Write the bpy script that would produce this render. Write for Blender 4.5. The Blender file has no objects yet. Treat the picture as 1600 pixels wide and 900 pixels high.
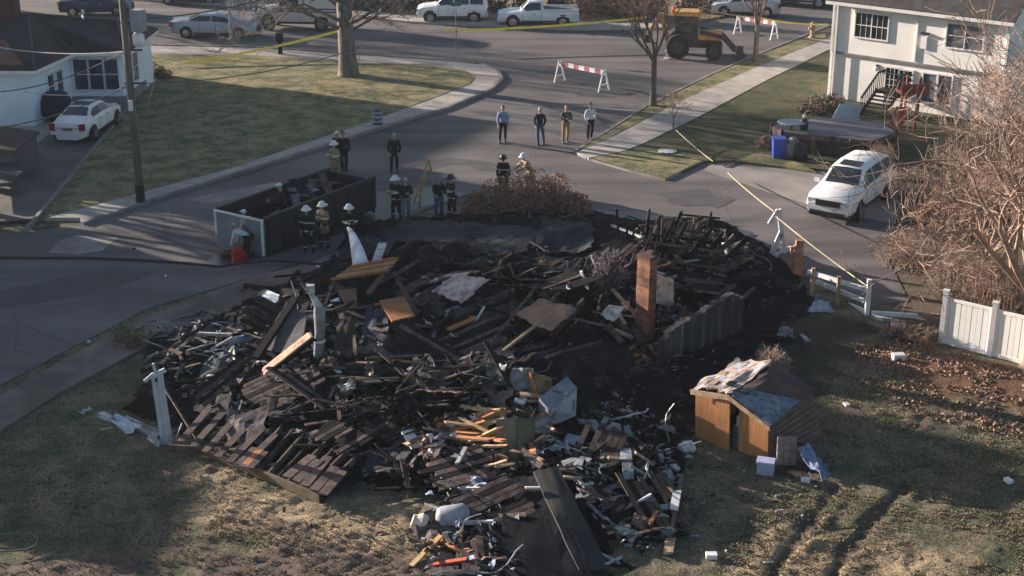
import bpy, bmesh, math, random
import numpy as np
from mathutils import Vector, Matrix
R = math.radians
S = bpy.context.scene
COL = S.collection

# ------------------------------------------------ camera, sky, sun, exposure
CH, F, PITCH = 17.8, 2300.0, R(20.6)
SN, CS = math.sin(PITCH), math.cos(PITCH)
cd = bpy.data.cameras.new('camera'); cam = bpy.data.objects.new('camera', cd); COL.objects.link(cam)
cam.location = (0, 0, CH); cam.rotation_euler = (R(90) - PITCH, 0, 0)
cd.sensor_width = 36; cd.sensor_fit = 'HORIZONTAL'; cd.lens = 36 * F / 1600; cd.clip_start = 0.5; cd.clip_end = 2000
S.camera = cam
SUN_EL = R(12.8); SUN_AZ = (-0.87, 0.49)
w = bpy.data.worlds.new('World'); S.world = w; w.use_nodes = True
sky = w.node_tree.nodes.new('ShaderNodeTexSky'); sky.sky_type = 'NISHITA'; sky.sun_disc = False
sky.sun_elevation = SUN_EL; sky.sun_rotation = math.atan2(SUN_AZ[0], SUN_AZ[1])
bgn = w.node_tree.nodes['Background']; w.node_tree.links.new(sky.outputs[0], bgn.inputs[0]); bgn.inputs[1].default_value = 0.058
ld = bpy.data.lights.new('sun', 'SUN'); ld.energy = 5.0; ld.angle = R(0.6); ld.color = (1, 0.86, 0.72)
sun = bpy.data.objects.new('sun', ld); COL.objects.link(sun); sun.location = (-60, 90, 60)
sd = Vector((SUN_AZ[0] * math.cos(SUN_EL), SUN_AZ[1] * math.cos(SUN_EL), math.sin(SUN_EL))).normalized()
sun.rotation_euler = sd.to_track_quat('Z', 'Y').to_euler()
S.view_settings.view_transform = 'Standard'; S.view_settings.look = 'None'
S.view_settings.exposure = 1.48; S.view_settings.gamma = 1

# ------------------------------------------------ helpers
def at(u, v, z=0.0):
    y = v - 450.0
    d = (CH - z) / (SN + y / F * CS)
    return Vector(((u - 800.0) * d / F, d * CS - y / F * d * SN, z))
def ray_plane(u, v, p0, n):
    y = v - 450.0
    r = Vector(((u - 800.0) / F, CS - y / F * SN, -SN - y / F * CS)); o = Vector((0, 0, CH))
    return o + r * ((p0 - o).dot(n) / r.dot(n))
_rs = np.random.RandomState(5); _T = _rs.rand(256, 256)
def vnoise(x, y):
    x = np.asarray(x, float); y = np.asarray(y, float)
    xi = np.floor(x).astype(int); yi = np.floor(y).astype(int); fx = x - xi; fy = y - yi
    fx = fx * fx * (3 - 2 * fx); fy = fy * fy * (3 - 2 * fy)
    a = _T[xi % 256, yi % 256]; b = _T[(xi + 1) % 256, yi % 256]; c = _T[xi % 256, (yi + 1) % 256]; d = _T[(xi + 1) % 256, (yi + 1) % 256]
    return (a * (1 - fx) + b * fx) * (1 - fy) + (c * (1 - fx) + d * fx) * fy
def fbm(x, y, o=4):
    s = 0; a = .5
    for i in range(o): s = s + a * vnoise(x * 2 ** i + 17 * i, y * 2 ** i + 31 * i); a *= .5
    return s
def sdpoly(P, X, Y):
    X = np.asarray(X, float); Y = np.asarray(Y, float); d = np.full(X.shape, 1e9); ins = np.zeros(X.shape, bool)
    n = len(P)
    for i in range(n):
        x0, y0 = P[i][0], P[i][1]; x1, y1 = P[(i + 1) % n][0], P[(i + 1) % n][1]
        ex, ey = x1 - x0, y1 - y0; t = np.clip(((X - x0) * ex + (Y - y0) * ey) / (ex * ex + ey * ey + 1e-9), 0, 1)
        d = np.minimum(d, np.hypot(X - x0 - t * ex, Y - y0 - t * ey))
        c = ((y0 > Y) != (y1 > Y)) & (X < (x1 - x0) * (Y - y0) / (y1 - y0 + 1e-12) + x0); ins ^= c
    return np.where(ins, d, -d)

def tag(o, label=None, cat=None, group=None, kind=None):
    if label: o['label'] = label
    if cat: o['category'] = cat
    if group: o['group'] = group
    if kind: o['kind'] = kind
    return o
def thing(name, label, cat, loc=(0, 0, 0), rz=0, group=None):
    o = bpy.data.objects.new(name, None); o.empty_display_size = .2; COL.objects.link(o)
    o.location = loc; o.rotation_euler = (0, 0, rz); return tag(o, label, cat, group)

class MB:
    def __init__(s): s.v = []; s.f = []; s.m = []
    def add(s, vs, fs, mi=0):
        b = len(s.v); s.v += [tuple(x) for x in vs]; s.f += [tuple(b + i for i in f) for f in fs]; s.m += [mi] * len(fs); return s
    def box(s, c, d, rz=0, rot=None, mi=0):
        M = rot if rot else Matrix.Rotation(rz, 3, 'Z'); c = Vector(c)
        vs = [c + M @ Vector((x * d[0] / 2, y * d[1] / 2, z * d[2] / 2)) for x in (-1, 1) for y in (-1, 1) for z in (-1, 1)]
        return s.add(vs, [(0, 1, 3, 2), (4, 6, 7, 5), (0, 4, 5, 1), (2, 3, 7, 6), (0, 2, 6, 4), (1, 5, 7, 3)], mi)
    def beam(s, a, b, w, h, mi=0, up=(0, 0, 1), w2=None, h2=None, jag=0):
        a = Vector(a); b = Vector(b); t = (b - a).normalized(); u = Vector(up)
        if abs(t.dot(u)) > .98: u = Vector((0, 1, 0))
        x = t.cross(u).normalized(); y = x.cross(t).normalized(); w2 = w2 or w; h2 = h2 or h
        vs = [a - x * w / 2 - y * h / 2, a + x * w / 2 - y * h / 2, a + x * w / 2 + y * h / 2, a - x * w / 2 + y * h / 2,
              b - x * w2 / 2 - y * h2 / 2, b + x * w2 / 2 - y * h2 / 2, b + x * w2 / 2 + y * h2 / 2, b - x * w2 / 2 + y * h2 / 2]
        if jag: vs = vs[:4] + [p + t * random.uniform(-jag, jag) for p in vs[4:]]; vs = [p + t * random.uniform(-jag, jag) for p in vs[:4]] + vs[4:]
        return s.add(vs, [(3, 2, 1, 0), (4, 5, 6, 7), (0, 1, 5, 4), (1, 2, 6, 5), (2, 3, 7, 6), (3, 0, 4, 7)], mi)
    def tube(s, pts, r, n=6, mi=0, cap=True):
        pts = [Vector(p) for p in pts]; rr = r if isinstance(r, (list, tuple)) else [r] * len(pts); vs = []; px = None
        for i, p in enumerate(pts):
            t = (pts[min(i + 1, len(pts) - 1)] - pts[max(i - 1, 0)])
            t = t.normalized() if t.length > 1e-9 else Vector((0, 0, 1))
            if px is None: px = t.orthogonal().normalized()
            else:
                px = px - t * px.dot(t); px = px.normalized() if px.length > 1e-6 else t.orthogonal().normalized()
            y = t.cross(px)
            vs += [p + (px * math.cos(2 * math.pi * k / n) + y * math.sin(2 * math.pi * k / n)) * rr[i] for k in range(n)]
        fs = [(i * n + k, i * n + (k + 1) % n, (i + 1) * n + (k + 1) % n, (i + 1) * n + k) for i in range(len(pts) - 1) for k in range(n)]
        if cap: fs += [tuple(range(n - 1, -1, -1)), tuple((len(pts) - 1) * n + k for k in range(n))]
        return s.add(vs, fs, mi)
    def prism(s, poly, z0, z1, mi=0):
        n = len(poly); a = sum(poly[i][0] * poly[(i + 1) % n][1] - poly[(i + 1) % n][0] * poly[i][1] for i in range(n))
        if a < 0: poly = poly[::-1]
        vs = [(p[0], p[1], z0) for p in poly] + [(p[0], p[1], z1) for p in poly]
        return s.add(vs, [tuple(range(n - 1, -1, -1)), tuple(range(n, 2 * n))] + [(i, (i + 1) % n, n + (i + 1) % n, n + i) for i in range(n)], mi)
    def lathe(s, prof, c=(0, 0, 0), n=16, M=None, mi=0, sx=1, sy=1):
        M = M or Matrix.Identity(3); c = Vector(c); vs = []
        for r, z in prof: vs += [c + M @ Vector((r * sx * math.cos(2 * math.pi * k / n), r * sy * math.sin(2 * math.pi * k / n), z)) for k in range(n)]
        m = len(prof); fs = [(i * n + k, i * n + (k + 1) % n, (i + 1) * n + (k + 1) % n, (i + 1) * n + k) for i in range(m - 1) for k in range(n)]
        fs += [tuple(range(n - 1, -1, -1)), tuple((m - 1) * n + k for k in range(n))]
        return s.add(vs, fs, mi)
    def ball(s, c, r, n=10, mi=0, M=None):
        r = r if isinstance(r, (tuple, list)) else (r, r, r); k = n // 2 + 1
        pr = [(max(.02, math.sin(math.pi * i / k)), -math.cos(math.pi * i / k)) for i in range(k + 1)]
        M = (M or Matrix.Identity(3)) @ Matrix.Diagonal(r)
        return s.lathe(pr, c, n, M, mi)
    def sheet(s, P, n=6, amp=.05, th=.02, seed=0, fr=2., ragged=0., mi=0):
        """thick crumpled panel over the corner points P (4)"""
        rnd = random.Random(seed); P = [Vector(p) for p in P]; N = (P[1] - P[0]).cross(P[3] - P[0]).normalized()
        if N.z < 0: N = -N
        top = []; bot = []
        for i in range(n + 1):
            for j in range(n + 1):
                a = i / n; b = j / n
                if ragged:
                    if i in (0, n): a += rnd.uniform(0, ragged) * (1 if i == 0 else -1)
                    if j in (0, n): b += rnd.uniform(0, ragged) * (1 if j == 0 else -1)
                p = (P[0] * (1 - a) + P[1] * a) * (1 - b) + (P[3] * (1 - a) + P[2] * a) * b
                p = p + N * ((float(vnoise(a * fr + seed * 3.7, b * fr + seed * 1.3)) - .5) * 2 * amp + (float(vnoise(a * fr * 3 + seed, b * fr * 3)) - .5) * amp * .6)
                top.append(p + N * th / 2); bot.append(p - N * th / 2)
        m = n + 1; K = m * m; fs = []
        for i in range(n):
            for j in range(n):
                q = (i * m + j, (i + 1) * m + j, (i + 1) * m + j + 1, i * m + j + 1); fs.append(q); fs.append(tuple(K + x for x in q[::-1]))
        ring = [j for j in range(n)] + [i * m + n for i in range(n)] + [n * m + j for j in range(n, 0, -1)] + [i * m for i in range(n, 0, -1)]
        for i in range(len(ring)):
            a, b = ring[i], ring[(i + 1) % len(ring)]; fs.append((a, b, K + b, K + a))
        return s.add(top + bot, fs, mi)
    def build(s, name, mats, parent=None, world=True, smooth=False, sharp=None):
        mats = mats if isinstance(mats, (list, tuple)) else [mats]
        V = np.array(s.v, float).reshape(-1, 3); org = np.zeros(3)
        if parent is not None:
            if world:
                p = parent; 
                while p is not None: org = org + np.array(p.location); p = p.parent
        elif world:
            org = np.array([(V[:, 0].min() + V[:, 0].max()) / 2, (V[:, 1].min() + V[:, 1].max()) / 2, V[:, 2].min()])
        me = bpy.data.meshes.new(name); me.from_pydata((V - org).tolist(), [], s.f)
        for m in mats: me.materials.append(m)
        if len(mats) > 1: me.polygons.foreach_set('material_index', s.m)
        if smooth:
            me.polygons.foreach_set('use_smooth', [True] * len(me.polygons))
            if sharp: me.set_sharp_from_angle(angle=R(sharp))
        me.update()
        o = bpy.data.objects.new(name, me); COL.objects.link(o)
        if parent is not None: o.parent = parent
        elif world: o.location = org
        return o

# ------------------------------------------------ materials
MATS = {}
def mat(name, c1, c2=None, rough=.85, sc=3., det=6, metal=0, bump=0., bsc=30., lo=.4, hi=.6, c3=None, spec=.4, rand=0., coord='Object', stretch=None):
    if name in MATS: return MATS[name]
    m = bpy.data.materials.new(name); m.use_nodes = True; nt = m.node_tree; N = nt.nodes; L = nt.links; b = N['Principled BSDF']
    b.inputs['Roughness'].default_value = rough; b.inputs['Metallic'].default_value = metal; b.inputs['Specular IOR Level'].default_value = spec
    c2 = c2 or tuple(x * .75 for x in c1); tc = N.new('ShaderNodeTexCoord'); vec = tc.outputs[coord]
    if stretch:
        mp = N.new('ShaderNodeMapping'); mp.inputs['Scale'].default_value = stretch; L.new(vec, mp.inputs[0]); vec = mp.outputs[0]
    nz = N.new('ShaderNodeTexNoise'); nz.inputs['Scale'].default_value = sc; nz.inputs['Detail'].default_value = det; nz.inputs['Roughness'].default_value = .65; L.new(vec, nz.inputs['Vector'])
    rp = N.new('ShaderNodeValToRGB'); rp.color_ramp.elements[0].position = lo; rp.color_ramp.elements[1].position = hi
    rp.color_ramp.elements[0].color = (*c1, 1); rp.color_ramp.elements[1].color = (*c2, 1)
    if c3: e = rp.color_ramp.elements.new(min(.98, hi + .1)); e.color = (*c3, 1)
    L.new(nz.outputs[0], rp.inputs[0]); out = rp.outputs[0]
    if rand:
        oi = N.new('ShaderNodeObjectInfo'); mr = N.new('ShaderNodeMapRange'); mr.inputs[3].default_value = 1 - rand; mr.inputs[4].default_value = 1 + rand
        L.new(oi.outputs['Random'], mr.inputs[0]); hv = N.new('ShaderNodeHueSaturation'); L.new(mr.outputs[0], hv.inputs['Value']); L.new(out, hv.inputs['Color']); out = hv.outputs[0]
    L.new(out, b.inputs['Base Color'])
    if bump:
        n2 = N.new('ShaderNodeTexNoise'); n2.inputs['Scale'].default_value = bsc; n2.inputs['Detail'].default_value = 5; L.new(vec, n2.inputs['Vector'])
        bp = N.new('ShaderNodeBump'); bp.inputs['Strength'].default_value = bump; bp.inputs['Distance'].default_value = .05; L.new(n2.outputs[0], bp.inputs['Height']); L.new(bp.outputs[0], b.inputs['Normal'])
    MATS[name] = m; return m
M_char = mat('char', (.006, .006, .008), (.017, .015, .016), .85, 5, bump=.6, bsc=25, rand=.5, spec=.12)
M_charb = mat('char_brown', (.045, .035, .034), (.13, .10, .092), .9, 4, bump=.4, rand=.5, spec=.15)
M_brownw = mat('brown_wood', (.15, .10, .085), (.06, .04, .035), .85, 5, bump=.3, rand=.35)
M_pale = mat('pale_wood', (.50, .36, .24), (.30, .19, .12), .8, 6, bump=.2, rand=.3)
M_orange = mat('orange_wood', (.48, .20, .085), (.30, .12, .055), .8, 4, bump=.2, rand=.25)
M_yel = mat('new_lumber', (.62, .42, .22), (.45, .27, .13), .8, 5, bump=.2, rand=.2)
M_ply = mat('ashy_plywood', (.58, .49, .46), (.26, .20, .18), .9, 3.5, bump=.4, bsc=20, rand=.15, c3=(.06, .045, .04))
M_grey = mat('grey_board', (.20, .21, .23), (.11, .12, .14), .8, 4, bump=.2, rand=.4)
M_white = mat('white_paint', (.72, .72, .74), (.52, .53, .56), .6, 4, rand=.15, lo=.45, hi=.75)
M_dirtyw = mat('dirty_white', (.42, .43, .46), (.20, .21, .24), .75, 5, bump=.2, rand=.35, c3=(.05, .05, .06))
M_blue = mat('blue_grey_sheeting', (.22, .28, .36), (.09, .12, .18), .5, 5, rand=.2, bump=.3)
M_metal = mat('dull_metal', (.30, .32, .35), (.16, .17, .19), .45, 4, metal=.6, rand=.3)
M_shingle = mat('charred_shingle', (.016, .017, .022), (.035, .036, .042), .9, 8, bump=.5, bsc=18)
M_rubber = mat('rubber', (.015, .015, .017), (.03, .03, .032), .8, 5)
M_glass = mat('dark_glass', (.012, .016, .022), (.03, .038, .05), .08, 1.5, spec=.9)
M_wire = mat('wire', (.05, .05, .055), (.08, .08, .085), .6, 2)
M_conc = mat('concrete', (.42, .38, .35), (.32, .29, .27), .9, 1.2, bump=.25, bsc=40)
M_kerb = mat('kerb_stone', (.26, .235, .23), (.17, .155, .15), .9, 1.5, bump=.3)
M_red = mat('red_plastic', (.45, .03, .03), (.30, .02, .02), .5, 3)
M_chrome = mat('chrome', (.5, .5, .52), (.35, .35, .37), .25, 3, metal=.9)
M_black = mat('black_plastic', (.012, .012, .014), (.022, .022, .025), .5, 5)
# ------------------------------------------------ ground
def pts(L, z=0): return [at(u, v, z) for u, v in L]
FOOT = pts([(215, 525), (300, 500), (380, 466), (470, 442), (500, 408), (545, 352), (600, 340), (760, 332), (905, 318), (1000, 345), (1130, 352), (1200, 380), (1260, 430), (1290, 480), (1230, 560), (1130, 620), (1090, 720), (1075, 850), (1000, 905), (930, 960), (700, 960), (650, 860), (690, 790), (560, 775), (490, 790), (330, 712), (250, 690), (180, 650), (200, 590)])
PEAKS = [(560, 480, 2.6, 1.2), (480, 520, 2., .6), (700, 460, 3.2, 1.2), (840, 500, 2.6, 1.2), (600, 590, 3.2, .8), (1010, 450, 2.6, 1.0), (1080, 400, 2.6, 1.1), (950, 480, 2., .8), (780, 640, 1.8, 1.2), (870, 650, 1.5, 1.1),
         (450, 560, 2.4, .6), (330, 560, 1.8, .45), (940, 610, 2.4, .5), (700, 760, 1.4, .3), (990, 740, 1.6, .4), (870, 780, 1.8, .5), (900, 390, 4, .3), (470, 640, 2.4, .35), (660, 680, 1.8, .5), (1160, 430, 1.8, .5), (750, 390, 4, .35)]
PK = [(at(u, v).x, at(u, v).y, r, h) for u, v, r, h in PEAKS]
def mound(x, y):
    x = np.asarray(x, float); y = np.asarray(y, float); s = 0
    for px, py, r, h in PK: s = s + h * np.exp(-((x - px) ** 2 + (y - py) ** 2) / (r * r) * 1.3)
    e = np.clip(sdpoly(FOOT, x, y) / 1.2, 0, 1)
    return (s * 1.0 + .12) * e * (.65 + .7 * fbm(x * .9, y * .9, 3))
_mk = {}
def hz(x, y): return float(mound(np.array([x]), np.array([y]))[0])
def am(u, v, dz=0.0):
    """point over the heap seen at photo pixel u, v"""
    z = 0
    for _ in range(5):
        p = at(u, v, z + dz); z = .5 * z + .5 * hz(p.x, p.y)
    p = at(u, v, z + dz); return p
def steps(*seg):
    o = []
    for a, b, s in seg: o += list(np.arange(a, b, s))
    return np.array(o)
xs = steps((-900, -100, 100), (-100, -32, 8), (-32, -15, .5), (-15, 15.5, .11), (15.5, 34, .5), (34, 100, 8), (100, 901, 100))
ys = steps((-60, 26, 6), (26, 47, .11), (47, 66, .25), (66, 112, 1.0), (112, 200, 10), (200, 1500, 100))
GX, GY = np.meshgrid(xs, ys, indexing='ij')
def soft(P, wd=1., nz=1., x=None, y=None):
    X, Y = (GX, GY) if x is None else (x, y)
    return np.clip((sdpoly(P, X, Y) + (fbm(X * .8, Y * .8) - .47) * 3 * nz) / wd, 0, 1)
char = soft(FOOT, 1.3, 1.5)
char = np.maximum(char, .72 * soft(pts([(1040, 480), (1250, 432), (1350, 492), (1470, 520), (1420, 580), (1340, 610), (1270, 720), (1280, 760), (1120, 740), (1080, 640)]), 1.6, 1.5))  # scorched ground, widened to paint in yard shade and the dark pit
leaf = soft(pts([(1290, 520), (1440, 530), (1800, 640), (1800, 690), (1500, 640), (1380, 600)]), .7, .6)
mud = soft(pts([(0, 940), (0, 890), (200, 860), (330, 840), (420, 820), (560, 830), (680, 860), (690, 960)]), 1.2, 1.6)
mud = np.maximum(mud, soft(pts([(1330, 600), (1440, 610), (1620, 650), (1640, 700), (1400, 680)]), .8, 1.2) * .8)
straw = soft(pts([(225, 690), (340, 700), (500, 780), (660, 770), (690, 960), (380, 960), (330, 830), (250, 770)]), 1.2, 1.4)
straw = np.maximum(straw, soft(pts([(1140, 770), (1300, 760), (1330, 830), (1300, 960), (1120, 960)]), 1., 1.3) * .8)
straw = np.maximum(straw, soft(pts([(1340, 850), (1500, 840), (1500, 960), (1330, 960)]), 1., 1.3) * .8)
dirt = soft(pts([(1360, 380), (1500, 385), (1640, 500), (1640, 560), (1470, 540), (1360, 470), (1380, 430)]), 1., 1.)
dirt = np.maximum(dirt, soft(pts([(-100, 660), (150, 530), (330, 450), (420, 430), (440, 455), (330, 500), (200, 560), (-100, 800)]), 1.2, 1.) * .6)
def line_mask(L, wd, amp=.16):
    m = np.zeros(GX.shape)
    for (a, b) in zip(L[:-1], L[1:]):
        t = np.clip(((GX - a.x) * (b.x - a.x) + (GY - a.y) * (b.y - a.y)) / ((b - a).length_squared), 0, 1)
        dd = np.hypot(GX - a.x - t * (b.x - a.x), GY - a.y - t * (b.y - a.y)) + (vnoise(GX * 2, GY * 2) - .5) * amp * 2
        m = np.maximum(m, np.clip((wd - dd) / .12, 0, 1))
    return m
trk = np.zeros(GX.shape); rim = np.zeros(GX.shape)
for L, wd in ((pts([(1180, 960), (1215, 890), (1260, 830), (1290, 785), (1310, 760)]), .22), (pts([(1270, 960), (1310, 890), (1350, 830), (1385, 790), (1410, 765)]), .26), (pts([(1200, 905), (1230, 860)]), .15)):
    k = line_mask(L, wd); trk = np.maximum(trk, k); rim = np.maximum(rim, line_mask([p + Vector((wd + .12, -.05, 0)) for p in L], .09))
for L in (pts([(270, 790), (400, 798), (520, 812), (600, 840)]), pts([(120, 870), (330, 850), (480, 880), (640, 895)]), pts([(250, 745), (330, 742), (400, 760)])):
    k = line_mask(L, .28, .08); trk = np.maximum(trk, k * .35)
road_near = pts([(-400, 760), (0, 600), (230, 480), (480, 408), (740, 300)])
n1 = fbm(GX * 1.3, GY * 1.3, 4); n2 = fbm(GX * 6, GY * 6, 3)
yard = sdpoly(pts([(-600, 900), (0, 650), (200, 540), (330, 470), (700, 420), (1400, 500), (1700, 600), (2200, 1500), (-800, 1500)]), GX, GY)
e = np.clip(yard / 1.5, 0, 1)
GZ = -.02 + e * (.02 + .10 * n1 + .07 * n2 * (1 + 1.2 * np.maximum(mud, straw))) - trk * .065 * e + rim * .09 * e
GZ = GZ + e * straw * .04 * (vnoise(GX * 9, GY * 9))
gz_far = (GY > 62); GZ = np.where(gz_far, -.02, GZ)
nx, ny = GX.shape
me = bpy.data.meshes.new('ground')
idx = np.arange(nx * ny).reshape(nx, ny)
fs = np.stack([idx[:-1, :-1], idx[1:, :-1], idx[1:, 1:], idx[:-1, 1:]], -1).reshape(-1, 4)
me.from_pydata(np.stack([GX, GY, GZ], -1).reshape(-1, 3).tolist(), [], fs.tolist())
for nm, ch in (('zoneA', (char, mud, leaf)), ('zoneB', (straw, dirt, trk))):
    ca = me.color_attributes.new(nm, 'FLOAT_COLOR', 'POINT')
    ca.data.foreach_set('color', np.stack([*ch, np.ones(GX.shape)], -1).reshape(-1).astype(np.float32))
me.polygons.foreach_set('use_smooth', [True] * len(me.polygons))
ground = bpy.data.objects.new('ground', me); COL.objects.link(ground); tag(ground, kind='structure')
def zonemat(name, base=((.07, .082, .05), (.20, .165, .115)), zones=True, bump=.5):
    m = bpy.data.materials.new(name); m.use_nodes = True; nt = m.node_tree; N = nt.nodes; L = nt.links; b = N['Principled BSDF']; b.inputs['Roughness'].default_value = .95; b.inputs['Specular IOR Level'].default_value = .15
    tc = N.new('ShaderNodeTexCoord')
    def noise(sc, det=6):
        n = N.new('ShaderNodeTexNoise'); n.inputs['Scale'].default_value = sc; n.inputs['Detail'].default_value = det; n.inputs['Roughness'].default_value = .7; L.new(tc.outputs['Object'], n.inputs['Vector']); return n.outputs[0]
    def ramp(f, a, c, lo=.4, hi=.6):
        r = N.new('ShaderNodeValToRGB'); r.color_ramp.elements[0].position = lo; r.color_ramp.elements[1].position = hi; r.color_ramp.elements[0].color = (*a, 1); r.color_ramp.elements[1].color = (*c, 1); L.new(f, r.inputs[0]); return r.outputs[0]
    def mix(f, a, c):
        x = N.new('ShaderNodeMix'); x.data_type = 'RGBA'; L.new(f, x.inputs[0]); L.new(a, x.inputs[6]); L.new(c, x.inputs[7]); return x.outputs[2]
    fine = noise(9); mid = noise(.9); vf = noise(17, 6)
    g = mix(ramp(mid, (0, 0, 0), (1, 1, 1), .4, .6), ramp(vf, tuple(x * .4 for x in base[0]), tuple(x * 1.6 for x in base[0]), .4, .6), ramp(vf, tuple(x * .45 for x in base[1]), tuple(x * 1.35 for x in base[1]), .4, .6))
    if zones:
        A = N.new('ShaderNodeVertexColor'); A.layer_name = 'zoneA'; B = N.new('ShaderNodeVertexColor'); B.layer_name = 'zoneB'
        sa = N.new('ShaderNodeSeparateColor'); sb = N.new('ShaderNodeSeparateColor'); L.new(A.outputs[0], sa.inputs[0]); L.new(B.outputs[0], sb.inputs[0])
        def pert(s, k=.9):
            a = N.new('ShaderNodeMath'); a.operation = 'MULTIPLY_ADD'; L.new(fine, a.inputs[0]); a.inputs[1].default_value = k; a.inputs[2].default_value = -.5 * k
            c = N.new('ShaderNodeMath'); c.operation = 'ADD'; L.new(a.outputs[0], c.inputs[0]); L.new(s, c.inputs[1])
            d = N.new('ShaderNodeMath'); d.operation = 'MULTIPLY'; L.new(c.outputs[0], d.inputs[0]); d.use_clamp = True
            e_ = N.new('ShaderNodeMath'); e_.operation = 'MULTIPLY'; L.new(s, e_.inputs[0]); e_.inputs[1].default_value = 1.8; e_.use_clamp = True; L.new(e_.outputs[0], d.inputs[1]); return d.outputs[0]
        g = mix(pert(sb.outputs[1]), g, ramp(fine, (.10, .075, .055), (.17, .13, .095)))
        g = mix(pert(sb.outputs[0]), g, ramp(vf, (.15, .11, .07), (.50, .38, .25), .38, .6))
        g = mix(pert(sa.outputs[1]), g, ramp(fine, (.08, .06, .05), (.17, .13, .11), .35, .65))
        g = mix(pert(sa.outputs[2]), g, ramp(vf, (.07, .045, .032), (.24, .13, .08), .4, .62))
        g = mix(pert(sb.outputs[2], .5), g, ramp(fine, (.065, .05, .042), (.13, .10, .08)))
        g = mix(pert(sa.outputs[0], 1.1), g, ramp(fine, (.010, .010, .011), (.028, .026, .025)))
    L.new(g, b.inputs['Base Color'])
    bp = N.new('ShaderNodeBump'); bp.inputs['Strength'].default_value = bump; bp.inputs['Distance'].default_value = .12; L.new(noise(14, 5), bp.inputs['Height']); L.new(bp.outputs[0], b.inputs['Normal'])
    return m
me.materials.append(zonemat('yard_soil_and_grass'))
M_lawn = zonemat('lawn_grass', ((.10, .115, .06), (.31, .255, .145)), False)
M_lawn_shade = zonemat('shade_painted_lawn', ((.05, .065, .036), (.12, .105, .06)), False)  # darker lawn copy: the right yard's shade is put into its colour

def struct(name, mb, m, smooth=False):
    o = mb.build(name, m, smooth=smooth); return tag(o, kind='structure')
def asphalt(name, c1, c2):
    m = bpy.data.materials.new(name); m.use_nodes = True; nt = m.node_tree; N = nt.nodes; L = nt.links; b = N['Principled BSDF']; b.inputs['Roughness'].default_value = .85; b.inputs['Specular IOR Level'].default_value = .3
    tc = N.new('ShaderNodeTexCoord'); a = N.new('ShaderNodeTexNoise'); a.inputs['Scale'].default_value = .16; a.inputs['Detail'].default_value = 5; L.new(tc.outputs['Object'], a.inputs['Vector'])
    c = N.new('ShaderNodeTexNoise'); c.inputs['Scale'].default_value = 20; c.inputs['Detail'].default_value = 4; L.new(tc.outputs['Object'], c.inputs['Vector'])
    mp = N.new('ShaderNodeMapping'); mp.inputs['Rotation'].default_value = (0, 0, R(-56)); mp.inputs['Scale'].default_value = (.05, .8, 1); L.new(tc.outputs['Object'], mp.inputs[0])
    st = N.new('ShaderNodeTexNoise'); st.inputs['Scale'].default_value = 1; st.inputs['Detail'].default_value = 3; L.new(mp.outputs[0], st.inputs['Vector'])
    r = N.new('ShaderNodeValToRGB'); r.color_ramp.elements[0].position = .36; r.color_ramp.elements[1].position = .64; r.color_ramp.elements[0].color = (*c1, 1); r.color_ramp.elements[1].color = (*c2, 1)
    ad = N.new('ShaderNodeMath'); ad.operation = 'ADD'; L.new(a.outputs[0], ad.inputs[0]); L.new(st.outputs[0], ad.inputs[1]); ml = N.new('ShaderNodeMath'); ml.operation = 'MULTIPLY'; L.new(ad.outputs[0], ml.inputs[0]); ml.inputs[1].default_value = .5; L.new(ml.outputs[0], r.inputs[0])
    r2 = N.new('ShaderNodeValToRGB'); r2.color_ramp.elements[0].color = (.6, .6, .6, 1); r2.color_ramp.elements[1].color = (1.35, 1.35, 1.35, 1); r2.color_ramp.elements[0].position = .35; r2.color_ramp.elements[1].position = .65; L.new(c.outputs[0], r2.inputs[0])
    mx = N.new('ShaderNodeMix'); mx.data_type = 'RGBA'; mx.blend_type = 'MULTIPLY'; mx.inputs[0].default_value = 1; L.new(r.outputs[0], mx.inputs[6]); L.new(r2.outputs[0], mx.inputs[7])
    # dark tar lines along random cracks
    vo = N.new('ShaderNodeTexVoronoi'); vo.feature = 'DISTANCE_TO_EDGE'; vo.inputs['Scale'].default_value = .17; wn = N.new('ShaderNodeMix'); wn.data_type = 'VECTOR'; wn.inputs[0].default_value = .06
    n3 = N.new('ShaderNodeTexNoise'); n3.inputs['Scale'].default_value = .5; L.new(tc.outputs['Object'], n3.inputs['Vector']); L.new(tc.outputs['Object'], wn.inputs[4]); L.new(n3.outputs['Color'], wn.inputs[5]); L.new(wn.outputs[1], vo.inputs['Vector'])
    cr = N.new('ShaderNodeValToRGB'); cr.color_ramp.elements[0].color = (.45, .45, .45, 1); cr.color_ramp.elements[1].color = (1, 1, 1, 1); cr.color_ramp.elements[0].position = .002; cr.color_ramp.elements[1].position = .006; L.new(vo.outputs[0], cr.inputs[0])
    m2 = N.new('ShaderNodeMix'); m2.data_type = 'RGBA'; m2.blend_type = 'MULTIPLY'; m2.inputs[0].default_value = .5; L.new(mx.outputs[2], m2.inputs[6]); L.new(cr.outputs[0], m2.inputs[7]); L.new(m2.outputs[2], b.inputs['Base Color'])
    bp = N.new('ShaderNodeBump'); bp.inputs['Strength'].default_value = .25; bp.inputs['Distance'].default_value = .02; L.new(c.outputs[0], bp.inputs['Height']); L.new(bp.outputs[0], b.inputs['Normal']); return m
M_road = asphalt('asphalt', (.075, .068, .073), (.185, .165, .165))
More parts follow.
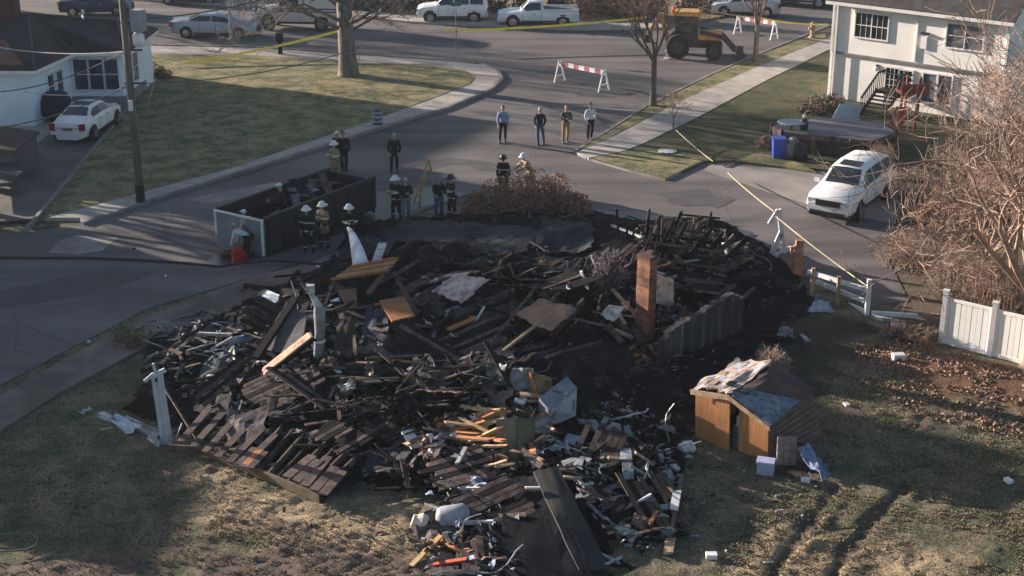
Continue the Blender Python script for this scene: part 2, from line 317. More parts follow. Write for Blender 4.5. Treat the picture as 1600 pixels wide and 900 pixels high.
mb = MB(); mb.prism(pts([(-900, 1000), (-500, 800), (0, 602), (230, 482), (480, 408), (560, 375), (660, 330), (740, 300), (800, 315), (925, 338), (1000, 350), (1130, 372), (1240, 425), (1362, 478), (1420, 470), (1390, 410), (1400, 340), (1420, 290), (1285, 268), (1225, 262), (1150, 252), (1100, 255), (1040, 284), (985, 270), (918, 250), (895, 238), (950, 205), (1010, 166), (1090, 126), (1160, 94), (1290, 42), (1500, -30), (2200, -120), (1900, -150), (1400, -60), (1180, 20), (1040, 45), (900, 48), (640, 36), (430, 14), (0, -12), (-500, -40), (-700, 40), (0, 60), (225, 68), (410, 72), (560, 83), (700, 92), (755, 98), (780, 108), (787, 122), (770, 137), (700, 168), (590, 202), (400, 262), (215, 322), (130, 352), (40, 362), (-60, 370), (-700, 560)]), -.3, .004)
struct('road', mb, M_road)
# patches on the road: pale colour painted where sunlight reaches the asphalt
mb = MB(); mb.prism(pts([(75, 395), (95, 375), (120, 368), (150, 370), (185, 372), (170, 382), (160, 392), (120, 397)]), .004, .008)
mb.prism(pts([(290, 312), (330, 303), (430, 285), (445, 288), (390, 305), (330, 318)]), .004, .008)
tag(mb.build('painted_sun_patch', mat('sunlit_asphalt', (.30, .27, .26), (.20, .18, .18), .9, .8)), kind='structure')
mb = MB(); mb.prism(pts([(1110, 256), (1225, 264), (1285, 270), (1400, 288), (1400, 350), (1300, 330), (1200, 300), (1100, 266)]), .004, .009)
tag(mb.build('driveway', mat('driveway_concrete', (.30, .27, .25), (.22, .20, .185), .9, .6, bump=.2)), kind='structure')
def patch(name, L, m, z):
    P = pts(L); Q = []
    for a, b in zip(P, P[1:] + P[:1]):
        for k in range(6): q = a.lerp(b, k / 6); o = float(fbm(q.x * .9 + 5, q.y * .9, 3)) - .47; Q.append((q.x + o * 1.6, q.y + o * 1.2))
    mb = MB(); mb.prism(Q, z - .004, z); tag(mb.build(name, m), kind='structure')
M_wet = mat('wet_sooty_asphalt', (.030, .029, .033), (.060, .056, .058), .38, .9, bump=.1, spec=.5)
patch('wet_road_patch', [(330, 420), (420, 400), (600, 345), (735, 302), (690, 290), (560, 300), (430, 345), (340, 385)], M_wet, .009)
patch('wet_road_patch', [(925, 340), (1130, 372), (1200, 392), (1160, 360), (1000, 330), (920, 320)], M_wet, .009)
patch('road_stain', [(0, 455), (120, 430), (250, 425), (180, 450), (90, 470), (-60, 490)], mat('dark_asphalt', (.062, .058, .064), (.085, .08, .085), .8, 1.2), .009)
patch('road_stain', [(640, 258), (700, 246), (860, 262), (830, 268), (700, 258), (660, 270)], MATS['dark_asphalt'], .009)
patch('road_stain', [(860, 128), (940, 120), (1030, 135), (980, 150), (900, 150)], MATS['dark_asphalt'], .009)
patch('road_stain', [(1010, 300), (1090, 296), (1150, 312), (1120, 326), (1050, 318)], MATS['dark_asphalt'], .012)
# left corner block
mb = MB(); mb.prism(pts([(-700, 44), (0, 62), (225, 71), (410, 75), (560, 86), (700, 95), (752, 101), (775, 110), (782, 122), (766, 136), (697, 166), (588, 199), (400, 259), (215, 317), (128, 346), (125, 340), (60, 340), (-300, 330), (-700, 360)], .12), -.3, .12)
struct('sidewalk', mb, M_conc)
mb = MB(); mb.prism(pts([(-700, 52), (0, 72), (225, 84), (400, 86), (560, 97), (690, 103), (728, 110), (742, 120), (735, 130), (690, 148), (640, 166), (560, 195), (360, 262), (200, 305), (60, 342), (110, 275), (150, 225), (196, 165), (215, 130), (150, 110), (-300, 100)], .14), .06, .14)
struct('lawn', mb, M_lawn)
mb = MB()
K = [at(u, v, .12) for u, v in [(0, 60), (225, 69), (410, 73), (560, 84), (700, 93), (753, 99), (777, 109), (784, 122), (768, 137), (698, 167), (589, 200), (400, 260), (215, 318), (128, 347)]]
for a, b in zip(K[:-1], K[1:]): mb.beam(a - Vector((0, 0, .13)), b - Vector((0, 0, .13)), .2, .29)
struct('kerb', mb, M_kerb)
mb = MB()
for (u, v), (u2, v2) in (((640, 166), (698, 166)), ((735, 130), (766, 136)), ((742, 118), (783, 118)), ((690, 103), (702, 95)), ((560, 195), (588, 200)), ((560, 97), (562, 86)), ((360, 260), (400, 258)), ((480, 223), (500, 227)), ((200, 303), (215, 316)), ((280, 284), (310, 288)), ((400, 87), (412, 75))):
    a = at(u, v, .123); b = at(u2, v2, .123); mb.beam(a, b, .03, .004)
struct('sidewalk_joints', mb, mat('joint_dirt', (.06, .05, .045)))
# left driveway of the house, running down to the street
mb = MB(); mb.prism(pts([(60, 341), (112, 273), (152, 223), (200, 160), (235, 128), (228, 122), (150, 140), (70, 215), (-40, 290), (-200, 360)], .125), .05, .125)
struct('driveway', mb, mat('driveway_asphalt', (.15, .13, .12), (.09, .08, .08), .9, .7, bump=.2))
mb = MB(); L = pts([(40, 360), (112, 275), (152, 226), (205, 162)], .16)
for a, b in zip(L[:-1], L[1:]): mb.beam(a, b, .14, .14)
tag(mb.build('edging_kerb', M_kerb), 'low dark edging kerb between the asphalt driveway and the left lawn', 'edging')
# right block
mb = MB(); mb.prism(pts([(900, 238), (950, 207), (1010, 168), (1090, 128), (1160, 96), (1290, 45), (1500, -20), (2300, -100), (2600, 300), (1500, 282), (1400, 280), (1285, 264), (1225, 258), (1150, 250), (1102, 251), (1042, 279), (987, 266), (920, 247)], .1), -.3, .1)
struct('lawn', mb, M_lawn_shade)
mb = MB(); mb.prism(pts([(925, 247), (985, 264), (1042, 277), (1100, 250), (1060, 240), (990, 234), (950, 238)], .104), .02, .108)
mb.prism(pts([(905, 234), (950, 207), (1010, 169), (1090, 129), (1160, 97), (1262, 58), (1290, 52), (1290, 62), (1180, 106), (1060, 160), (960, 210), (930, 232)], .104), .02, .108)
mb.prism(pts([(1130, 258), (1150, 251), (1225, 260), (1275, 268), (1250, 255), (1210, 240), (1185, 238)], .104), .02, .108)
struct('lawn', mb, M_lawn)
mb = MB(); mb.prism(pts([(900, 238), (935, 225), (975, 205), (1060, 160), (1180, 106), (1290, 62), (1420, 10), (1470, 10), (1290, 80), (1200, 124), (1100, 178), (1010, 222), (975, 236), (920, 247)], .11), .02, .125)
struct('sidewalk', mb, M_conc)
mb = MB()
for i in range(14):
    t = i / 14; a = at(950 + (1290 - 950) * t, 220 - 158 * t, .128); b = a + Vector((1.2, -1.2, 0)); mb.beam(a, b, .03, .004)
struct('sidewalk_joints', mb, MATS['joint_dirt'])
mb = MB(); K = [at(u, v, 0.0) for u, v in [(918, 249), (898, 239), (948, 208), (1008, 169), (1088, 129), (1158, 97), (1288, 45), (1500, -25)]]
for a, b in zip(K[:-1], K[1:]): mb.beam(a, b, .15, .22)
K = [at(u, v, 0.0) for u, v in [(918, 249), (985, 269), (1041, 282), (1101, 253)]]
for a, b in zip(K[:-1], K[1:]): mb.beam(a, b, .12, .2)
struct('kerb', mb, M_kerb)
# near sidewalk (partly buried in ash) and the far verge
mb = MB(); mb.prism(pts([(-200, 790), (-60, 660), (0, 618), (130, 545), (230, 492), (400, 431), (480, 412), (560, 378), (660, 333), (740, 303), (765, 318), (700, 350), (600, 392), (510, 436), (420, 468), (330, 500), (220, 545), (100, 610), (-60, 710), (-200, 830)], .1), -.2, .1)
struct('sidewalk', mb, mat('sooty_concrete', (.21, .165, .145), (.10, .08, .07), .95, .5, bump=.3))
mb = MB(); mb.prism(pts([(-600, -46), (0, -16), (430, 10), (640, 32), (900, 44), (1040, 41), (1180, 16), (1300, -14), (1500, -70), (1500, -300), (-600, -300)], .1), -.3, .1)
struct('verge', mb, mat('dry_verge', (.22, .16, .11), (.13, .10, .06), .95, 1.5, bump=.3))
mb = MB(); mb.prism(pts([(-600, -44), (0, -14), (430, 12), (640, 34), (900, 46), (1040, 43), (1030, 36), (900, 38), (640, 25), (430, 4), (0, -22), (-600, -52)], .1), -.2, .13)
struct('sidewalk', mb, MATS['concrete'])

# ------------------------------------------------ ash and rubble heap
hx = np.arange(-14, 12.5, .1); hy = np.arange(26.5, 64, .1); HX, HY = np.meshgrid(hx, hy, indexing='ij')
HM = mound(HX, HY); sdm = sdpoly(FOOT, HX, HY)
HZ = HM + np.where(HM > .02, (vnoise(HX * 4, HY * 4) - .4) * .12 + (vnoise(HX * 9, HY * 9) - .5) * .07, 0) - .1 * (sdm < .3)
HZ = np.where(sdm < 0, -.3, HZ)
idx = np.arange(HX.size).reshape(HX.shape); fs = np.stack([idx[:-1, :-1], idx[1:, :-1], idx[1:, 1:], idx[:-1, 1:]], -1).reshape(-1, 4)
keep = (sdm.reshape(-1)[fs] > -.25).all(1); used, inv = np.unique(fs[keep].reshape(-1), return_inverse=True)
me = bpy.data.meshes.new('ash_heap'); me.from_pydata(np.stack([HX, HY, HZ], -1).reshape(-1, 3)[used].tolist(), [], inv.reshape(-1, 4).tolist())
heap = bpy.data.objects.new('ash_heap', me); COL.objects.link(heap)
me.materials.append(mat('ash', (.007, .007, .009), (.02, .018, .018), .95, 1.6, 8, bump=.5, bsc=12, c3=(.075, .063, .064), lo=.46, hi=.60, spec=.1))
tag(heap, 'black ash and burnt rubble heap covering the house footprint', 'rubble', kind='stuff')
# ------------------------------------------------ buildings
def siding(name, c, pitch=.12):
    m = mat(name, c, tuple(x * .86 for x in c), .7, .7, lo=.35, hi=.7); nt = m.node_tree; N = nt.nodes; L = nt.links
    tc = N.new('ShaderNodeTexCoord'); sx = N.new('ShaderNodeSeparateXYZ'); L.new(tc.outputs['Object'], sx.inputs[0])
    a = N.new('ShaderNodeMath'); a.operation = 'FRACT'; k = N.new('ShaderNodeMath'); k.operation = 'DIVIDE'; k.inputs[1].default_value = pitch; L.new(sx.outputs[2], k.inputs[0]); L.new(k.outputs[0], a.inputs[0])
    bp = N.new('ShaderNodeBump'); bp.inputs['Strength'].default_value = .6; bp.inputs['Distance'].default_value = .012; bp.invert = True; L.new(a.outputs[0], bp.inputs['Height']); L.new(bp.outputs[0], N['Principled BSDF'].inputs['Normal']); return m
M_sidR = siding('cream_siding', (.84, .81, .79)); M_sidL = siding('blue_white_siding', (.70, .84, .98)); M_trim = mat('trim', (.78, .76, .74), (.68, .66, .64), .6, 1)
M_roofR = mat('dark_shingles', (.035, .033, .036), (.06, .056, .056), .9, 2.5, bump=.4, bsc=30)
M_roofL = mat('slate_shingles', (.035, .032, .035), (.06, .048, .045), .9, .8, bump=.4, bsc=30, c3=(.08, .055, .045))
M_patch = mat('bare_roof_deck', (.22, .13, .09), (.16, .085, .06), .9, 1.2)

def window(par, P0, ax, n, s0, s1, z0, z1, cols, rows, name='window', mul=.05, gl=None, frame=.07):
    """window in the wall through P0 along ax, facing n; frame > pane"""
    mb = MB(); C = lambda s, z, o: P0 + ax * s + n * o + Vector((0, 0, z))
    rot = Matrix((ax, n, Vector((0, 0, 1)))).transposed()
    def bar(sa, sb, za, zb, o=.045, d=.07): mb.box(C((sa + sb) / 2, (za + zb) / 2, o), (sb - sa, d, zb - za), rot=rot)
    bar(s0 - frame, s0, z0 - frame, z1 + frame); bar(s1, s1 + frame, z0 - frame, z1 + frame); bar(s0, s1, z0 - frame, z0); bar(s0, s1, z1, z1 + frame)
    for i in range(1, cols):
        s = s0 + (s1 - s0) * i / cols; bar(s - mul / 2, s + mul / 2, z0, z1, .035, .05)
    for i in range(1, rows):
        z = z0 + (z1 - z0) * i / rows; bar(s0, s1, z - mul * .35, z + mul * .35, .033, .045)
    f = mb.build(name, M_trim, par)
    g = MB(); g.box(C((s0 + s1) / 2, (z0 + z1) / 2, .012), (s1 - s0, .02, z1 - z0), rot=rot); g.build('pane', gl or M_glass, f); return f

# right-hand two-storey house
ax = Vector((.77, -.64, 0)).normalized(); nr = Vector((-ax.y, ax.x, 0)) * -1; nr = Vector((-.64, -.77, 0)).normalized()
P0 = at(1294, 154); P0.z = 0; WL = 9.3; HH = 5.25
H = thing('house', 'two-storey cream sided house with white windows and dark roof at the upper right', 'house', tuple(P0))
mb = MB(); bk = -nr
def rp(s, d, z): return P0 + ax * s + bk * d + Vector((0, 0, z))
low = [rp(0.0, 0, 0), rp(WL, 0, 0), rp(WL, 7.5, 0), rp(0, 7.5, 0)]; mb.prism(low, -.2, 2.55)
up = [rp(0.0, -.12, 0), rp(WL, -.12, 0), rp(WL, 7.6, 0), rp(0, 7.6, 0)]; mb.prism(up, 2.55, HH)
b0 = len(mb.v); mb.add([rp(0, -.12, HH), rp(0, 7.6, HH), rp(0, 3.74, HH + 2.6), rp(.05, -.12, HH), rp(.05, 7.6, HH), rp(.05, 3.74, HH + 2.6)], [(0, 2, 1), (3, 4, 5), (0, 3, 5, 2), (1, 2, 5, 4)])
mb.add([rp(WL, -.12, HH), rp(WL, 7.6, HH), rp(WL, 3.74, HH + 2.6), rp(WL - .05, -.12, HH), rp(WL - .05, 7.6, HH), rp(WL - .05, 3.74, HH + 2.6)], [(0, 1, 2), (3, 5, 4), (0, 2, 5, 3), (1, 4, 5, 2)])
mb.build('wall', M_sidR, H)
mb = MB(); ov = .3
for sgn in (0, 1):
    e0 = -.12 - ov if sgn == 0 else 7.6 + ov; zz = HH - ov * .67 + .02
    a, b, c, d = rp(-.25, e0, zz), rp(WL + .25, e0, zz), rp(WL + .25, 3.74, HH + 2.65), rp(-.25, 3.74, HH + 2.65); u = Vector((0, 0, .12))
    mb.add([a, b, c, d, a + u, b + u, c + u, d + u], [(0, 1, 2, 3), (4, 7, 6, 5), (0, 4, 5, 1), (1, 5, 6, 2), (2, 6, 7, 3), (3, 7, 4, 0)])
mb.build('roof', M_roofR, H)
mb = MB(); mb.beam(rp(-.27, -.50, HH - .2), rp(WL + .27, -.50, HH - .2), .13, .14); mb.build('gutter', M_trim, H)
for s in (-.0, WL):
    mb = MB(); mb.beam(rp(s + (.05 if s == 0 else -.05), -.06, -.1), rp(s + (.05 if s == 0 else -.05), -.06, 2.54), .14, .14, up=ax); mb.beam(rp(s + (.05 if s == 0 else -.05), -.16, 2.56), rp(s + (.05 if s == 0 else -.05), -.16, HH - .2), .12, .1, up=ax); mb.build('corner_board', M_trim, H)
mb = MB(); mb.beam(rp(.28, -.2, 0.1), rp(.28, -.2, HH - .25), .08, .08, up=ax); mb.build('downspout', M_trim, H)
mb = MB(); mb.beam(rp(.13, -.13, 2.5), rp(WL - .13, -.13, 2.5), .05, .1); mb.build('trim_band', M_kerb, H)
def wc(u, v, off=0):
    p = ray_plane(u, v, P0 + nr * off, nr); return (p - P0).dot(ax), p.z
def rwin(u0, v0, u1, v1, cols, rows, off, **k):
    s0, z1 = wc(u0, v0, off); s1, z0 = wc(u1, v1, off); return window(H, P0 + nr * off, ax, nr, s0, s1, z0, z1, cols, rows, **k)
rwin(1339, 19, 1386, 63, 2, 2, .12)
rwin(1482, 36, 1535, 80, 2, 2, .12, gl=mat('curtain_glass', (.07, .075, .09), (.16, .17, .2), .12, 2, spec=.9))  # paler glass with random mottling
M_cg = MATS['curtain_glass']
rwin(1386, 105, 1401, 152, 3, 5, 0, name='door', mul=.025); rwin(1407, 109, 1422, 156, 3, 5, 0, name='door', mul=.025)
rwin(1444, 114, 1460, 160, 1, 1, 0, name='sliding_door', gl=M_cg); rwin(1468, 117, 1484, 164, 1, 1, 0, name='sliding_door', gl=M_cg)
# extra fine muntins of the upper left window
s0, z1 = wc(1339, 19, .12); s1, z0 = wc(1386, 63, .12); mb = MB(); rot = Matrix((ax, nr, Vector((0, 0, 1)))).transposed()
for i in (1, 2, 4, 5): mb.box(P0 + nr * .15 + ax * (s0 + (s1 - s0) * i / 6) + Vector((0, 0, (z0 + z1) / 2)), (.018, .02, z1 - z0), rot=rot)
mb.build('muntin', M_trim, H)
s, z = wc(1433, 60, .12); mb = MB(); mb.beam(P0 + ax * s + nr * .16 + Vector((0, 0, 2.6)), P0 + ax * s + nr * .16 + Vector((0, 0, HH - .2)), .07, .07, up=ax); mb.build('downspout', M_trim, H)
# wall lamp, meter box, vent
s, z = wc(1371, 107); mb = MB(); mb.ball(P0 + ax * s + nr * .1 + Vector((0, 0, z)), .13, 8); mb.box(P0 + ax * s + nr * .06 + Vector((0, 0, z + .1)), (.12, .12, .2), rot=rot, mi=1); mb.build('wall_lamp', [M_trim, M_black], H)
s, z = wc(1446, 52, .12); mb = MB(); mb.box(P0 + ax * s + nr * .2 + Vector((0, 0, z)), (.35, .15, .12), rot=rot); mb.box(P0 + ax * s + nr * .17 + Vector((0, 0, z - .45)), (.3, .1, .6), rot=rot, mi=1); mb.build('wall_vent', [M_black, M_sidR], H)
# neighbour wall beyond the right edge
p = at(1600, 200); bx_ = MB(); q0 = rp(WL + 3.2, 4.5, 0); bx_.prism([q0, q0 + ax * 7, q0 + ax * 7 + bk * 8, q0 + bk * 8], -.2, 5.4)
Hn = thing('house', 'blue-grey end wall of the next house at the upper right edge', 'house', tuple(q0)); bx_.build('wall', M_sidL, Hn)
mb = MB(); a, b, c, d = q0 + Vector((-.3, -.3, 5.4)), q0 + ax * 7.3 + Vector((0, -.3, 5.4)), q0 + ax * 7.3 + bk * 4 + Vector((0, 0, 7.8)), q0 + bk * 4 + Vector((-.3, 0, 7.8)); u = Vector((0, 0, .12)); mb.add([a, b, c, d, a + u, b + u, c + u, d + u], [(0, 3, 2, 1), (4, 5, 6, 7), (0, 1, 5, 4), (1, 2, 6, 5), (2, 3, 7, 6), (3, 0, 4, 7)]); mb.build('roof', M_roofR, Hn)

# deck, stairs, playset beside the right house
D = thing('deck', 'low brown timber deck with grey boards beside the cream house', 'deck', tuple(at(1290, 250)))
zt = .95; Dp = [at(1206, 196, zt), at(1282, 184, zt), at(1375, 190, zt), at(1400, 206, zt), at(1362, 220, zt), at(1300, 213, zt), at(1222, 206, zt)]
mb = MB(); mb.prism(Dp, zt - .05, zt); mb.build('deck_floor', mat('deck_grey', (.20, .19, .21), (.13, .12, .14), .85, 1.5, stretch=(1, 8, 1)), D)
mb = MB()
for i in range(len(Dp)): a, b = Dp[i], Dp[(i + 1) % len(Dp)]; mb.beam(a + Vector((0, 0, -.13)), b + Vector((0, 0, -.13)), .06, .22)
mb.build('rim_board', M_brownw, D)
mb = MB()
for (a, b) in ((1208, 1222), (1224, 1268), (1275, 1298), (1303, 1327), (1333, 1358)):
    vv = lambda u: np.interp(u, (1206, 1222, 1300, 1362), (196, 206, 213, 220))
    a_ = at(a, float(vv(a)), zt); b_ = at(b, float(vv(b)), zt); a_.z = b_.z = .42; mb.beam(a_ + Vector((0, .08, 0)), b_ + Vector((0, .08, 0)), .03, .8)
mb.build('skirt_panel', mat('deck_skirt', (.10, .065, .05), (.055, .04, .035), .9, 3, stretch=(6, 6, .5)), D)
for (u, v) in ((1206, 196), (1222, 206), (1272, 211), (1300, 213), (1330, 217), (1362, 220), (1400, 206)):
    p = at(u, v, zt); mb = MB(); mb.beam((p.x, p.y - .02, 0), (p.x, p.y - .02, zt + (.15 if u in (1206, 1222) else 0)), .13, .13, up=(0, 1, 0)); mb.build('post', M_brownw, D)
p = at(1237, 191, zt + .35); T = thing('patio_table', 'round blue-grey patio table standing on the brown deck', 'table', (p.x, p.y, zt)); mb = MB(); mb.lathe([(.62, 0), (.65, .02), (.62, .05)], (p.x, p.y, zt + .33), 20); mb.build('table_top', M_blue, T, smooth=False); mb = MB(); mb.tube([(p.x, p.y, zt), (p.x, p.y, zt + .33)], .06); mb.build('leg', M_black, T)
p = at(1256, 196, zt + .2); mb = MB(); mb.lathe([(.18, 0), (.22, .3), (.12, .5), (.05, .55)], (p.x, p.y, zt), 10); mb.ball((p.x, p.y, zt + .62), .1, 8, mi=1); tag(mb.build('planter', [M_black, M_white]), 'small dark planter with a white top beside the patio table on the deck', 'planter')
mb = MB(); a = [at(1298, 189, .1), at(1340, 189, .1), at(1348, 164, .9), at(1312, 162, .9)]; mb.sheet(a, 2, .01, .06); mb.sheet([a[0], a[3], a[2] + Vector((0, .3, -.8)), a[1]], 1, 0, .04); tag(mb.build('cellar_hatch', mat('hatch_white', (.50, .55, .62), (.42, .46, .52), .6, 1)), 'pale sloping cellar hatch against the wall of the cream house', 'cellar hatch')
St = thing('stairs', 'black outdoor staircase with rails climbing to the glazed back door', 'stairs', tuple(at(1360, 195)))
s0, _ = wc(1385, 152); base = P0 + ax * s0 + nr * 0.02
mb = MB()
for i in range(7): mb.box(base + ax * (.45 - 0) + nr * (.9 + .24 * i) + Vector((0, 0, .98 - .14 * i)), (1.1, .26, .04), rot=rot)
mb.build('tread', M_black, St)
mb = MB(); mb.box(base + ax * .6 + nr * .45 + Vector((0, 0, 1.05)), (1.6, .85, .06), rot=rot); mb.build('landing', M_black, St)
for sx in (-.15, 1.05):
    mb = MB(); a = base + ax * sx + nr * .8 + Vector((0, 0, 1.95)); b = base + ax * sx + nr * 2.5 + Vector((0, 0, .95)); mb.beam(a, b, .06, .1); mb.beam(a - Vector((0, 0, .85)), b - Vector((0, 0, .85)), .06, .2)
    for k in range(9): q = a.lerp(b, k / 8); mb.beam(q, q - Vector((0, 0, .85)), .04, .04, up=(1, 0, 0))
    q = a - nr * .8; mb.beam(q, a, .06, .1)
    for k in range(4): r_ = q.lerp(a, k / 4); mb.beam(r_, r_ - Vector((0, 0, .9)), .04, .04, up=(1, 0, 0))
    mb.build('railing', M_black, St)
mb = MB(); b0 = at(1378, 222, 0); Pl = thing('playset', 'red timber and plastic playset slide behind the bare bush', 'playset', tuple(b0))
t1 = at(1420, 152, 1.9); mb.sheet([at(1380, 222, .2), at(1396, 224, .2), at(1424, 168, 1.7), at(1400, 166, 1.7)], 5, .05, .06); mb.build('slide', mat('red_play', (.36, .09, .06), (.25, .06, .045), .7, 3), Pl)
for (u, v) in ((1404, 206), (1428, 208), (1412, 190), (1432, 192)):
    p = at(u, v); mb = MB(); mb.beam((p.x, p.y, 0), (p.x, p.y, 2.3), .1, .1, up=(0, 1, 0)); mb.build('post', mat('red_wood', (.28, .08, .055), (.18, .05, .04), .8, 3), Pl)
p = at(1420, 198); mb = MB(); mb.box((p.x, p.y, 1.7), (1.3, 1.1, .06)); mb.box((p.x, p.y - .5, 1.95), (1.3, .05, .5)); mb.build('platform', MATS['red_wood'], Pl)

# blue bin and refuse bags
def bin_(u, v, w_, h, m, lab, cat='bin'):
    p = at(u, v); t = thing('wheeled_bin', lab, cat, (p.x, p.y, .1)); mb = MB()
    mb.add([(p.x + sx * w_ * k / 2, p.y + sy * w_ * k / 2, z) for z, k in ((.1, .85), (.1 + h, 1)) for sx, sy in ((-1, -1), (1, -1), (1, 1), (-1, 1))], [(3, 2, 1, 0), (4, 5, 6, 7), (0, 1, 5, 4), (1, 2, 6, 5), (2, 3, 7, 6), (3, 0, 4, 7)]); mb.build('bin_body', m, t)
    mb = MB(); mb.box((p.x, p.y, .13 + h), (w_ * 1.1, w_ * 1.1, .06)); mb.build('lid', m, t)
    for sx in (-1, 1): mb = MB(); mb.lathe([(.1, -.03), (.1, .03)], (p.x + sx * w_ * .4, p.y + w_ * .45, .12), 10, Matrix.Rotation(R(90), 3, 'Y')); mb.build('wheel', M_black, t)
bin_(1215, 249, .55, .85, mat('bin_blue', (.03, .07, .42), (.02, .05, .32), .4, 2), 'bright blue wheeled recycling bin in front of the brown deck')
for u, v, r_, lab in ((1237, 250, .42, 'grey refuse bag standing directly right of the blue bin'), (1250, 253, .36, 'black round refuse bag beside the grey one, farther from the blue bin')):
    p = at(u, v); mb = MB(); mb.ball((p.x, p.y, r_ + .1), (r_, r_, r_ * 1.25), 12); mb.v = [(x + (float(vnoise(x * 5 + z * 3, y * 5)) - .5) * .15, y, z + (float(vnoise(x * 6, z * 6)) - .5) * .12) for x, y, z in mb.v]
    tag(mb.build('refuse_bag', mat('bag_grey', (.19, .18, .20), (.11, .11, .12), .4, 6) if r_ > .4 else M_black, smooth=True), lab, 'refuse bag')

# left bungalow
HL = thing('bungalow', 'single-storey pale blue-white bungalow with patched hip roof at the upper left', 'house', (-24, 74, 0))
mb = MB(); E = 2.95; foot = [(-34, 69.3), (-23.0, 69.3), (-22.3, 73.5), (-19.7, 73.5), (-19.55, 77.2), (-19.5, 79.0), (-34, 80)]
mb.prism(foot, -.1, E); mb.build('wall', M_sidL, HL)
def roofpoly(verts, faces, m, name='roof', th=.12):
    mb = MB(); n = len(verts); mb.add([Vector(v) for v in verts] + [Vector(v) - Vector((0, 0, th)) for v in verts], list(faces) + [tuple(n + i for i in f[::-1]) for f in faces])
    edges = {}
    for f in faces:
        for i in range(len(f)): a, b = f[i], f[(i + 1) % len(f)]; edges[(a, b)] = 1
    mb.f += [(a, n + a, n + b, b) for (a, b) in edges if (b, a) not in edges]; mb.m = [0] * len(mb.f); return mb.build(name, m, HL)
Z = E + .02; RZ = 5.3
V = [(-34.6, 68.9, Z), (-22.6, 68.9, Z), (-21.9, 73.1, Z), (-19.2, 73.1, Z), (-19.1, 79.3, Z), (-34.6, 80.4, Z), (-24.1, 73.4, 4.8), (-34.6, 73.4, 4.8), (-20.5, 76.3, 3.95), (-25.5, 77.3, 4.2)]
roofpoly(V, [(0, 1, 6, 7), (1, 2, 6), (2, 3, 8, 6), (3, 4, 8), (4, 5, 9, 8), (6, 8, 9), (7, 6, 9), (7, 9, 5)], M_roofL)
def onroof(a, b, c, L, up=.03):
    a, b, c = Vector(a), Vector(b), Vector(c); return [a + (b - a) * i + (c - a) * j + Vector((0, 0, up)) for i, j in L]
mb = MB(); q = onroof(V[2], V[3], V[8], [(.55, .12), (1.0, .05), (.45, .62), (-.05, .70)], .05); q = [ray_plane(u, v, Vector(V[2]) + Vector((0, 0, .16)), (Vector(V[3]) - Vector(V[2])).cross(Vector(V[8]) - Vector(V[2])).normalized()) for u, v in ((92, 36), (146, 36), (172, 69), (132, 69))]
mb.add(q + [x - Vector((0, 0, .03)) for x in q], [(0, 3, 2, 1), (4, 5, 6, 7), (0, 1, 5, 4), (1, 2, 6, 5), (2, 3, 7, 6), (3, 0, 4, 7)]); mb.build('roof_patch', M_patch, HL)
n_ = (Vector(V[1]) - Vector(V[0])).cross(Vector(V[7]) - Vector(V[0])).normalized(); q = [ray_plane(u, v, Vector(V[0]) + Vector((0, 0, .04)), n_) for u, v in ((-60, 62), (8, 62), (36, 101), (-60, 101))]
mb = MB(); mb.add(q + [x - Vector((0, 0, .03)) for x in q], [(0, 3, 2, 1), (4, 5, 6, 7), (0, 1, 5, 4), (1, 2, 6, 5), (2, 3, 7, 6), (3, 0, 4, 7)]); mb.build('roof_patch', M_patch, HL)
mb = MB()
for a, b in ((V[1], V[6]), (V[2], V[6]), (V[3], V[8]), (V[6], V[8])): mb.beam(Vector(a) + Vector((0, 0, .03)), Vector(b) + Vector((0, 0, .03)), .13, .05)
mb.build('ridge_cap', mat('ridge', (.11, .10, .10), (.08, .07, .07)), HL)
mb = MB()
for a, b in ((V[0], V[1]), (V[1], V[2]), (V[2], V[3]), (V[3], V[4])): mb.beam(Vector(a) - Vector((0, 0, .16)), Vector(b) - Vector((0, 0, .16)), .05, .16)
mb.build('fascia', M_trim, HL)
X = Vector((1, 0, 0)); Yv = Vector((0, 1, 0))
M_bg = mat('blue_glass', (.02, .04, .09), (.04, .08, .16), .1, 1, spec=.8)
for i in range(3): window(HL, Vector((-22.3, 73.5, 0)), X, -Yv, .16 + i * .78, .84 + i * .78, .95, 2.5, 1, 2, gl=M_bg)
a1 = (Vector((-22.3, 73.5, 0)) - Vector((-23, 69.3, 0))).normalized(); nn = Vector((a1.y, -a1.x, 0))
for i in range(2): window(HL, Vector((-23, 69.3, 0)), a1, nn, 1.6 + i * .95, 2.25 + i * .95, 1.05, 2.2, 1, 2, gl=M_bg)
a1 = (Vector((-19.55, 77.2, 0)) - Vector((-19.7, 73.5, 0))).normalized(); nn = Vector((a1.y, -a1.x, 0))
for i in range(2): window(HL, Vector((-19.7, 73.5, 0)), a1, nn, .4 + i * 1.3, 1.3 + i * 1.3, .95, 2.4, 1, 2, gl=M_bg)
mb = MB(); mb.prism([(-22.35, 73.3), (-19.6, 73.3), (-19.45, 77.2), (-19.7, 77.2)], -.1, .6); mb.build('plinth', mat('plinth_grey', (.22, .23, .26), (.16, .17, .19)), HL)
mb = MB(); p = at(4, 28, 4.8); mb.box((p.x, p.y + 1, 4.9), (.9, .9, 1.6)); mb.build('chimney_stack', mat('dark_brick', (.10, .05, .045), (.07, .035, .03), .9, 8), HL)
mb = MB()
for k in range(2): mb.tube([at(128 + 1, 17 + k * 8, 4.6), at(130, 20 + k * 8, 4.6)], .07, 8)
mb.build('roof_vent', M_white, HL)
